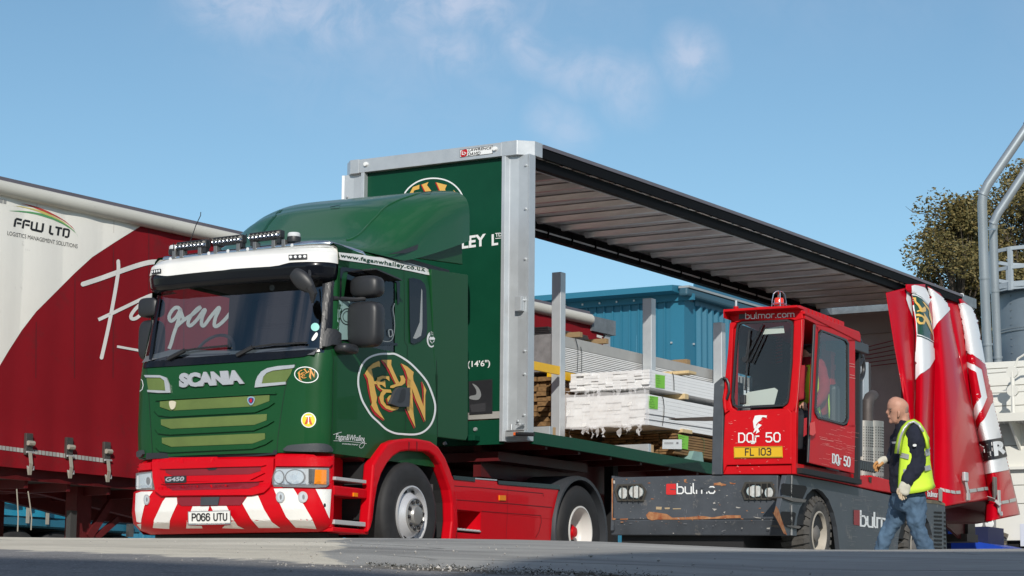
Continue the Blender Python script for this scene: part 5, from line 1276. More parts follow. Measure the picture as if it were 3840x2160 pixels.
for i in range(9):
    for (x,y,z) in ((-.05,.3,zt-1.0-i*1.2),(.42,-.05,zt-1.0-i*1.2)):
        if scw is None:
            scw=MB().box((-.02,-.02,-.02),(.02,.02,.02)).build('screw',ALU,B);scw.location=(x,y,z)
        else: dupe(scw,(x,y,z))
for i in range(14): dupe(scw,(-.11,.8+i*pl_*2,zt+.06))

# ================================================================== SILO, PIPES
KS=66;PM=FPX/KS
zf6=ZM(3300,450,.6553)
sc0=at(3944,1180,KS);SR=1.51
SF=Frame((sc0.x,sc0.y,0));S=root('silo',SF,'grey steel silo with riveted bands and a railed top platform','silo')
SIL=mat('silo grey steel',(.19,.235,.275),.5,metal=.2,var=.10,vscale=1.2)
zr=at(3760,1072,KS-1.2).z
MB().lathe([(0,zr),(SR,zr),(SR,2.5),(.6,.6),(.6,0),(0,0)],(0,0,0),'z',72).build('silo_body',SIL,S,smooth=True,ang=30)
mb=MB();rv_=MB();
for z in (zr-.05,zr-1.15,zr-2.65,zr-4.3,zr-5.9):
    mb.lathe([(SR+.002,z-.05),(SR+.02,z-.05),(SR+.02,z+.05),(SR+.002,z+.05)],(0,0,0),'z',72)
    for j in range(150):
        a=2*math.pi*j/150
        for dz_ in (-.035,.035): rv_.box((math.cos(a)*(SR+.02)-.015,math.sin(a)*(SR+.02)-.015,z+dz_-.015),(math.cos(a)*(SR+.02)+.015,math.sin(a)*(SR+.02)+.015,z+dz_+.015))
for j in range(8):
    a=2*math.pi*(j+.37)/8
    for i in range(40): rv_.box((math.cos(a)*(SR+.01)-.015,math.sin(a)*(SR+.01)-.015,zr-.2*i-.015),(math.cos(a)*(SR+.01)+.015,math.sin(a)*(SR+.01)+.015,zr-.2*i+.015))
mb.build('seam_band',SIL,S);rv_.build('rivets',mat('rivet grey',(.13,.16,.18),.5),S,kind='stuff')
GP=mat('painted rail grey',(.36,.41,.45),.5)
np_=14;RR=SR+.32
for h,r_ in ((0.03,.07),(.55,.045),(1.08,.05)):
    mb=MB()
    for j in range(np_):
        a=2*math.pi*(j+.3)/np_;b=2*math.pi*(j+1.3)/np_
        mb.bar((RR*math.cos(a),RR*math.sin(a),zr+h),(RR*math.cos(b),RR*math.sin(b),zr+h),r_,.10 if h>.1 else .22)
    mb.build('rail' if h>.1 else 'platform_edge',GP,S)
ps=None
for j in range(np_):
    a=2*math.pi*(j+.3)/np_
    if ps is None:
        ps=MB().box((-.055,-.055,-.1),(.055,.055,1.12)).build('rail_post',GP,S);ps.location=(RR*math.cos(a),RR*math.sin(a),zr);ps.rotation_euler=(0,0,a)
    else: dupe(ps,(RR*math.cos(a),RR*math.sin(a),zr),rot=(0,0,a))
MB().lathe([(SR-.05,zr-.02),(RR+.02,zr-.02),(RR+.02,zr+.02),(SR-.05,zr+.02)],(0,0,0),'z',56).build('platform',GP,S)
PIPE=mat('pipe zinc',(.34,.38,.41),.38,metal=.5,var=.06,vscale=.8)
for nm,pts,K,lab,r_ in (('left',((3960,330),(3880,435),(3705,690),(3688,725),(3683,760),(3690,1000),(3700,1250),(3712,1500),(3730,1900)),KS-3,'taller zinc duct nearest the trees bending to the upper right',.130),
                      ('right',((3990,430),(3880,590),(3742,800),(3728,830),(3724,865),(3730,1050),(3740,1300),(3748,1500),(3760,1900)),KS-1.5,'second zinc duct close beside the silo wall, bending lower than the other',.118)):
    P=[at(u,v,K) for u,v in pts];base=Vector((P[-1].x,P[-1].y,0))
    P=[p-base for p in P];P.append(Vector((0,0,0)))
    PF=Frame(tuple(base));d_=root('duct_pipe',PF,lab,'pipe','zinc ducts beside the silo')
    mb=MB().tube(P,r_,20);mb.build('pipe',PIPE,d_,smooth=True,ang=60)
    for i in (1,2,5,6,7):
        a,b=P[i],P[i+1];t=(b-a).normalized();mb=MB().tube([a+t*.3-t*.03,a+t*.3+t*.03],r_+.02,20);mb.build('joint_band',PIPE,d_)
for v in (860,): 
    a=at(3690,v,KS-3);b=at(3735,v,KS-1.5);tag(MB().bar(a,b,.04,.04).build('pipe_bracket',PIPE),'thin bracket tying the two zinc ducts together','bracket')

# ================================================================== TREES
def tree(name,px,topy,K,rad,nleaf,label,seed,low=1500):
    rg=random.Random(seed);top=at(px,topy,K);H=top.z;bx,by=top.x,top.y
    TFm=Frame((bx,by,0));t=root(name,TFm,label,'tree','trees beside the silo')
    tr=MB();tr.tube([(0,0,0),(.1,.05,H*.3),(0,.1,H*.6),(.1,0,H*.93)],[.35,.28,.16,.03],8)
    cl=[]
    for i in range(70):
        h=H*(.22+.74*rg.random()**.8);a=rg.uniform(0,6.28);prof=math.sin(math.pi*min(1,max(0.08,(h/H-.12)/.95)))**.55*(1.0 if h<H*.7 else (1-(h/H-.7)/.36))
        r=rad*prof*rg.uniform(.45,1.15);c=Vector((math.cos(a)*r,math.sin(a)*r,h));cl.append((c,rad*rg.uniform(.12,.27)))
        tr.tube([(0,0,h*.72),c*.55+Vector((0,0,h*.38)),tuple(c)],[.09,.05,.015],5)
    tr.build('trunk',mat('bark',(.07,.055,.04),.9,var=.3),t)
    mb=MB()
    for i in range(nleaf):
        c,r=rg.choice(cl);d=Vector((rg.gauss(0,1),rg.gauss(0,1),rg.gauss(0,1))).normalized()*r*rg.random()**.45*1.25
        p=c+d;s_=rg.uniform(.05,.11);a=Vector((rg.gauss(0,1),rg.gauss(0,1),rg.gauss(0,.6))).normalized();b=a.orthogonal().normalized()
        if rg.random()<.5:b=a.cross(b)
        mb.add([p-a*s_,p+b*s_*.5,p+a*s_,p-b*s_*.5],[(0,1,2,3)])
    mb.build('crown',LEAF,t)
    tw=MB()
    for i in range(90):
        c,r=rg.choice(cl);d=Vector((rg.gauss(0,1),rg.gauss(0,1),abs(rg.gauss(0,1)))).normalized();tw.tube([c,c+d*r*1.25,c+d*r*1.6+Vector((0,0,.2))],[.02,.012,.005],3,cap=False)
    tw.build('twigs',mat('bark',(.07,.055,.04)),t,kind='stuff')
LEAF=mat('autumn leaves',(.15,.125,.045),.6,col2=(.045,.055,.018),vscale=.9)
t_=LEAF.node_tree;bs=t_.nodes['Principled BSDF'];n_=t_.nodes.new('ShaderNodeTexNoise');n_.inputs['Scale'].default_value=9;tcx=t_.nodes.new('ShaderNodeTexCoord');t_.links.new(tcx.outputs['Object'],n_.inputs[0])
cr=t_.nodes.new('ShaderNodeValToRGB');cr.color_ramp.elements[0].color=(.06,.065,.022,1);cr.color_ramp.elements[0].position=.35;cr.color_ramp.elements[1].color=(.25,.185,.065,1);cr.color_ramp.elements[1].position=.7;t_.links.new(n_.outputs[0],cr.inputs[0]);t_.links.new(cr.outputs[0],bs.inputs['Base Color'])
tree('tree',3590,725,88,3.4,46000,'olive brown tree left of the zinc ducts, above the trailer tail',5)
tree('tree',3840,560,92,4.3,48000,'taller brown tree rising behind the ducts at the right edge',9)
tree('tree',3720,830,94,3.2,26000,'tree in the gap between the two others, behind the ducts',12)

# ================================================================== WHITE VEHICLE BODY (right)
KW=40;z12=ZM(3640,1330,.32413);z13=ZM(3550,1700,.2762)
a=at(3649,1990,KW);WFm=Frame((a.x,a.y,0));Wb=root('white_tanker_body',WFm,'white painted vehicle body with railed walkway behind the trailer tail','lorry')
WB=mat('cream white body',(.74,.73,.67),.45,coat=.3,var=.03,vscale=1)
def wp(u,v,x=0,z=z12): return WFm.U(*z((u,v))[0],'x',x)
ztp=wp(300,80).z;yl=0;yr=-5.5;zbt=wp(380,1195,0,z13).z
# horizontal panels with open joints
zz=[wp(400,v).z for v in (155,358,592)]+[wp(500,760).z,wp(500,1052).z,wp(500,1312).z]
zz=[ztp]+zz+[wp(700,440,0,z13).z,wp(700,690,0,z13).z,zbt]
for i in range(len(zz)-1):
    hi,lo=zz[i],zz[i+1]
    MB().box((0 if i<6 else .0,yr,lo+.006),(2.4,yl,hi-.006)).build('panel',WB,Wb,bevel=.006)
MB().box((.03,yr,zbt),(2.3,yl-.02,ztp-.01)).build('body_core',mat('joint shadow paint',(.45,.44,.4),.6),Wb)
MB().box((-.10,yr,zz[6]-.03),(0,yl,zz[6]+.02)).build('ledge',WB,Wb)
zwk=wp(500,770,-.55).z
WALK=mat('walkway white',(.7,.69,.63),.5)
MB().box((-.62,yr,zwk),(-.55,yl+.3,zwk+.14)).build('walkway_edge',WALK,Wb)
MB().box((-.55,yr,zwk),(0,yl+.3,zwk+.02)).build('walkway',mat('walkway plate',(.36,.35,.32),.6),Wb)
hl_=MB()
for i in range(26):
    for j in range(4):
        hl_.lathe([(0,-.002),(.014,-.002),(.014,0)],(-.45+j*.11,yl-.1-i*.065-(.03 if j%2 else 0),zwk),'z',6)
hl_.build('drain_holes',WH,Wb,kind='stuff')
pp=wp(497,820,-.58);y0=pp.y;zt_=wp(490,200,-.58).z
for y in (y0,y0-1.3,y0+1.25): MB().tube([(-.58,y,zwk+.05),(-.58,y,zt_)],.035,10).build('rail_post',WALK,Wb)
MB().tube([(-.58,yl+1.1,wp(205,238,-.58).z),(-.58,y0,zt_+.02)],.02,8).build('handrail',WALK,Wb);MB().tube([(-.58,y0,zt_),(-.58,y0-.1,zt_+.22),(-.58,y0-.3,zt_+.33),(-.58,y0-1.2,zt_+.36)],.02,8).build('handrail',WALK,Wb)
zm=wp(497,415,-.58).z;MB().tube([(-.58,yl+1.1,zm-.02),(-.58,yr,zm+.0)],.02,8).build('handrail',WALK,Wb)
for z_ in (zm,zt_): MB().lathe([(0,-.03),(.10,-.03),(.10,.03),(0,.03)],(-.58,y0,z_),'x',12).build('clamp_plate',WALK,Wb)
for y in (y0+.1,y0-1.2): MB().prism([(0,zwk),(-.5,zwk),(0,zwk-.45)],'y',y-.02,y+.02).build('bracket',WALK,Wb)
q=wp(465,960,0,z13);MB().box((-.05,q.y-.28,q.z-.11),(0,q.y+.30,q.z+.12)).build('lamp_box',mat('lamp grey box',(.2,.2,.2),.4),Wb,bevel=.02)
for dy in (-.17,.03,.2): MB().lathe([(0,-.065),(.07,-.06),(.08,-.05)],(0,q.y+dy,q.z),'x',14).build('lamp_lens',WH,Wb)
q=wp(440,1150,0,z13);MB().lathe([(0,-.03),(.06,-.03),(.065,-.02),(.09,-.02),(.09,0)],(0,q.y,q.z),'x',18).build('filler_cap',ALU,Wb)
q=wp(690,1180,0,z13);mb=MB();mb.tube([(-.1,q.y+.3,q.z-.02),(-.16,q.y+.1,q.z-.05),(-.1,q.y-.2,q.z-.08)],.06,10);mb.tube([(-.15,q.y+.12,q.z),(-.16,q.y+.2,q.z+.2)],.055,10);mb.tube([(-.12,q.y-.1,q.z),(-.14,q.y-.05,q.z+.13),(-.13,q.y-.22,q.z+.05)],.05,10);mb.build('hose_coupling',mat('brass grey',(.16,.14,.11),.4,metal=.6),Wb,smooth=True)
q=wp(1040,1100,0,z13);MB().box((-.01,q.y-.3,q.z-.2),(-.004,q.y+.05,q.z+.18)).build('notice',mat('notice white',(.6,.63,.7),.5),Wb)
MB().box((.1,yr,0.35),(2.2,yl-.4,zbt)).build('chassis',DARK,Wb)
for y in (-1.2,-3.5): MB().lathe(tyre_profile(.5,.3,.28),(0,0,0),'x',28).build('wheel',RUB,Wb,smooth=True).location=(.15,y,.5)
# blue skip
k=38.5;a=at(3660,2060,k);BFm=Frame((a.x,a.y,0));bsr=root('blue_skip',BFm,'bright blue painted steel skip low behind the trailer tail','skip')
BL=mat('skip blue',(.01,.06,.45),.45,coat=.3,var=.1)
sp=lambda u,v,x=0:BFm.U(*z13((u,v))[0],'x',x)
P=[sp(u,v) for u,v in ((60,1190),(370,1195),(560,1225),(760,1270),(760,1400),(60,1400))]
mb=MB();n=len(P);mb.add([(0,p.y,p.z) for p in P]+[(1.2,p.y,p.z) for p in P],[tuple(range(n)),tuple(range(2*n-1,n-1,-1))]+[(i,(i+1)%n,(i+1)%n+n,i+n) for i in range(n)]);mb.build('skip_body',BL,bsr)
P=[sp(u,v) for u,v in ((20,1060),(200,1110),(200,1135),(20,1135))];mb=MB();n=4;mb.add([(0,p.y,p.z) for p in P]+[(1.0,p.y,p.z) for p in P],[(0,1,2,3),(7,6,5,4),(0,4,5,1),(1,5,6,2),(2,6,7,3),(3,7,4,0)]);mb.build('skip_rim',BL,bsr)
a_=sp(130,1160);MB().box((.15,a_.y-.5,a_.z-.3),(.9,a_.y+.5,a_.z+.2)).build('skip_inner',mat('skip dark blue',(.005,.01,.05),.7),bsr)

# ================================================================== SHADE CASTER added unseen behind the camera (outline shaped to the yard shade)
pts=[(-900,2078),(0,2094),(420,2104),(900,2122),(1350,2137),(1500,2152),(1650,2157),(1760,2140),(1900,2098),(2150,2078),(2500,2072),(2950,2072)]
KP=-10.0;prof=[]
for u,v in pts:
    p=ghit(u,v);
    t=((p-CAMP).dot(FH)-KP)/(-(to_sun.dot(FH)));q=p+to_sun*t;prof.append(((q-CAMP).dot(LH),q.z))
last=prof[-1];prof+=[(last[0]+.4,last[1]+.45),(last[0]+14,last[1]+.6)];prof=[(prof[0][0]-14,prof[0][1])]+prof
o_=CAMP+FH*KP;WHF=Frame((o_.x,o_.y,CAMP.z-.36),_ya-math.pi/2)     # local x = right, y = forward
Wh=root('shade_caster',WHF,'low grey block added unseen behind the camera to cast the yard shade','building')
ps_=[(prof[0][0],0)]+[(a,b-(CAMP.z-.36)) for a,b in prof]+[(prof[-1][0],0)]
WG=mat('warehouse grey',(.3,.3,.29),.6,var=.1)
MB().prism(ps_,'y',-8,0).build('wall',WG,Wh)  # unseen blocker, its top edge traced back from the yard shade
# ================================================================== LOAD ON THE TRAILER
z14=ZM(2080,1350,.25621);z8b=ZM(1900,1000,.58670)
WPLA=mat('white board',(.82,.82,.81),.4,var=.03)
WBR=mat('brown treated timber',(.22,.125,.05),.8,var=.35,vscale=5,bump=.02,bscale=30,stretch=(.6,6,6))
RAW=mat('pale softwood',(.60,.45,.24),.7,var=.15,vscale=3,stretch=(.5,5,5))
GPL=mat('grey board',(.34,.34,.33),.5,var=.1)
FILM=glassmat('stretch film',(.97,.97,.98),.02,.25)
GRN=mat('green paper label',(.20,.55,.06),.7)
def pack(name,x0,x1,y0,y1,z0,z1,nc,nl,m,label,group,jx=.02,jy=0,gap=.001,cat='timber pack',rnd=1,topm=None):
    """a strapped pack: every board a part"""
    fr=Frame((x0,y0,z0));p=root(name,fr,label,cat,group);rg=random.Random(rnd);w_=(y1-y0)/nc;h=(z1-z0)/nl
    b0=MB().box((0,gap/2,gap/2),(x1-x0,w_-gap/2,h-gap/2)).build('board',m,p,bevel=.002 if nc*nl<200 else 0);first=True
    for i in range(nc):
        for j in range(nl):
            loc=(rg.uniform(-jx,jx),i*w_+rg.uniform(-jy,jy),j*h)
            if first: b0.location=loc;first=False
            else: dupe(b0,loc)
    return p,fr
def strap_on(par,surf,pts,m=None,wd=2.6): decal(stroke(z14(*pts),wd),surf,m or BK,par,'strap',.008)
# near white packs
def yfar(uN,uF,v,y): 
    p=TR.U(uN,v,'y',y);return p.x,TR.U(uF,v,'x',p.x).y
YN=.08
c=z14((1330,940))[0];t=z14((1330,490))[0];pb=TR.U(*c,'y',YN);pt=TR.U(*t,'y',YN);x_,yf=yfar(c[0],z14((175,0))[0][0],1500,YN)
p1,f1_=pack('board_pack',pb.x,pb.x+4.2,YN,yf,pb.z,pt.z,10,8,WPLA,'lower of the two white board packs wrapped in film, held on the fork tips','white board packs',.015)
s1_=Plane(f1_,'y',0)
def lab(par,fr,P,writing=True):
    l_=decal([z14(*P)],Plane(fr,'y',0),GRN,par,'label',.006)
    rg=random.Random(int(P[0][0]))
    for i in range(5):
        t=.12+.18*i;a=Vector(P[0])*(1-t)+Vector(P[3])*t;b=Vector(P[1])*(1-t)+Vector(P[2])*t;ln=rg.uniform(.3,.6);pts=[tuple(a+(b-a)*(.1+ln*q/7)+Vector((0,rg.uniform(-9,9)))) for q in range(8)]
        decal(stroke(z14(*pts),.9),Plane(fr,'y',0),BK,l_,'handwriting',.008)
lab(p1,f1_,((1370,520),(1515,540),(1510,722),(1372,705)));strap_on(p1,s1_,[(1575,515),(1592,580),(1603,680),(1600,800),(1578,960)])
for v0,v1 in (((1320,785),(1760,850)),((1310,862),(2310,1010))): decal(stroke(z14(v0,v1),3.2),s1_,mat('shadow gap',(.10,.10,.11),.6),p1,'gap_shade_strip',.004)  # shade between board layers painted as dark lines
c=z14((1388,400))[0];t=z14((1388,135))[0];qb=TR.U(*c,'y',YN);qt=TR.U(*t,'y',YN);x_,yf2=yfar(c[0],z14((225,0))[0][0],1430,YN)
p2,f2_=pack('board_pack',qb.x,qb.x+4.2,YN,yf2,qb.z,qt.z,11,6,WPLA,'upper of the two white board packs, film torn open at its end','white board packs',.02,rnd=2)
lab(p2,f2_,((1475,208),(1615,230),(1612,420),(1478,400)));strap_on(p2,Plane(f2_,'y',0),[(1722,185),(1740,230),(1747,330),(1749,445)])
# film over the ends
def film(par,x,y0,y1,z0,z1,seed,full):
    rg=random.Random(seed);mb=MB();rows=[];ny,nz=44,22
    ph=[rg.uniform(0,6) for _ in range(8)]
    for i in range(ny+1):
        y=y0-.04+(y1-y0+.08)*i/ny;row=[]
        for j in range(nz+1):
            z=z0-.02+(z1-z0+.05)*j/nz;n_=.006*math.sin(y*23+ph[0]+z*7)+.005*math.sin(z*31+ph[1]+y*9)+.005*math.sin(y*57+z*41+ph[2])
            row.append((x-.022+n_,y,z+.008*math.sin(y*11+ph[3])))
        rows.append(row)
    mb.grid(rows);o=mb.build('film_wrap',FILM if not full else FILM2,par,smooth=True,ang=80)
    mb=MB()
    for i in range(22 if full else 16):
        y=rg.uniform(y0,y1);l_=rg.uniform(.03,.15);w_=rg.uniform(.008,.035);pts=[]
        for k in range(5):
            t=k/4;pts.append([Vector((x-.04-rg.uniform(0,.05),y-w_*(1-t*.8)+rg.uniform(-.02,.02),z0-l_*t)),Vector((x-.03-rg.uniform(0,.05),y+w_*(1-t*.8)+rg.uniform(-.02,.02),z0-l_*t))])
        for a,b in zip(pts,pts[1:]): mb.add([a[0],a[1],b[1],b[0]],[(0,1,2,3)])
    mb.build('torn_film',FILM2,par,kind='stuff')
FILM2=bpy.data.materials.new('crumpled film');FILM2.use_nodes=True
tn=FILM2.node_tree;pb_=tn.nodes['Principled BSDF'];pb_.inputs['Base Color'].default_value=(.9,.9,.92,1);pb_.inputs['Roughness'].default_value=.3;pb_.inputs['Alpha'].default_value=.42;pb_.inputs['Specular IOR Level'].default_value=.5
film(p1,-.0,-.02,(yf-YN)+.02,0,pt.z-pb.z,1,True);film(p2,0,0,yf2-YN,0,qt.z-qb.z,2,False)
# spacers under / between
def block(par,u0,v0,u1,v1,y=YN-.03,x1=None,nm='spacer_block',m=RAW,deep=1.1):
    a=TR.U(*z14((u0,v0))[0],'y',y);b=TR.U(*z14((u1,v1))[0],'y',y)
    o=MB().box((a.x,y,b.z),(b.x,y+deep,a.z)).build(nm,m,par,bevel=.004);return o,a,b
def bthing(u0,v0,u1,v1,label,y=YN-.03,m=RAW,deep=1.1):
    a=TR.U(*z14((u0,v0))[0],'y',y);b=TR.U(*z14((u1,v1))[0],'y',y);fr=Frame((a.x,y,b.z))
    o=MB().box((0,0,0),(b.x-a.x,deep,a.z-b.z)).build('timber_spacer',m,None,bevel=.004);o.location=(a.x,y,b.z);tag(o,label,'timber','timber spacers in the load')
bthing(1960,150,2076,217,'pale timber spacer lying on top of the upper white pack')
bthing(1905,490,1962,578,'timber spacer between the two white board packs')
bthing(1872,1005,2018,1085,'timber spacer under the lower white pack, above the brown pack')
# near brown pack
cb=TR.U(*z14((1765,1372))[0],'y',YN);ct=TR.U(*z14((1765,1066))[0],'y',YN);zb0=dz(cb.x)+.03
p3,f3_=pack('timber_pack',cb.x,cb.x+3.6,YN,1.08,max(zb0,cb.z),ct.z,9,8,WBR,'brown treated timber pack with white and green labels beside the forklift upright','brown timber packs',.05,.003,.006,rnd=3)
wl=decal([z14((1582,1166),(1862,1162),(1862,1305),(1574,1300))],Plane(f3_,'x',-.07) if 0 else Plane(f3_,'y',-.0),WH,p3,'paper_label',.02)
bars=[]
for i in range(16): u=1608+i*8.2;bars.append(z14((u,1202),(u+4,1202),(u+4,1230),(u,1230)))
decal(bars,Plane(f3_,'y',0),mat('bar print',(.25,.25,.26),.6),wl,'print',.024)
decal([z14((1782,1200),(1812,1200),(1812,1228),(1782,1228))],Plane(f3_,'y',0),mat('bar print',(.25,.25,.26)),wl,'print',.024)
lab(p3,f3_,((1805,1085),(1960,1120),(1950,1312),(1830,1290)))
decal(stroke(z14((2150,1130),(2185,1170),(2190,1300),(2172,1425)),1.6),Plane(f3_,'y',0),mat('green strap',(.05,.15,.04),.5),p3,'strap',.01)
a=TR.U(*z14((1985,1444))[0],'y',.02);o=MB().prism([(0,0),(.36,0),(.32,.13),(.10,.13)],'y',0,.2).build('wedge',mat('pale teal wood',(.22,.36,.33),.7,var=.2),None);o.location=(a.x,.02,a.z-.03);tag(o,'small pale teal wooden wedge on the deck edge beneath the brown pack','wedge')
# far packs, behind the stanchions
YB_=1.30
g0=TR.U(2086,1252,'y',YB_);gx=g0.x;gz1=g0.z;gz0=TR.U(2086,1392,'y',YB_).z
p4,f4_=pack('board_pack',gx,gx+6.2,YB_,YB_+1.12,gz0,gz1-.135,5,14,WPLA,'tall pack of thin white boards with grey top boards, behind the galvanised stanchions','white board packs',.02,.002,.010,rnd=4)
gb=None
for i in range(5):
    b_=MB().box((0,.002,0),(6.25,.222,.13)) if gb is None else None
    if gb is None: gb=b_.build('top_board',GPL,p4,bevel=.003);gb.location=(-.02,0,gz1-.135-gz0)
    else: dupe(gb,(-.02+random.uniform(-.02,.02),i*.224,gz1-.135-gz0))
MB().box((-.035,-.01,0),(-.024,1.13,gz1-gz0)).build('end_wrap',mat('grey end wrap',(.20,.195,.20),.5,var=.25,vscale=9,bump=.03,bscale=12),p4)
for u in (((680,745),(715,880),(715,1000),(705,1210)),((752,870),(768,940),(765,1210))): decal(stroke(z9(*u),2.4),Plane(f4_,'y',0),BK,p4,'strap',.012)
p5,f5_=pack('timber_pack',gx+.05,gx+6.2,YB_,YB_+1.1,dz(gx)+.12,gz0-.05,8,14,WBR,'dark brown timber pack under the tall white pack, ends toward the cab','brown timber packs',.05,.004,.007,rnd=5)
def slab(u0,v0,u1,v1,label,z,y,deep):
    a=TR.U(*z((u0,v0))[0],'y',y);b=TR.U(*z((u1,v1))[0],'y',y);o=MB().box((0,0,0),(b.x-a.x,deep,a.z-b.z)).build('timber_spacer',mat('brown spacer',(.30,.20,.10),.75,var=.2),None,bevel=.004);o.location=(a.x,y,b.z);tag(o,label,'timber','timber spacers in the load')
slab(735,665,778,745,'timber spacer on the tall white pack, right beside the front stanchion',z9,1.32,1.0)
slab(1095,755,1132,832,'timber spacer on the tall white pack, second to the right of the front stanchion',z9,1.32,1.0)
slab(1150,590,1175,630,'timber spacer on the tall white pack, beyond the middle stanchion',z8b,1.32,1.0)
# offcuts of board on the far pack
a=TR.U(*z9((140,850))[0],'y',1.9);of=root('offcut_bundle',Frame((a.x,1.9,gz1-.005)),'small loose bundle of grey weathered slats on the tall white pack','timber')
for i in range(7): MB().box((-.1,-.30+.012*i,.006+i*.024),(.9,.30+.01*(i%3),.024+i*.024)).build('slat',mat('weathered slat',(.24,.19,.16),.8,var=.3),of)

# ================================================================== SIDE LOADER FORKLIFT
FK0=Frame((-.717,-3.066,1.104),R_(4.5),.019);o_=FK0.m@Vector((0,0,-1.104))
FK=Frame(tuple(o_),R_(4.5),.019);K=root('side_loader',FK,'red and slate grey side loading forklift with a cab, facing the camera','forklift')
Zb=ZM(2600,1050,.552);Zc=ZM(2260,1700,.28986);z3b=ZM(2900,1650,.32442)
SL=mat('slate grey steel',(.060,.068,.080),.5,var=.25,vscale=3,dirt=((.16,.15,.14),7,.60,.10),bump=.01,bscale=20)
FRD=mat('forklift red',(.55,.005,.010),.5,spec=.14,coat=.05,var=.10,vscale=2.5)
RUST=mat('rust',(.24,.06,.02),.85,col2=(.42,.22,.10),vscale=14)
SCR=mat('bare scratch',(.42,.40,.37),.6,var=.3)
PF=lambda x=0:Plane(FK,'x',x)
PS=lambda y=-.348:Plane(FK,'y',y)
def kf(pts,x,z=Zb): return [(q.y,q.z) for q in (FK.U(a,b,'x',x) for a,b in z(*pts))]
def ks(pts,y=-.348,z=z3b): return [(q.x,q.z) for q in (FK.U(a,b,'y',y) for a,b in z(*pts))]
def kprism_x(pts,x0,x1,nm,m,z=Zb,ref=None,bevel=0,par=None): return MB().prism(kf(pts,x0 if ref is None else ref,z),'x',x0,x1).build(nm,m,par or K,bevel=bevel)
def kprism_y(pts,y0,y1,nm,m,z=z3b,ref=-.348,bevel=0,par=None): return MB().prism(ks(pts,ref,z),'y',y0,y1).build(nm,m,par or K,bevel=bevel)
# front bumper plate: flat upper, folded lower part, cut near corner
up=kf([(118,312),(1400,282),(2270,283),(2262,700),(2265,855),(120,858)],0,Zc);lo=kf([(120,858),(2265,855),(2385,1062),(80,1055)],0,Zc)
mb=MB();n=len(up);mb.add([(0,a,b) for a,b in up]+[(.08,a,b) for a,b in up],[tuple(range(n)),tuple(range(2*n-1,n-1,-1))]+[(i,(i+1)%n,(i+1)%n+n,i+n) for i in range(n)])
mb.build('front_plate',SL,K,bevel=.012)
mb=MB();mb.add([(0,*lo[0]),(0,*lo[1]),(.05,*lo[2]),(.05,*lo[3]),(.08,*lo[0]),(.08,*lo[1]),(.12,*lo[2]),(.12,*lo[3])],[(0,1,2,3),(7,6,5,4),(0,4,5,1),(1,5,6,2),(2,6,7,3),(3,7,4,0)]);mb.build('front_plate_fold',SL,K,bevel=.01)
kprism_y([(150,408),(212,410),(222,500),(215,1100),(150,1105),(60,850)],-.35,-.30,'corner_plate',SL,bevel=.004)
mb=MB();mb.box((.08,-.28,.42),(4.4,1.5,.84));mb.box((.15,.2,.16),(4.0,1.5,.42)).build('chassis',DARK,K)  # lower dark box added to stand for the shade under the chassis
yfr=max(a for a,b in up)
MB().box((0.0,yfr-.03,.34),(2.2,yfr+.0,.88)).build('far_side_plate',SL,K)
# rust, scratches, print on the front
def kfd(pts,m,nm,off=.004,z=Zc,x=0,th=0,par=None): return decal([z(*pts)],PF(x),m,par or K,nm,off,th)
kfd([(560,800),(600,755),(700,765),(830,785),(900,832),(1100,825),(1290,810),(1420,828),(1600,800),(1785,802),(1792,836),(1600,842),(1300,852),(1000,858),(700,856),(640,868),(585,850)],RUST,'rust_patch')
for P in ([(690,690),(765,692),(760,728),(690,725)],[(800,702),(870,700),(865,722),(805,722)],[(905,712),(1010,710),(1015,722),(910,724)]): kfd(P,mat('bare filler',(.40,.30,.18),.7),'worn_patch')
for P in ([(1435,385),(1500,378),(1560,392),(1600,400),(1590,418),(1450,410)],[(1050,340),(1085,332),(1078,378),(1055,372)],[(1640,372),(1700,388),(1720,380),(1715,400),(1650,395)],[(2240,690),(2290,705),(2280,800),(2240,850),(2195,760),(2245,770)],[(120,830),(175,845),(160,860),(120,862)],[(230,845),(330,842),(325,858),(235,860)],[(115,330),(135,320),(130,860),(118,860)]): kfd(P,RUST,'rust_patch',.005)
for P in ([(140,350),(158,352),(160,392),(138,390)],[(1425,640),(1452,628),(1460,650),(1432,655)],[(1560,760),(1588,750),(1578,780)],[(1722,690),(1790,702),(1760,712),(1725,705)],[(1175,335),(1205,345),(1190,355),(1178,350)],[(2120,965),(2165,960),(2160,980),(2125,978)],[(1940,818),(2050,835),(2045,842),(1990,838)],[(1415,712),(1480,720),(1445,745)]): kfd(P,SCR,'scratch',.005)
rg=random.Random(11)
sc=[]
for i in range(90):
    u,v=rg.uniform(140,2230),rg.uniform(330,1040);l_=rg.choice([12,20,35,60])*rg.uniform(.5,1);a=rg.choice([0,0,.1,1.57,1.5])+rg.gauss(0,.15);sc+=stroke(Zc((u,v),(u+l_*math.cos(a),v+l_*math.sin(a))),rg.uniform(.6,1.5))
decal(sc,PF(0),mat('fine scratch',(.20,.20,.21),.6),K,'scratches',.004)['kind']='stuff'
kfd([(822,402),(835,394),(947,393),(948,535),(835,535),(820,525)],mat('logo red',(.6,.02,.02),.5),'logo',.006)
kfd([(872,458),(948,466),(948,474),(872,468)],SL,'logo',.008)
text_s('bulmo',*Zc((965,520),(1450,516),(965,392)),PF(0),WH,K,.13,.005,None,.2)
kfd([(1190,395),(1400,395),(1380,440),(1300,455),(1290,470),(1200,470),(1190,450)],SL,'worn_patch',.008)
kfd([(1250,445),(1460,445),(1470,480),(1400,470),(1340,500),(1300,478)],SL,'worn_patch',.008)
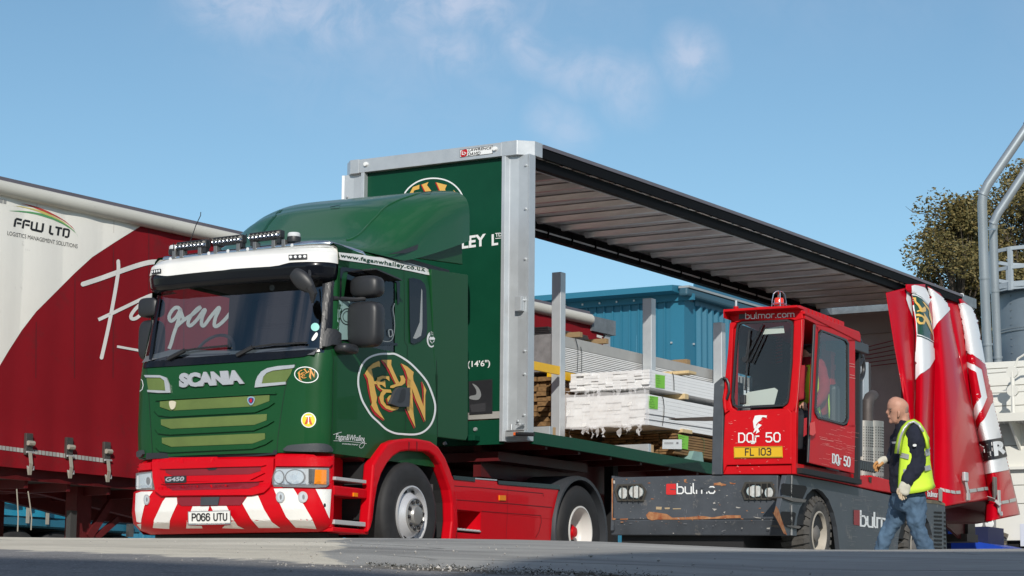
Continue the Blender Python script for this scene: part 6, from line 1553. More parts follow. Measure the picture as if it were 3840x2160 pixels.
for m_,nn in ((RUST,46),(SCR,60)):
    B_=[]
    for i in range(nn):
        u,v=(rg.uniform(140,2230),rg.choice([rg.gauss(850,22),rg.uniform(330,1040),rg.gauss(400,30)]));r_=rg.uniform(2,8) if m_ is SCR else rg.uniform(3,12)
        B_.append(Zc(*[(u+r_*rg.uniform(.5,1.6)*math.cos(a_)*1.5,v+r_*rg.uniform(.4,1.1)*math.sin(a_)*.7) for a_ in [k*math.pi/4 for k in range(8)]]))
    tag(decal(B_,PF(0),m_,K,'paint_chips',.0055),kind='stuff')
# lamps with grilles
for P,ds,brs_ in (([(150,485),(188,402),(505,392),(570,492),(532,620),(192,618)],[((265,515),60,76),((430,500),98,82)],(250,322,395,468)),([(1790,490),(1838,372),(2192,366),(2236,482),(2195,600),(1832,602)],[((1970,490),110,78),((2152,510),56,70)],(1897,1973,2050,2128))):
    lampg=mat('lamp guard',(.05,.045,.035),.6,var=.4);lp=kfd(P,lampg,'lamp_guard',.0,th=.02)
    q=[(a*.86+.14*sum(p[0] for p in P)/6,b*.80+.20*sum(p[1] for p in P)/6) for a,b in P];kfd(q,mat('lamp recess',(.004,.004,.004),.8),'lamp_recess',.022,par=lp)
    for c,rx,ry in ds:
        kfd(disc(*c,rx,ry,22),CHROME,'lamp',.025,par=lp);kfd(disc(*c,rx*.92,ry*.92,22),mat('lamp glass grey',(.55,.55,.53),.15,coat=.6,var=.25,vscale=30),'lamp_glass',.03,par=lp)
    for u in brs_: kfd([(u-7,P[1][1]+8),(u+7,P[1][1]+8),(u+7,P[4][1]-8),(u-7,P[4][1]-8)],lampg,'guard_bar',.04,th=.012,par=lp)
# near side plate with both wheel arches
side=ks([(212,405),(700,490),(1350,640),(1900,705),(1965,722),(1985,760),(2005,1290),(1850,1290),(1835,1100),(1800,960),(1750,860),(1690,800),(1620,790),(1550,850),(1490,960),(1450,1110),(1435,1290),(770,1290),(755,1150),(735,1000),(700,840),(640,690),(570,600),(510,562),(450,570),(390,630),(345,720),(305,790),(275,900),(268,1000),(270,1105),(212,1105)])
mb=MB();mb.prism(side,'y',-.348,-.30);mb.build('side_plate',SL,K)
MB().box((.3,-.29,.30),(4.3,-.2,.8)).build('wheel_well_liner',DARK,K) if 0 else None
for P in ([(90,515),(110,500),(375,530),(392,560),(340,680),(95,625),(88,600)],[(90,835),(110,826),(240,832),(262,850),(240,985),(130,985),(90,950)]):
    decal([z3b(*P)],PS(),mat('lamp recess',(.004,.004,.004)),K,'step_recess',.006)
for P in ([(90,655),(210,668),(360,690),(345,722),(210,712),(95,672)],[(130,985),(270,990),(300,1005),(270,1025),(145,1000)]): kprism_y(P,-.37,-.2,'foot_step',mat('worn step',(.12,.11,.10),.6,var=.4))
decal([z3b((205,410),(222,410),(218,520),(212,680),(205,680))]+[z3b((205,760),(218,745),(222,1100),(200,1100))],PS(),SCR,K,'worn_edge',.006)
decal([z3b((2,850),(30,760),(60,800),(90,900),(160,1100),(120,1080),(50,940))],PS(),RUST,K,'rust_patch',.007)
lv=[];
for i in range(10): v=826+i*46;lv.append(z3b((1862,v),(1950,v+4),(1950,v+28),(1862,v+22)))
for P in lv: decal([P],PS(),mat('lamp recess',(.004,.004,.004)),K,'louvre_slot',.006)
for i in range(9): v=830+i*50;decal([z3b((1976,v),(1996,v+6),(1996,v+30),(1976,v+22))],PS(),mat('lamp recess',(.004,.004,.004)),K,'louvre_slot',.006)
decal([z3b((1355,645),(1900,700),(1985,735),(1990,760),(1900,740),(1700,720),(1355,665))],PS(),mat('dusty edge',(.2,.16,.10),.8,var=.4),K,'worn_edge',.006)
sc=[]
for i in range(110):
    u,v=rg.uniform(760,1430),rg.uniform(640,1230);l_=rg.choice([20,60,120])*rg.uniform(.4,1);sc+=stroke(z3b((u,v),(u+l_,v+l_*.15+rg.gauss(0,3))),rg.uniform(.4,1.3))
decal(sc,PS(),mat('fine scratch',(.20,.20,.21)),K,'scratches',.005)['kind']='stuff'
decal([z3b((930,808),(1000,812),(1000,990),(930,980))],PS(),mat('logo dull red',(.25,.01,.012),.5),K,'logo',.006)
text_s('bulmor',*z3b((1010,990),(1440,1040),(1010,818)),PS(),WH,K,.12,.005,z3b((1440,875))[0],.2)
# red sills
kprism_y([(252,268),(935,395),(1130,432),(1130,575),(1000,548),(700,480),(255,400)],-.36,.36,'sill',FRD,bevel=.01)
kprism_y([(1130,408),(1360,468),(1700,530),(1915,560),(1955,575),(1955,715),(1700,665),(1360,612),(1130,575)],-.355,.3,'rear_sill',FRD,bevel=.01)
decal([z3b((1100,425),(1140,430),(1135,500),(1105,480))],PS(-.36),mat('chipped dark',(.06,.03,.02),.8,var=.3),K,'worn_patch',.006)
text_s('bulmor',*z3b((1785,648),(1900,660),(1785,585)),PS(-.36),WH,K,.14,.005,z3b((1900,603))[0],.22)
decal([z3b((1910,560),(1955,575),(1950,715),(1912,700))],PS(-.36),mat('dusty grey',(.35,.32,.29),.8),K,'worn_patch',.006)
# wheels
for (u,v,rr) in ((500,1130,None),(1625,1290,None)):
    p=FK.U(*z3b((u,v))[0],'y',-.28);x_,z_=p.x,.36
    mb=MB();R0=.37
    mb.lathe([(R0*.55,.0),(R0*.62,-.03),(R0*.82,-.035),(R0*.96,-.01),(R0,.03),(R0,.22),(R0*.9,.25),(R0*.55,.25)],(x_,-.28,z_),'y',48)
    wh=mb.build('tyre',mat('dusty tyre',(.075,.07,.064),.85,var=.4,vscale=9),K,smooth=True,ang=50)
    for i in range(26):
        a=2*math.pi*i/26;c_,s_=math.cos(a),math.sin(a);mb=MB();mb.bar((x_+c_*R0*.86,-.31,z_+s_*R0*.86),(x_+c_*R0*1.03,-.27,z_+s_*R0*1.03),.045,.03,(0,1,0));mb.bar((x_+c_*R0*1.01,-.28,z_+s_*R0*1.01),(x_+math.cos(a+.1)*R0*1.01,-.05,z_+math.sin(a+.1)*R0*1.01),.045,.04,(c_,0,s_));mb.build('tread_lug',mat('dusty tyre',(.075,.07,.064)),wh)
    MB().lathe([(.215,.0),(.222,-.03),(.205,-.035),(.195,.0),(.18,.12),(.05,.13),(0,.12)],(x_,-.28,z_),'y',36).build('rim',mat('dusty rim',(.42,.38,.32),.6,var=.25),wh,smooth=True,ang=40)
    MB().lathe([(.09,.05),(.08,-.0),(.05,-.02),(0,-.02)],(x_,-.28,z_),'y',20).build('hub',mat('dusty hub',(.15,.14,.13),.6,var=.3),wh,smooth=True)
    MB().cyl((x_,0.0,z_),(x_,1.3,z_),.07).build('axle',DARK,K)
p=FK.U(2650,2040,'x',1.0)
MB().lathe([(.2,0),(.34,-.01),(.36,.03),(.36,.25),(.2,.25)],(1.2,1.0,.36),'y',32).build('tyre',RUB,K,smooth=True)
# ---- cab
R1=FRD
cabx=0
lowf=[(203,900),(692,890),(690,1250),(690,1318),(202,1318),(205,1200)]
kprism_x([(214,880),(300,888),(640,872),(668,900),(667,1250),(225,1258),(203,1310),(200,1200)],-.015,.04,'front_panel',R1,bevel=.008)
kprism_x([(230,1262),(666,1258),(666,1318),(203,1320),(205,1290)],.01,.05,'front_sill',R1,bevel=.006)
kprism_x([(667,900),(700,830),(694,1318),(666,1318)],-.01,.05,'corner_post',R1,bevel=.006)
kprism_x([(246,290),(300,280),(272,330),(250,820),(262,862),(300,890),(214,905),(210,700),(232,500)],-.01,.05,'left_pillar',R1,bevel=.01)
kprism_x([(682,275),(745,255),(738,400),(712,700),(697,900),(640,890),(600,868),(645,835),(665,560)],-.01,.05,'right_pillar',R1,bevel=.01)
kprism_x([(246,262),(246,222),(736,196),(745,262),(690,275),(660,265),(330,278),(290,290)],-.02,.05,'header',R1,bevel=.008)
text_s('bulmor.com',*Zb((355,264),(684,250),(355,224)),PF(-.02),WH,K,.13,.006,Zb((684,212))[0],.24)
kprism_x([(310,232),(352,230),(352,262),(308,268)],-.024,-.02,'worn_patch',GREYP)
win=[(330,284),(640,268),(672,280),(680,310),(672,560),(650,800),(640,838),(612,858),(300,872),(268,850),(260,800),(275,560),(292,330),(302,295)]
win2=[(334,297),(636,282),(660,292),(667,314),(660,560),(638,798),(630,828),(606,846),(304,859),(280,842),(273,800),(288,560),(304,334),(312,305)]
mb=MB();A=kf(win,-.03);Bq=kf(win2,-.03);n=len(A);mb.add([(-.035,*p) for p in A]+[(-.035,*p) for p in Bq]+[(.0,*p) for p in A]+[(.0,*p) for p in Bq],[(i,(i+1)%n,(i+1)%n+n,i+n) for i in range(n)]+[(i,(i+1)%n,(i+1)%n+2*n,i+2*n) for i in range(n)]+[(i+n,(i+1)%n+n,(i+1)%n+3*n,i+3*n) for i in range(n)]);mb.build('window_rubber',BLACKP,K)
mb=MB();mb.add([(-.02,*p) for p in Bq],[tuple(range(n))]);mb.build('front_window',GLASS,K)
# rim of the pillar tube, roof, visor edge
kprism_x([(240,212),(738,183),(742,198),(246,228),(243,272),(240,262)],-.16,.04,'roof_peak',R1,ref=-.02,bevel=.006)
yl_=kf([(248,250)],0)[0][0];yr_=kf([(742,230)],0)[0][0];zr_=kf([(742,200)],0)[0][1]
rf=ks([(738,195),(1050,300),(1055,340),(742,232)],yr_-.0,Zb)
MB().prism([(-.02,zr_-.02),(1.62,zr_-.02),(1.66,zr_-.05),(1.66,zr_-.13),(-.02,zr_-.05)],'y',yr_-.03,yl_+.02).build('roof',R1,K,bevel=.01)
MB().box((.05,yr_+.04,zr_-.03),(1.35,yr_+.5,zr_+.05)).build('roof_hatch',R1,K,bevel=.01)
for i in range(9): MB().box((.28+i*.11,yr_+.035,zr_-.01),(.34+i*.11,yr_+.06,zr_+.045)).build('hatch_rib',FRD,K,bevel=.004)
kprism_y([(745,262),(825,300),(1095,365),(1095,345),(745,240)],yr_-.02,yr_+.02,'door_track',R1,z=Zb,ref=yr_)
MB().box((1.5,yr_-.02,zr_-.22),(1.95,yr_+.3,zr_-.12)).build('rear_bracket',GREYP,K,bevel=.01)
# sliding door on the near side
YD=yr_-.02
def kyd(pts,nm,m,y0=0,y1=.018,bevel=.006,par=None): return MB().prism(ks(pts,YD,Zb),'y',YD+y0,YD+y1).build(nm,m,par or K,bevel=bevel)
dr=kyd([(815,930),(840,935),(1020,990),(1055,985),(1102,985),(1094,1315),(780,1240),(786,1100)],'sliding_door',R1)
kyd([(826,298),(1102,368),(1100,420),(1050,420),(1035,402),(865,338),(845,360)],'door_frame',R1,par=dr)
kyd([(1050,400),(1100,400),(1100,1000),(1050,1000),(1056,960)],'door_frame',R1,par=dr)
kyd([(824,300),(850,320),(840,560),(822,860),(824,900),(845,935),(815,940),(786,1100),(800,700)],'door_frame',R1,par=dr)
W1=[(868,338),(1035,402),(1052,430),(1052,940),(1040,972),(1015,986),(840,940),(822,905),(820,870),(835,560),(848,365)]
W2=[(872,350),(1028,413),(1043,436),(1043,936),(1032,962),(1012,973),(846,928),(832,900),(830,868),(845,560),(857,372)]
A=ks(W1,YD,Zb);Bq=ks(W2,YD,Zb);n=len(A);mb=MB();mb.add([(p[0],YD-.012,p[1]) for p in A]+[(p[0],YD-.012,p[1]) for p in Bq]+[(p[0],YD+.02,p[1]) for p in A]+[(p[0],YD+.02,p[1]) for p in Bq],[(i,(i+1)%n,(i+1)%n+n,i+n) for i in range(n)]+[(i,(i+1)%n,(i+1)%n+2*n,i+2*n) for i in range(n)]+[(i+n,(i+1)%n+n,(i+1)%n+3*n,i+3*n) for i in range(n)]);mb.build('window_rubber',BLACKP,dr)
mb=MB();mb.add([(p[0],YD+.0,p[1]) for p in Bq],[tuple(range(n))]);mb.build('door_glass',GLASS,dr)
kyd([(818,300),(830,302),(806,800),(784,1240),(775,1240),(795,800)],'door_edge',BLACKP,-.006,.012,par=dr)
decal([Zb((792,970),(825,960),(832,1040),(815,1058),(790,1050))],Plane(FK,'y',YD),mat('handle red',(.75,.03,.02),.4),dr,'door_handle',.004,.03)
decal([Zb((752,940),(772,935),(770,1050),(748,1065))],Plane(FK,'y',YD),R1,dr,'door_latch',.004,.02)
text_s('DQr 50',*Zb((946,1240),(1063,1268),(947,1182)),Plane(FK,'y',YD),WH,dr,.15,.006,Zb((1065,1206))[0],.3)
sc=[]
for i in range(60):
    u,v=rg.uniform(850,1080),rg.uniform(1000,1250);l_=rg.uniform(8,60);sc+=stroke(Zb((u,v),(u+l_,v+l_*.22)),rg.uniform(.4,1.1))
for (u,v,l_) in ((1055,566,40),(1060,585,38),(1062,643,34),(1052,660,48),(862,1078,90),(940,1180,20)): sc+=stroke(Zb((u,v),(u+l_,v+l_*.2)),2)
decal(sc,Plane(FK,'y',YD),mat('red scratch',(.75,.30,.26),.6),dr,'scratches',.005)['kind']='stuff'
# front print and plate
text_s('DQr 50',*Zb((309,1102),(588,1098),(309,1042)),PF(-.015),WH,K,.15,.006,None,.3)
for P in ([(418,922),(450,918),(500,920),(497,935),(470,930),(455,950),(470,945),(440,965),(425,985),(435,1000),(412,1010),(405,960)],[(440,975),(465,985),(440,1010),(450,1030),(425,1045),(432,1020),(405,1040),(420,1005)],[(402,1085),(425,1100),(415,1112),(400,1108)]): decal([Zb(*P)],PF(-.015),WH,K,'torn_sticker',.006)
np=decal([Zb((275,1134),(604,1128),(608,1206),(277,1210))],PF(-.015),YEL,K,'number_plate',.004,.01)
text_s('FL 103',*Zb((354,1191),(526,1188),(354,1146)),PF(-.015),BK,np,.16,.018,None,.3)
decal(stroke(Zb((279,1138),(601,1132),(604,1202),(281,1206)),1.2,True),PF(-.015),BK,np,'plate_border',.017)
sc=[]
for i in range(40):
    u,v=rg.uniform(225,660),rg.uniform(900,1310);l_=rg.uniform(3,16);sc+=stroke(Zb((u,v),(u+l_,v+rg.gauss(0,4))),rg.uniform(.5,1.3))
for P in (((735,270),(738,400),(712,760),(697,900)),): sc+=stroke(Zb(*P),.9)
decal(sc,PF(-.016),mat('red scratch',(.75,.30,.26)),K,'scratches',.008)['kind']='stuff'
# cab interior
MB().box((.03,yr_,.9),(1.8,yl_,.95)).build('cab_floor',DARK,K);MB().box((1.78,yr_+.03,.9),(1.84,yl_,zr_-.1)).build('cab_back',mat('cab back dark',(.015,.015,.018),.6),K)
MB().box((.03,yl_-.04,.9),(1.8,yl_,1.35)).build('cab_far_side',R1,K);
MB().box((.55,yl_-.03,1.35),(1.8,yl_-.01,zr_-.1)).build('far_window',mat('dark far window',(.012,.014,.016),.25),K)
MB().box((.06,yl_-.04,1.9),(.55,yl_-.01,zr_-.1)).build('far_header',mat('dark far window',(.012,.014,.016)),K)
for x in (.03,1.74): MB().box((x,yl_-.05,.9),(x+.08,yl_,zr_-.05)).build('cab_post',R1,K)
MB().box((1.0,yr_+.12,.95),(1.5,yl_-.12,1.25)).build('seat',BLACKP,K,bevel=.05);MB().box((1.4,yr_+.14,1.2),(1.56,yl_-.14,1.9)).build('seat_back',BLACKP,K,bevel=.05)
cw=Vector((.42,.05,1.42));u1=Vector((0,1,0));u2=Vector((.7,0,.7)).normalized();mb=MB();mb.tube([cw+(u1*math.cos(t)+u2*math.sin(t))*.17 for t in [2*math.pi*i/24 for i in range(25)]],.014,6,cap=False);mb.tube([cw-u1*.16,cw+u1*.16],.012,6);mb.tube([cw,cw+Vector((-.15,0,-.4))],.03,8);mb.build('steering_wheel',BLACKP,K,smooth=True)
MB().box((.06,-.1,.95),(.3,.25,1.22)).build('console',R1,K,bevel=.03)
def inwin(P,m,nm,x=.05,th=.004): return decal([Zb(*P)],PF(x),m,K,nm,0,th)
inwin([(352,775),(372,762),(552,732),(575,748),(550,845),(345,855)],mat('paper',(.68,.67,.60),.7),'papers',.10)
inwin([(490,330),(612,310),(620,360),(470,370)],mat('paper',(.68,.67,.60)),'papers',.06)
mb=MB();
for a_,b_ in (((382,340),(355,545)),((380,400),(350,750)),((352,545),(470,300)),((375,560),(490,320)),((400,570),(490,370))):
    mb.tube([tuple(FK.U(*Zb(a_)[0],'x',-.05)),tuple(FK.U(*Zb(b_)[0],'x',-.05))],.008,5)
mb.lathe([(0,-.02),(.03,-.02),(.03,.02)],tuple(FK.U(*Zb((352,540))[0],'x',-.05)),'x',10);mb.build('wiper',BLACKP,K)
mb=MB();q=FK.U(*Zb((338,808))[0],'x',-.05);mb.box((-.07,q.y-.03,q.z-.05),(-.03,q.y+.03,q.z+.04));mb.build('wiper_motor',BLACKP,K,bevel=.01)
# beacon on the roof
q=FK.U(*Zb((582,178))[0],'x',.12);bc=MB().lathe([(0,-.04),(.062,-.04),(.062,-.02),(.052,.0),(0,.0)],(q.x,q.y,q.z),'z',20).build('beacon',BLACKP,K,smooth=True,ang=40)
MB().lathe([(.048,.0),(.047,.065),(.040,.08),(0,.083)],(q.x,q.y,q.z),'z',20).build('beacon_lens',mat('beacon red',(.75,.04,.01),.15,coat=.7),bc,smooth=True)
mb=MB()
for a in (0,90,180,270):
    c_,s_=math.cos(R_(a+30)),math.sin(R_(a+30));mb.tube([(q.x+c_*.072,q.y+s_*.072,q.z-.03),(q.x+c_*.068,q.y+s_*.068,q.z+.05),(q.x+c_*.055,q.y+s_*.055,q.z+.12),(q.x+c_*.03,q.y+s_*.03,q.z+.145),(q.x,q.y,q.z+.15)],.005,6)
for h,r_ in ((.02,.071),(-.03,.075)): mb.tube([(q.x+math.cos(t)*r_,q.y+math.sin(t)*r_,q.z+h) for t in [2*math.pi*i/20 for i in range(21)]],.006,5,cap=False)
mb.build('beacon_cage',CHROME,bc)
q=FK.U(*Zb((290,180))[0],'x',.3);MB().cyl((q.x,q.y,q.z-.15),(q.x,q.y,q.z),.025).build('aerial_base',R1,K);MB().cyl((q.x,q.y,q.z),(q.x,q.y,q.z+.06),.012).build('aerial_tip',ALU,K)
# upright guard beside the cab and its grab loop
kprism_x([(140,706),(190,662),(206,668),(203,1000),(196,1322),(124,1322),(130,1000)],-.02,.5,'upright_guard',SL,bevel=.006)
MB().tube([tuple(FK.U(*Zb(p)[0],'x',-.03)) for p in ((203,665),(228,675),(240,705),(243,760),(228,805),(203,818))],.014,8).build('grab_loop',BLACKP,K,smooth=True)
MB().tube([tuple(FK.U(*Zb(p)[0],'x',-.03)) for p in ((222,740),(212,800),(216,860),(225,900),(236,880))],.02,8).build('hose',R1,K,smooth=True)
# fork reaching under the white pack
fy=[TR.U(*z14(p)[0],'y',-.6) for p in ((1800,852),(1860,848),(2340,828),(2340,890),(1900,882),(1800,862))]
a_=FK.L(fy[0]);
mb=MB();P=[FK.L(p) for p in fy];n=6;mb.add([tuple(p) for p in P]+[(p.x+.02,p.y+.12,p.z) for p in P],[tuple(range(n)),tuple(range(2*n-1,n-1,-1))]+[(i,(i+1)%n,(i+1)%n+n,i+n) for i in range(n)]);mb.build('fork_tip',mat('fork steel',(.13,.09,.07),.5,metal=.4,var=.3),K)
# red mast seen through the door glass
MR=mat('mast red',(.50,.02,.02),.45)
def mast(P,y,th,m,nm): return MB().prism(ks(P,y,Zb),'y',y,y+th).build(nm,m,K)
ym=-.18
mast([(936,430),(958,412),(960,960),(930,955)],ym,.10,MR,'mast_rail');mast([(990,425),(1010,430),(1008,975),(985,970)],ym,.10,MR,'mast_rail')
for i in range(6):
    v=478+i*95;mast([(956,v),(992,v+8),(990,v+45),(956,v+35)],ym+.02,.05,MR,'mast_rung')
inwin_m=mat('dark interior mast',(.30,.03,.02),.6)
for i in range(9):
    v=375+i*22;decal([Zb((560,v+6),(605,v-6),(605,v+6),(560,v+18))],PF(1.2),inwin_m,K,'grille_strip',0,.02)
for u in range(285,440,24): decal([Zb((u,660),(u+9,660),(u+9,850),(u,850))],PF(1.5),BLACKP,K,'guard_bar',0,.02)
# exhaust silencers, pipe, columns, toothed step behind the cab
PERF=mat('perforated steel',(.36,.35,.32),.4,metal=.6,var=.15)
for u0,u1 in ((1150,1202),(1206,1266)):
    a=FK.U(*Zb((u0,1100))[0],'y',.15);b=FK.U(*Zb((u1,1100))[0],'y',.15);t_z=FK.U(*Zb((u0,952))[0],'y',.15).z;r_=(b.x-a.x)/2*.9;cx_=(a.x+b.x)/2
    ex=MB().cyl((cx_,.2,.85),(cx_,.2,t_z),r_,24).build('silencer',PERF,K,smooth=True,ang=40)
    hm=MB()
    for i in range(26):
        for j in range(10):
            a_=-math.pi/2+(-1.1+2.2*j/9);zz_=.9+(t_z-.95)*i/26
            if i%9==8: continue
            c_,s_=math.cos(a_),math.sin(a_);hm.box((cx_+c_*r_-.006,.2+s_*r_-.004,zz_),(cx_+c_*r_+.006,.2+s_*r_+.002,zz_+.012))
    hm.build('perforations',BLACKP,ex,kind='stuff')
MB().tube([tuple(FK.U(*Zb(p)[0],'y',.2)) for p in ((1184,960),(1184,880),(1186,830),(1198,800),(1222,785))],.065,14).build('exhaust_pipe',mat('exhaust brown',(.10,.085,.08),.6,metal=.4,var=.3),K,smooth=True)
MB().prism(ks([(1100,690),(1125,655),(1152,662),(1150,1200),(1100,1200)],.1,Zb),'y',.1,.4).build('mast_column',SL,K,bevel=.006)
MB().prism(ks([(1160,560),(1190,558),(1194,955),(1150,955)],.5,Zb),'y',.5,.6).build('fork_carriage',GALV,K)
MB().prism(ks([(1196,565),(1205,565),(1206,950),(1195,950)],.5,Zb),'y',.5,.62).build('fork_carriage_edge',mat('dark inner',(.04,.035,.035),.6),K)
for c,r_ in (((1120,490),.21),((1132,590),.20)):
    q=FK.U(*Zb(c)[0],'y',.1);MB().tube([(q.x-.1+math.cos(t)*r_*1.15,.1,q.z+math.sin(t)*r_*.8) for t in [-1.8+i*.3 for i in range(13)]],.025,8).build('hydraulic_hose',BLACKP,K,smooth=True)
q=FK.U(*Zb((1118,560))[0],'y',.12);MB().box((q.x-.12,.12,q.z-.16),(q.x+.10,.2,q.z+.12)).build('valve_block',mat('valve grey',(.14,.15,.16),.4,var=.3),K,bevel=.02)
q0=FK.U(*Zb((1100,1215))[0],'y',-.25);q1=FK.U(*Zb((1225,1245))[0],'y',-.25)
MB().box((q0.x,-.25,q0.z-.04),(q1.x+.1,.1,q0.z+.0)).build('toothed_step',mat('worn step',(.12,.11,.10)),K)
tt=None
for i in range(9):
    x=q0.x+.04+i*(q1.x-q0.x)/8.5
    if tt is None: tt=MB().prism([(0,0),(.06,.02),(.05,-.07),(-.01,-.09)],'y',-.27,-.25).build('step_tooth',BLACKP,K);tt.location=(x,0,q0.z-.02)
    else: dupe(tt,(x,0,q0.z-.02))
MB().box((q1.x+.50,-.2,.85),(q1.x+.55,.0,1.75)).build('rear_guard',SL,K,bevel=.01) if 0 else None
MB().box((3.2,-.2,.80),(4.4,1.4,1.0)).build('rear_deck',DARK,K)
# ================================================================== PEOPLE
def loft(secs,dk=0,n=20,K0=20.4,cap=True):
    """rings facing the camera: (u,v,half width px,depth m[,tilt,dk]) -> world-space tube following the body"""
    rows=[];pts=[]
    for s in secs:
        pts.append(at(s[0],s[1],K0+(s[5] if len(s)>5 else dk)))
    for i,s in enumerate(secs):
        c=pts[i];d=(pts[min(i+1,len(pts)-1)]-pts[max(i-1,0)]).normalized()
        a=FWD.cross(d).normalized()           # across the image
        if a.dot(RGT)<0:a=-a
        b=d.cross(a).normalized()
        if b.dot(FWD)<0:b=-b
        hw=s[2]/FPX*K0;dd=s[3];row=[]
        for j in range(n):
            t=2*math.pi*j/n;row.append(c-a*math.cos(t)*hw-b*math.sin(t)*dd)
        rows.append(row)
    return rows
def addloft(mb,rows):
    mb.grid(rows,True);mb.add(rows[0],[tuple(range(len(rows[0])))]);mb.add(rows[-1],[tuple(range(len(rows[0])))])
def bodymesh(mb,name,m,frame,par,vox=.012,sm=2,disp=0,**k):
    mb.v=[tuple(frame.i@Vector(p)) for p in mb.v]
    o=mb.build(name,m,par,smooth=True,**k)
    r=o.modifiers.new('remesh','REMESH');r.mode='VOXEL';r.voxel_size=vox;r.use_smooth_shade=True
    s=o.modifiers.new('smooth','SMOOTH');s.iterations=sm;s.factor=.6
    if disp:
        tx=bpy.data.textures.new(name+'_folds','CLOUDS');tx.noise_scale=.075;tx.noise_depth=3
        d=o.modifiers.new('folds','DISPLACE');d.texture=tx;d.strength=disp;d.mid_level=.5
    return o
Zp=ZM(3200,1450,.44843)
def S(u,v,hw,dep,dk=0): 
    a=Zp((u,v))[0];return (a[0],a[1],hw*.44843,dep,0,dk)
ft=at(3390,2110,20.4);gz=zground(ft.x,ft.y)
PFm=Frame((ft.x,ft.y,gz),0)
P_=root('person',PFm,'bald man in a yellow hi-vis vest, navy fleece, gloves and jeans walking to the left','person')
SKIN=mat('skin',(.50,.26,.18),.55,var=.16,vscale=16,bump=.01,bscale=60);NAVY=mat('navy fleece',(.010,.013,.028),.9,var=.2,vscale=8,bump=.02,bscale=25)
HV=mat('hi-vis yellow',(.62,.86,.05),.6,var=.04);REFL=mat('silver band',(.42,.42,.43),.35,metal=.3)
JEAN=mat('blue denim',(.085,.15,.23),.85,var=.30,vscale=5,col2=(.05,.09,.145),bump=.02,bscale=90)
GLV=mat('glove fabric',(.58,.55,.46),.8,var=.12,vscale=15);GLO=mat('glove palm',(.55,.27,.09),.75,var=.2)
# head (profile to the left), neck
mb=MB()
addloft(mb,loft([S(388,92,30,.035),S(384,104,58,.06),S(378,125,80,.080),S(374,150,89,.088),S(372,180,90,.090),S(372,205,84,.088),S(368,228,78,.082),S(362,250,70,.074),S(352,272,60,.066),S(340,292,40,.055),S(334,303,18,.04)],n=24,K0=20.4))
addloft(mb,loft([S(415,215,52,.07),S(412,260,54,.07),S(415,300,58,.075),S(425,340,66,.08)],n=20))
addloft(mb,loft([S(300,192,10,.012),S(290,205,14,.016),S(280,217,13,.018),S(292,226,12,.014)],n=10))           # nose
addloft(mb,loft([S(312,182,16,.05),S(306,187,16,.05),S(312,194,16,.045)],n=10))      # brow
addloft(mb,loft([S(300,246,12,.026),S(296,252,12,.028),S(302,258,12,.026)],n=10))    # lips
addloft(mb,loft([S(318,285,22,.035),S(314,295,20,.03),S(325,303,14,.03)],n=10))      # chin
head=bodymesh(mb,'head',SKIN,PFm,P_,.007,3)
mb=MB();addloft(mb,loft([S(424,160,28,.066),S(428,180,33,.073),S(426,205,33,.072),S(418,230,30,.066),S(414,248,24,.058)],n=20));bodymesh(mb,'hair',mat('cropped grey hair',(.30,.20,.155),.9,var=.3,vscale=30),PFm,head,.006,2)
for dk,uu in ((-.088,378),(.085,372)):
    mb=MB();addloft(mb,loft([S(uu-4,200,7,.012,dk),S(uu+2,210,13,.016,dk),S(uu+4,228,14,.018,dk),S(uu+0,245,11,.015,dk),S(uu-4,256,6,.01,dk)],n=12));bodymesh(mb,'ear',SKIN,PFm,head,.005,1)
for dk in (-.052,.045):
    mb=MB();addloft(mb,loft([S(313,202,5,.010,dk),S(311,207,7,.013,dk),S(313,212,5,.01,dk)],n=10));bodymesh(mb,'eye',mat('eye dark',(.05,.03,.025),.3),PFm,head,.004,0)
    mb=MB();addloft(mb,loft([S(305,184,4,.018,dk),S(312,181,8,.02,dk),S(322,183,4,.015,dk)],n=8));bodymesh(mb,'eyebrow',mat('brow grey',(.25,.18,.13),.8),PFm,head,.004,0)
mb=MB();addloft(mb,loft([S(300,250,9,.03),S(301,253,9,.03)],n=8));bodymesh(mb,'mouth',mat('lip',(.32,.10,.08),.6),PFm,head,.004,0)
# fleece: torso, collar, both sleeves in one surface
mb=MB()
addloft(mb,loft([S(418,280,62,.080),S(415,300,72,.085),S(425,330,82,.095),S(445,355,105,.15),S(465,390,132,.205),S(472,430,140,.215),S(472,480,140,.21),S(468,540,142,.20),S(462,600,146,.195),S(458,660,150,.19),S(455,720,152,.185),S(455,780,152,.185),S(460,830,155,.185),S(465,868,158,.18),S(465,880,150,.17)],n=32))
addloft(mb,loft([S(505,362,66,.09,-.14),S(512,400,80,.095,-.17),S(516,450,84,.092,-.18),S(522,510,80,.085,-.18),S(528,570,76,.08,-.18),S(530,620,76,.078,-.18),S(525,670,74,.075,-.19),S(500,720,66,.068,-.20),S(470,765,58,.06,-.21),S(445,805,50,.055,-.22),S(435,822,44,.05,-.22)],n=24))
addloft(mb,loft([S(400,380,60,.08,.16),S(370,450,60,.08,.2),S(350,530,58,.075,.2),S(330,590,50,.065,.18),S(300,610,38,.05,.14),S(278,602,32,.045,.12)],n=20))
jk=bodymesh(mb,'fleece',NAVY,PFm,P_,.011,1,.04)
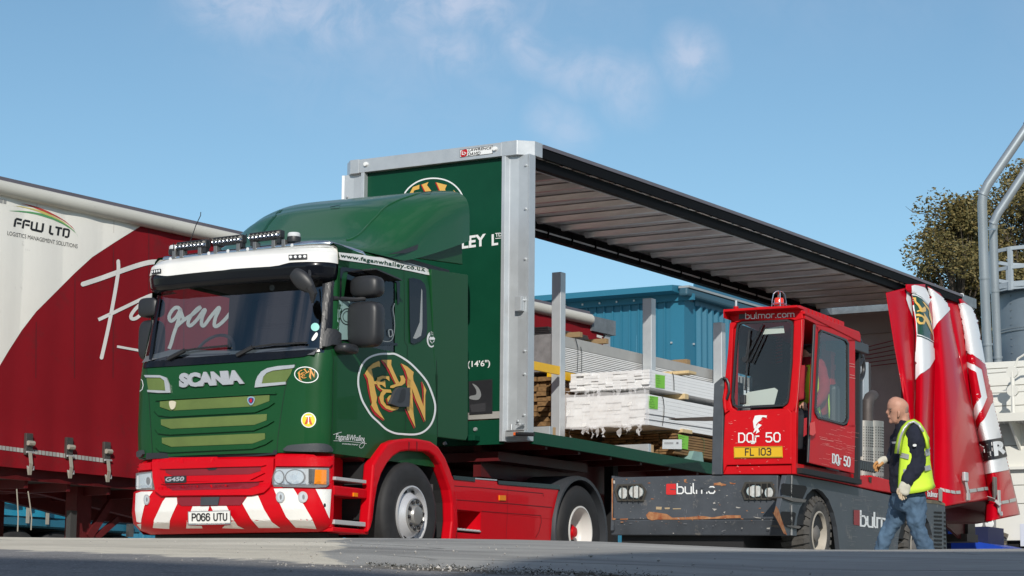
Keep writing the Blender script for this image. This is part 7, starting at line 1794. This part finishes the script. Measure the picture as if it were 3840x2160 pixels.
# hi-vis vest: open at the front, over the fleece
def vestrows(secs,a0,a1,grow):
    rows=[];full=loft([(s[0],s[1],s[2]*1.0+grow*.44843,s[3]+.028,0,s[5]) for s in secs],n=48)
    i0,i1=int(48*a0/360),int(48*a1/360)
    return [[r[j%48] for j in range(i0,i1+1)] for r in full]
vs=[S(465,372,108,.18),S(470,400,130,.215),S(476,440,141,.222),S(478,480,143,.218),S(478,540,146,.208),S(474,600,151,.203),S(472,660,158,.20),S(470,720,164,.198),S(474,780,172,.198),S(482,830,184,.20),S(488,868,190,.20)]
mb=MB();mb.grid(vestrows(vs,46,322,4));
shl=loft([S(360,470,16,.16,-.0),S(385,400,16,.17),S(420,345,18,.15),S(452,308,20,.12),S(490,300,18,.12),S(540,330,20,.15),S(585,390,20,.17),S(605,450,18,.18)],n=20)
mb.v=[tuple(PFm.i@Vector(p)) for p in mb.v];vest=mb.build('hi_vis_vest',HV,P_,smooth=True,ang=80)
vest['label']='fluorescent yellow vest with two silver bands'
tx=bpy.data.textures.new('vest_folds','CLOUDS');tx.noise_scale=.14;d=vest.modifiers.new('f','DISPLACE');d.texture=tx;d.strength=.045;d.mid_level=.4
so_=vest.modifiers.new('s','SOLIDIFY');so_.thickness=.006
# shoulder straps of the vest, drawn as a band round the arm hole
ah=[(372,560),(382,480),(398,410),(425,350),(465,305),(505,292),(548,318),(585,375),(608,440),(622,520)]
mb=MB();rows=[]
for i,(u,v) in enumerate(ah):
    w_=[26,26,24,24,22,20,18,18,18,16][i];kk=[-.19,-.205,-.215,-.20,-.17,-.15,-.18,-.21,-.20,-.19][i]
    a=Vector(ah[max(0,i-1)]);b=Vector(ah[min(len(ah)-1,i+1)]);dd=(b-a).normalized();nn=Vector((-dd.y,dd.x))
    row=[]
    for s_ in (-1,-.3,.3,1): 
        q=Vector((u,v))+nn*w_*s_;row.append(PFm.i@at(*Zp(tuple(q))[0],20.4+kk-.03*(1-s_*s_)-.02))
    rows.append(row)
mb.grid(rows);st=mb.build('vest_shoulder',HV,vest,smooth=True,solid=.01);
mb=MB();rows=[]
for i,(u,v) in enumerate(ah[:8]):
    a=Vector(ah[max(0,i-1)]);b=Vector(ah[min(len(ah)-1,i+1)]);dd=(b-a).normalized();nn=Vector((-dd.y,dd.x));kk=[-.19,-.205,-.215,-.20,-.17,-.15,-.18,-.21][i]
    rows.append([PFm.i@at(*Zp(tuple(Vector((u,v))+nn*9*s_))[0],20.4+kk-.062) for s_ in (-1,1)])
mb.grid(rows).build('silver_band',REFL,vest,smooth=True,solid=.004)
class VSurf: pass
vsf=Surf([vest],PFm)
for P in ([(372,546),(400,548),(470,566),(466,606),(400,590),(370,582)],[(590,545),(600,480),(625,500),(642,570),(596,580)],[(425,690),(470,690),(470,720),(425,722)],[(585,664),(640,652),(652,692),(590,704)]):
    decal([Zp(*P)],vsf,REFL,vest,'silver_band',.012,.004,maxe=12)
arm_s=Surf([jk],PFm);decal([disc(*Zp((515,486))[0],6,5)],arm_s,WH,jk,'sleeve_badge',.022);decal([Zp((338,462),(375,458),(372,466),(350,468)),Zp((345,470),(372,468),(370,474),(345,474))],arm_s,WH,jk,'chest_print',.022)
# jeans: hips and both legs
mb=MB()
addloft(mb,loft([S(465,850,138,.16),S(465,900,140,.165),S(462,950,136,.165),S(458,1000,125,.155),S(452,1040,100,.13)],n=28))
addloft(mb,loft([S(395,930,88,.10,.07),S(385,1000,88,.10,.08),S(365,1060,80,.095,.09),S(335,1130,72,.085,.10),S(300,1190,64,.078,.10),S(270,1250,62,.072,.10),S(245,1320,60,.07,.10),S(220,1390,60,.068,.10),S(195,1460,60,.068,.10),S(175,1520,58,.066,.10)],n=24))
addloft(mb,loft([S(515,930,92,.11,-.07),S(520,1000,92,.105,-.08),S(522,1060,86,.10,-.09),S(525,1120,78,.095,-.10),S(540,1180,70,.085,-.10),S(562,1250,66,.08,-.10),S(590,1320,68,.075,-.10),S(612,1390,66,.072,-.10),S(632,1460,64,.07,-.10),S(645,1520,62,.07,-.10)],n=24))
jn=bodymesh(mb,'jeans',JEAN,PFm,P_,.011,1,.05)
# boots
for (u,dk) in ((150,.10),(630,-.10)):
    mb=MB();c=PFm.L(at(*Zp((u+15,1540))[0],20.4+dk));lx=-RGT
    mb.tube([(c.x,c.y,.14),(c.x,c.y,.06)],[.06,.06],12);a_=Vector((c.x,c.y,.05));mb.tube([a_+RGT*.08,a_,a_-RGT*.12,a_-RGT*.20],[.05,.055,.05,.03],12);mb.build('boot',mat('boot leather',(.03,.02,.015),.6),P_,smooth=True)
# gloves
def glove(par,wrist,palm,fingers,thumb,dk,m1=GLV,m2=GLO):
    mb=MB();addloft(mb,loft([S(*wrist[0],.035,dk),S(*wrist[1],.036,dk),S(*palm[0],.03,dk),S(*palm[1],.028,dk),S(*palm[2],.02,dk)],n=16))
    g=bodymesh(mb,'glove',m1,PFm,par,.006,2)
    for i,f in enumerate(fingers):
        mb=MB();addloft(mb,loft([S(u,v,hw,.011,dk+(i-1.5)*.018) for u,v,hw in f],n=10));bodymesh(mb,'finger',m2,PFm,g,.004,1)
    mb=MB();addloft(mb,loft([S(u,v,hw,.013,dk-.03) for u,v,hw in thumb],n=10));bodymesh(mb,'thumb',m2,PFm,g,.004,1)
glove(P_,((440,800,40),(432,830,50)),((425,860,52),(420,890,48),(415,905,30)),(((388,885,11),(382,912,10),(392,935,9),(402,940,6)),((402,895,11),(398,922,10),(406,944,9),(414,948,6)),((418,898,11),(416,922,10),(424,940,9),(430,944,6)),((434,892,10),(434,915,9),(440,930,8),(444,934,5))),((378,850,12),(368,878,11),(374,902,8)),-.23,GLV,mat('glove knit',(.50,.40,.28),.8,var=.2))
glove(P_,((280,604,26),(262,610,34)),((240,622,36),(222,634,34),(205,645,24)),(((205,628,13),(185,640,12),(172,665,11),(176,688,8)),((212,645,13),(192,662,12),(182,690,11),(188,708,8)),((222,652,12),(205,672,11),(196,700,10),(202,712,7)),((232,655,11),(218,672,10),(210,694,9),(214,702,6))),((250,632,13),(228,655,12),(205,668,9)),.10)
# ---- driver inside the cab
DRF=FK
def D(u,v,hw,dep,kk): 
    a=Zb((u,v))[0];return (a[0],a[1],hw*.552,dep,0,kk)
base=FK.m@Vector((1.2,0,1.25));DFm=Frame(tuple(base),R_(4.5));Dr=root('person',DFm,'seated forklift driver in a red sweater and hi-vis vest behind the sliding door','person')
KD=(FK.m@Vector((1.0,-.02,1.5))-CAMP).dot(FWD)
RS=mat('red sweater',(.30,.012,.02),.85,var=.2,bump=.02,bscale=20)
def dl(secs,n=20): return loft(secs,n=n,K0=KD)
mb=MB()
addloft(mb,dl([D(800,520,55,.10,0),D(800,560,95,.16,0),D(805,640,105,.16,0),D(810,740,105,.16,0),D(815,860,105,.17,0),D(818,920,100,.17,0)]))
addloft(mb,dl([D(860,590,40,.07,-.10),D(885,680,42,.065,-.14),D(890,750,42,.062,-.18),D(870,800,38,.055,-.22),D(820,850,32,.05,-.28),D(775,860,26,.045,-.30)]))
addloft(mb,dl([D(745,590,36,.07,-.15),D(725,680,38,.065,-.2),D(722,760,36,.06,-.25),D(735,820,30,.05,-.28)]))
swt=bodymesh(mb,'sweater',RS,DFm,Dr,.014,2,.02)
mb=MB();rows=vestrows_=None
full=loft([D(800,540,60,.13,0),D(802,600,100,.19,0),D(806,680,110,.19,0),D(810,760,110,.19,0),D(816,880,110,.20,0),D(818,940,108,.20,0)],n=48,K0=KD)
for a0,a1 in ((20,110),(150,330)):
    m2=MB();m2.grid([[DFm.i@r[j%48] for j in range(int(a0/7.5),int(a1/7.5)+1)] for r in full]);m2.build('hi_vis_vest',HV,Dr,smooth=True,solid=.006)
mb=MB();addloft(mb,dl([D(762,455,20,.05,0),D(765,470,36,.075,0),D(768,495,38,.08,0),D(768,520,34,.07,0),D(766,545,22,.055,0),D(785,560,24,.06,0)]));bodymesh(mb,'head',SKIN,DFm,Dr,.008,2)
mb=MB();addloft(mb,dl([D(766,448,22,.055,0),D(770,458,38,.082,0),D(780,480,36,.085,0),D(788,500,28,.07,0)]));bodymesh(mb,'hair',mat('dark hair',(.02,.015,.012),.8),DFm,Dr,.008,1)
mb=MB();addloft(mb,dl([D(760,842,20,.03,-.32),D(748,852,20,.03,-.33),D(738,862,16,.025,-.34)]));hd=bodymesh(mb,'hand',SKIN,DFm,Dr,.005,2)
for i in range(4):
    mb=MB();u=745+i*7;addloft(mb,dl([D(u,858,5,.009,-.35),D(u+3,872,5,.009,-.36),D(u+9,886,4,.008,-.355)],8));bodymesh(mb,'finger',SKIN,DFm,hd,.004,1)
mb=MB();addloft(mb,dl([D(728,850,6,.011,-.36),D(724,862,5,.01,-.37),D(728,872,4,.009,-.37)],8));bodymesh(mb,'thumb',SKIN,DFm,hd,.004,1)
mb=MB();addloft(mb,dl([D(800,900,110,.17,0),D(770,930,80,.16,-.1),D(740,930,55,.12,-.3),D(728,960,48,.09,-.45),D(722,1050,36,.07,-.5),D(716,1150,32,.06,-.5)]));bodymesh(mb,'trousers',mat('dark trousers',(.012,.014,.02),.85),DFm,Dr,.014,2)

# ================================================================== GATHERED CURTAIN of the open trailer
Z4=ZM(3200,1020,.7451);zq=ZM(3300,1030,.25532);zr2=ZM(3480,1330,.53176)
CRED=mat('glossy curtain red',(.46,.001,.010),.34,spec=.10,coat=.16,var=.05,vscale=2);CWHT=mat('glossy curtain white',(.76,.77,.77),.36,spec=.2,coat=.15)
def pl_at(pts,v):
    if v<=pts[0][1]: return pts[0][0]
    for (a,b),(c,d) in zip(pts,pts[1:]):
        if v<=d: return a+(c-a)*(v-b)/max(1e-6,(d-b))
    return pts[-1][0]
v0g,v1g=1040,1960
def foldsheet(name,left,right,vt,vb,y0,bulge,wav,m=CRED,n=30,nv=90,ph=0,yfun=None,lab=None):
    """a hanging fold: left/right outline, hanging plane swings out towards the yard at the foot"""
    mb=MB();rows=[]
    for i in range(nv+1):
        t=i/nv;row=[]
        for j in range(n+1):
            s=j/n;vtop=vt[0]*(1-s)+vt[1]*s;vbot=vb[0]*(1-s)+vb[1]*s;v=vtop+(vbot-vtop)*t
            u=pl_at(left,v)*(1-s)+pl_at(right,v)*s
            y=y0-.75*((v-1060)/900)-bulge*(math.sin(math.pi*s)**.8)*min(1,.35+t)+wav*.6*(math.sin(s*7+ph+t*2)*t+.6*math.sin(s*13+ph*2+t*1.5)*min(1,t*2+.2)*(1-.4*t)+.35*math.sin(s*4+t*17)*(1-t)**3)
            row.append(TR.U(u,v,'y',y))
        rows.append(row)
    return mb.grid(rows).build(name,m,T,smooth=True,ang=75,solid=.004,label=lab)
A=foldsheet('gathered_curtain',[(3321,1093),(3352,1290),(3395,1530),(3470,1850)],[(3425,1075),(3435,1280),(3436,1560),(3440,1850)],(1098,1072),(1840,1850),.05,.06,.02,lab='leftmost red fold of the gathered curtain')
Bc=foldsheet('gathered_curtain',[(3396,1090),(3418,1100),(3432,1250),(3434,1420),(3430,1600),(3436,1890)],[(3470,1078),(3497,1140),(3500,1290),(3505,1345),(3500,1560),(3498,1880)],(1066,1066),(1885,1890),-.02,.14,.02)
Cc=foldsheet('gathered_curtain',[(3478,1078),(3497,1200),(3502,1345),(3498,1560),(3497,1900)],[(3520,1092),(3558,1150),(3572,1230),(3592,1320),(3618,1430),(3652,1570),(3690,1750),(3712,1880)],(1072,1100),(1905,1872),.0,.22,.03)
D1=foldsheet('gathered_curtain',[(3548,1130),(3570,1230),(3600,1380),(3640,1560),(3680,1750),(3700,1870)],[(3600,1130),(3625,1280),(3632,1400),(3650,1560),(3690,1760),(3712,1900)],(1125,1120),(1870,1895),.12,.05,.02)
Ec=foldsheet('gathered_curtain',[(3590,1125),(3607,1200),(3626,1330),(3632,1420),(3652,1560),(3686,1700),(3700,1830),(3692,1957)],[(3608,1118),(3645,1155),(3665,1200),(3682,1300),(3697,1385),(3728,1520),(3762,1660),(3795,1800),(3826,1931)],(1122,1120),(1958,1930),.10,.20,.02,n=20)
# dark hollow underside and back layers
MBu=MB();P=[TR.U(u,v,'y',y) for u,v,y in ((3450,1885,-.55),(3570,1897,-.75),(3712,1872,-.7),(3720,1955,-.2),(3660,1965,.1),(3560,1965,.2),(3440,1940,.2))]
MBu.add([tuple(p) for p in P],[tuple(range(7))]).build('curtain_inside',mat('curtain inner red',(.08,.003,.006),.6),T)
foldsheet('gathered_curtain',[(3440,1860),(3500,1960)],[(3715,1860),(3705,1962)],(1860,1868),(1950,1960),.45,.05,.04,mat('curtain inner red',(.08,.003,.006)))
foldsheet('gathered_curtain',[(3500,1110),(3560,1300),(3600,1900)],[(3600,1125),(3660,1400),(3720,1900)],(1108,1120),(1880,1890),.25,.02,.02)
fs=Surf([A,Bc,Cc,D1,Ec],WF)
def cd_(o,pts,m,z=zq,off=.012,nm='print',me_=8): 
    return decal([z(*pts)],Surf([o],TR),m,T,nm,off,0,maxe=me_)
cd_(A,[(372,165),(440,140),(470,170),(470,300),(490,520),(540,800),(545,895),(530,860),(480,650),(410,470),(375,360),(382,300)],CWHT)
cd_(Bc,[(455,170),(500,155),(560,165),(640,190),(720,240),(770,330),(700,440),(735,600),(770,850),(785,1000),(795,1240),(720,1370),(600,1460),(520,1560),(522,1300),(540,900),(525,700),(470,400)],CWHT)
cd_(Bc,[(470,282),(520,290),(600,335),(700,440),(725,560),(765,900),(775,1008),(690,960),(600,925),(545,918),(550,880),(545,760),(500,500)],mat('print dark green',(.01,.06,.035),.35,coat=.4),off=.016)
cd_(Bc,[(472,296),(520,303),(600,348),(696,448),(692,455),(598,360),(520,316),(472,310)],CWHT,off=.020);cd_(Bc,[(548,885),(600,898),(690,935),(772,985),(772,996),(690,947),(600,910),(548,898)],CWHT,off=.020)
for P in ([(475,345),(515,342),(520,400),(560,440),(600,500),(640,470),(655,500),(655,545),(600,560),(570,548),(540,560),(530,545),(570,525),(545,470),(500,420)],[(600,395),(640,420),(700,500),(715,560),(740,640),(690,520),(650,470)],[(620,560),(650,600),(700,680),(735,790),(760,905),(700,780),(650,680)],[(700,520),(725,580),(745,700),(735,720),(700,600)],[(520,590),(560,585),(600,600),(640,625),(655,680),(630,735),(570,740),(535,700),(530,655),(560,640),(562,680),(585,712),(615,700),(625,660),(600,628),(560,620),(525,620)]): cd_(Bc,P,mat('gold print',(.72,.45,.10),.4,coat=.4),off=.022,me_=8)
cd_(Cc,[(660,190),(710,185),(850,290),(985,400),(1005,440),(1018,520),(960,580),(860,690),(770,850),(755,840),(740,600),(700,440),(768,330),(690,240)],CWHT)
def ce(P,m,z=zr2,off=.012,me_=8): return decal([z(*P)],Surf([Ec],TR),m,T,'print',off,0,maxe=me_)
ce([(1100,425),(1230,418),(1330,480),(1410,590),(1440,720),(1480,900),(1550,1290),(1545,1340),(1480,1260),(1270,1135),(1262,960),(1230,880),(1190,720),(1140,600),(1130,500)],CWHT,zq)
ce([(275,0),(320,10),(395,60),(410,70),(435,200),(455,320),(430,370),(385,440),(350,530),(342,505),(330,440),(325,340),(316,320),(300,200),(285,90),(280,50)],CWHT)
ce([(278,0),(310,0),(408,78),(410,130),(372,105),(280,48)],CRED,off=.016)
ce([(372,100),(408,80),(455,318),(400,440),(350,520),(340,470),(370,400),(412,302)],CRED,off=.016)
ce([(285,88),(335,128),(370,298),(338,355),(322,400),(318,320),(305,220)],CRED,off=.016)
ce([(410,385),(462,330),(480,400),(575,810),(412,842),(355,540),(385,440)],CWHT)
ce([(370,612),(520,585),(524,600),(372,630)],BK,off=.021);ce([(392,742),(548,706),(550,720),(395,756)],BK,off=.021)
ce([(372,628),(524,598),(550,708),(392,744)],BK,off=.016)
es=Surf([Ec],TR)
text('ER',*zr2((384,735),(552,700),(372,630)),es,WH,T,'lettering',.05,0,1.05,off=.026,p3=zr2((540,602))[0])
for par,P in ((Cc,[(85,940),(115,950),(118,972),(88,962)]),(Cc,[(120,950),(150,957),(155,978),(122,974)]),(Cc,[(155,958),(185,962),(190,984),(160,980)]),(Cc,[(190,962),(222,960),(224,982),(194,984)]),(Cc,[(285,950),(335,944),(338,966),(290,974)]),(Cc,[(340,943),(385,935),(390,958),(343,965)]),(Cc,[(390,934),(425,934),(428,955),(395,957)]),(Ec,[(488,1038),(512,1034),(514,1056),(490,1060)]),(Ec,[(515,1033),(562,1024),(566,1046),(518,1054)]),(Ec,[(568,1021),(612,1010),(615,1034),(570,1044)])):
    decal([zr2(*P)],Surf([par],TR),mat('reflective tape',(.42,.43,.41)),T,'reflective_marker',.014,0,maxe=8)
# straps with ratchets on the folds
def cstrap(P,par,wd): 
    s_=Surf([par],TR);pts=[s_.hit(*q,.05) for q in zr2(*P)];pts=[p for p in pts if p]
    mb=MB()
    for a_,b_ in zip(pts,pts[1:]): mb.bar(a_,b_,wd,.008,(0,-1,0))
    return mb.build('strap',mat('strap webbing pale',(.42,.42,.40),.7),T)
cstrap([(232,850),(245,900),(258,960),(262,990)],Cc,.085);s_=Surf([Cc],TR);q=s_.hit(*zr2((233,858))[0],.04);MB().box((q.x-.07,q.y-.05,q.z-.08),(q.x+.07,q.y,q.z+.05)).build('buckle',ALU,T,bevel=.01)
q=s_.hit(*zr2((262,1020))[0],.04);MB().box((q.x-.05,q.y-.02,q.z-.02),(q.x+.05,q.y,q.z+.08)).build('strap_end',mat('strap webbing pale',(.42,.42,.40)),T)
es2=Surf([Ec],TR)
pts=[es2.hit(*p,.10) for p in zr2((445,910),(436,960),(445,1030),(465,1055),(478,1080))];pts=[p for p in pts if p]
mb=MB()
for a_,b_ in zip(pts,pts[1:]): mb.bar(a_,b_,.09,.008,(0,-1,0))
mb.build('strap',mat('strap webbing pale',(.42,.42,.40)),T)
q=es2.hit(*zr2((465,945))[0],.06);MB().box((q.x-.06,q.y-.04,q.z-.22),(q.x+.06,q.y,q.z+.14)).build('buckle',mat('buckle steel',(.16,.15,.14)),T,bevel=.01)
q=es2.hit(*zr2((482,1070))[0],.05);MB().box((q.x-.04,q.y-.02,q.z-.12),(q.x+.04,q.y,q.z+.22)).build('strap_end',mat('strap webbing pale',(.42,.42,.40)),T)
MB().tube([(q.x-.07,q.y-.02,q.z-.10),(q.x-.03,q.y-.04,q.z-.15),(q.x+.03,q.y-.04,q.z-.15),(q.x+.07,q.y-.02,q.z-.10)],.012,6).build('hook',ALU,T)
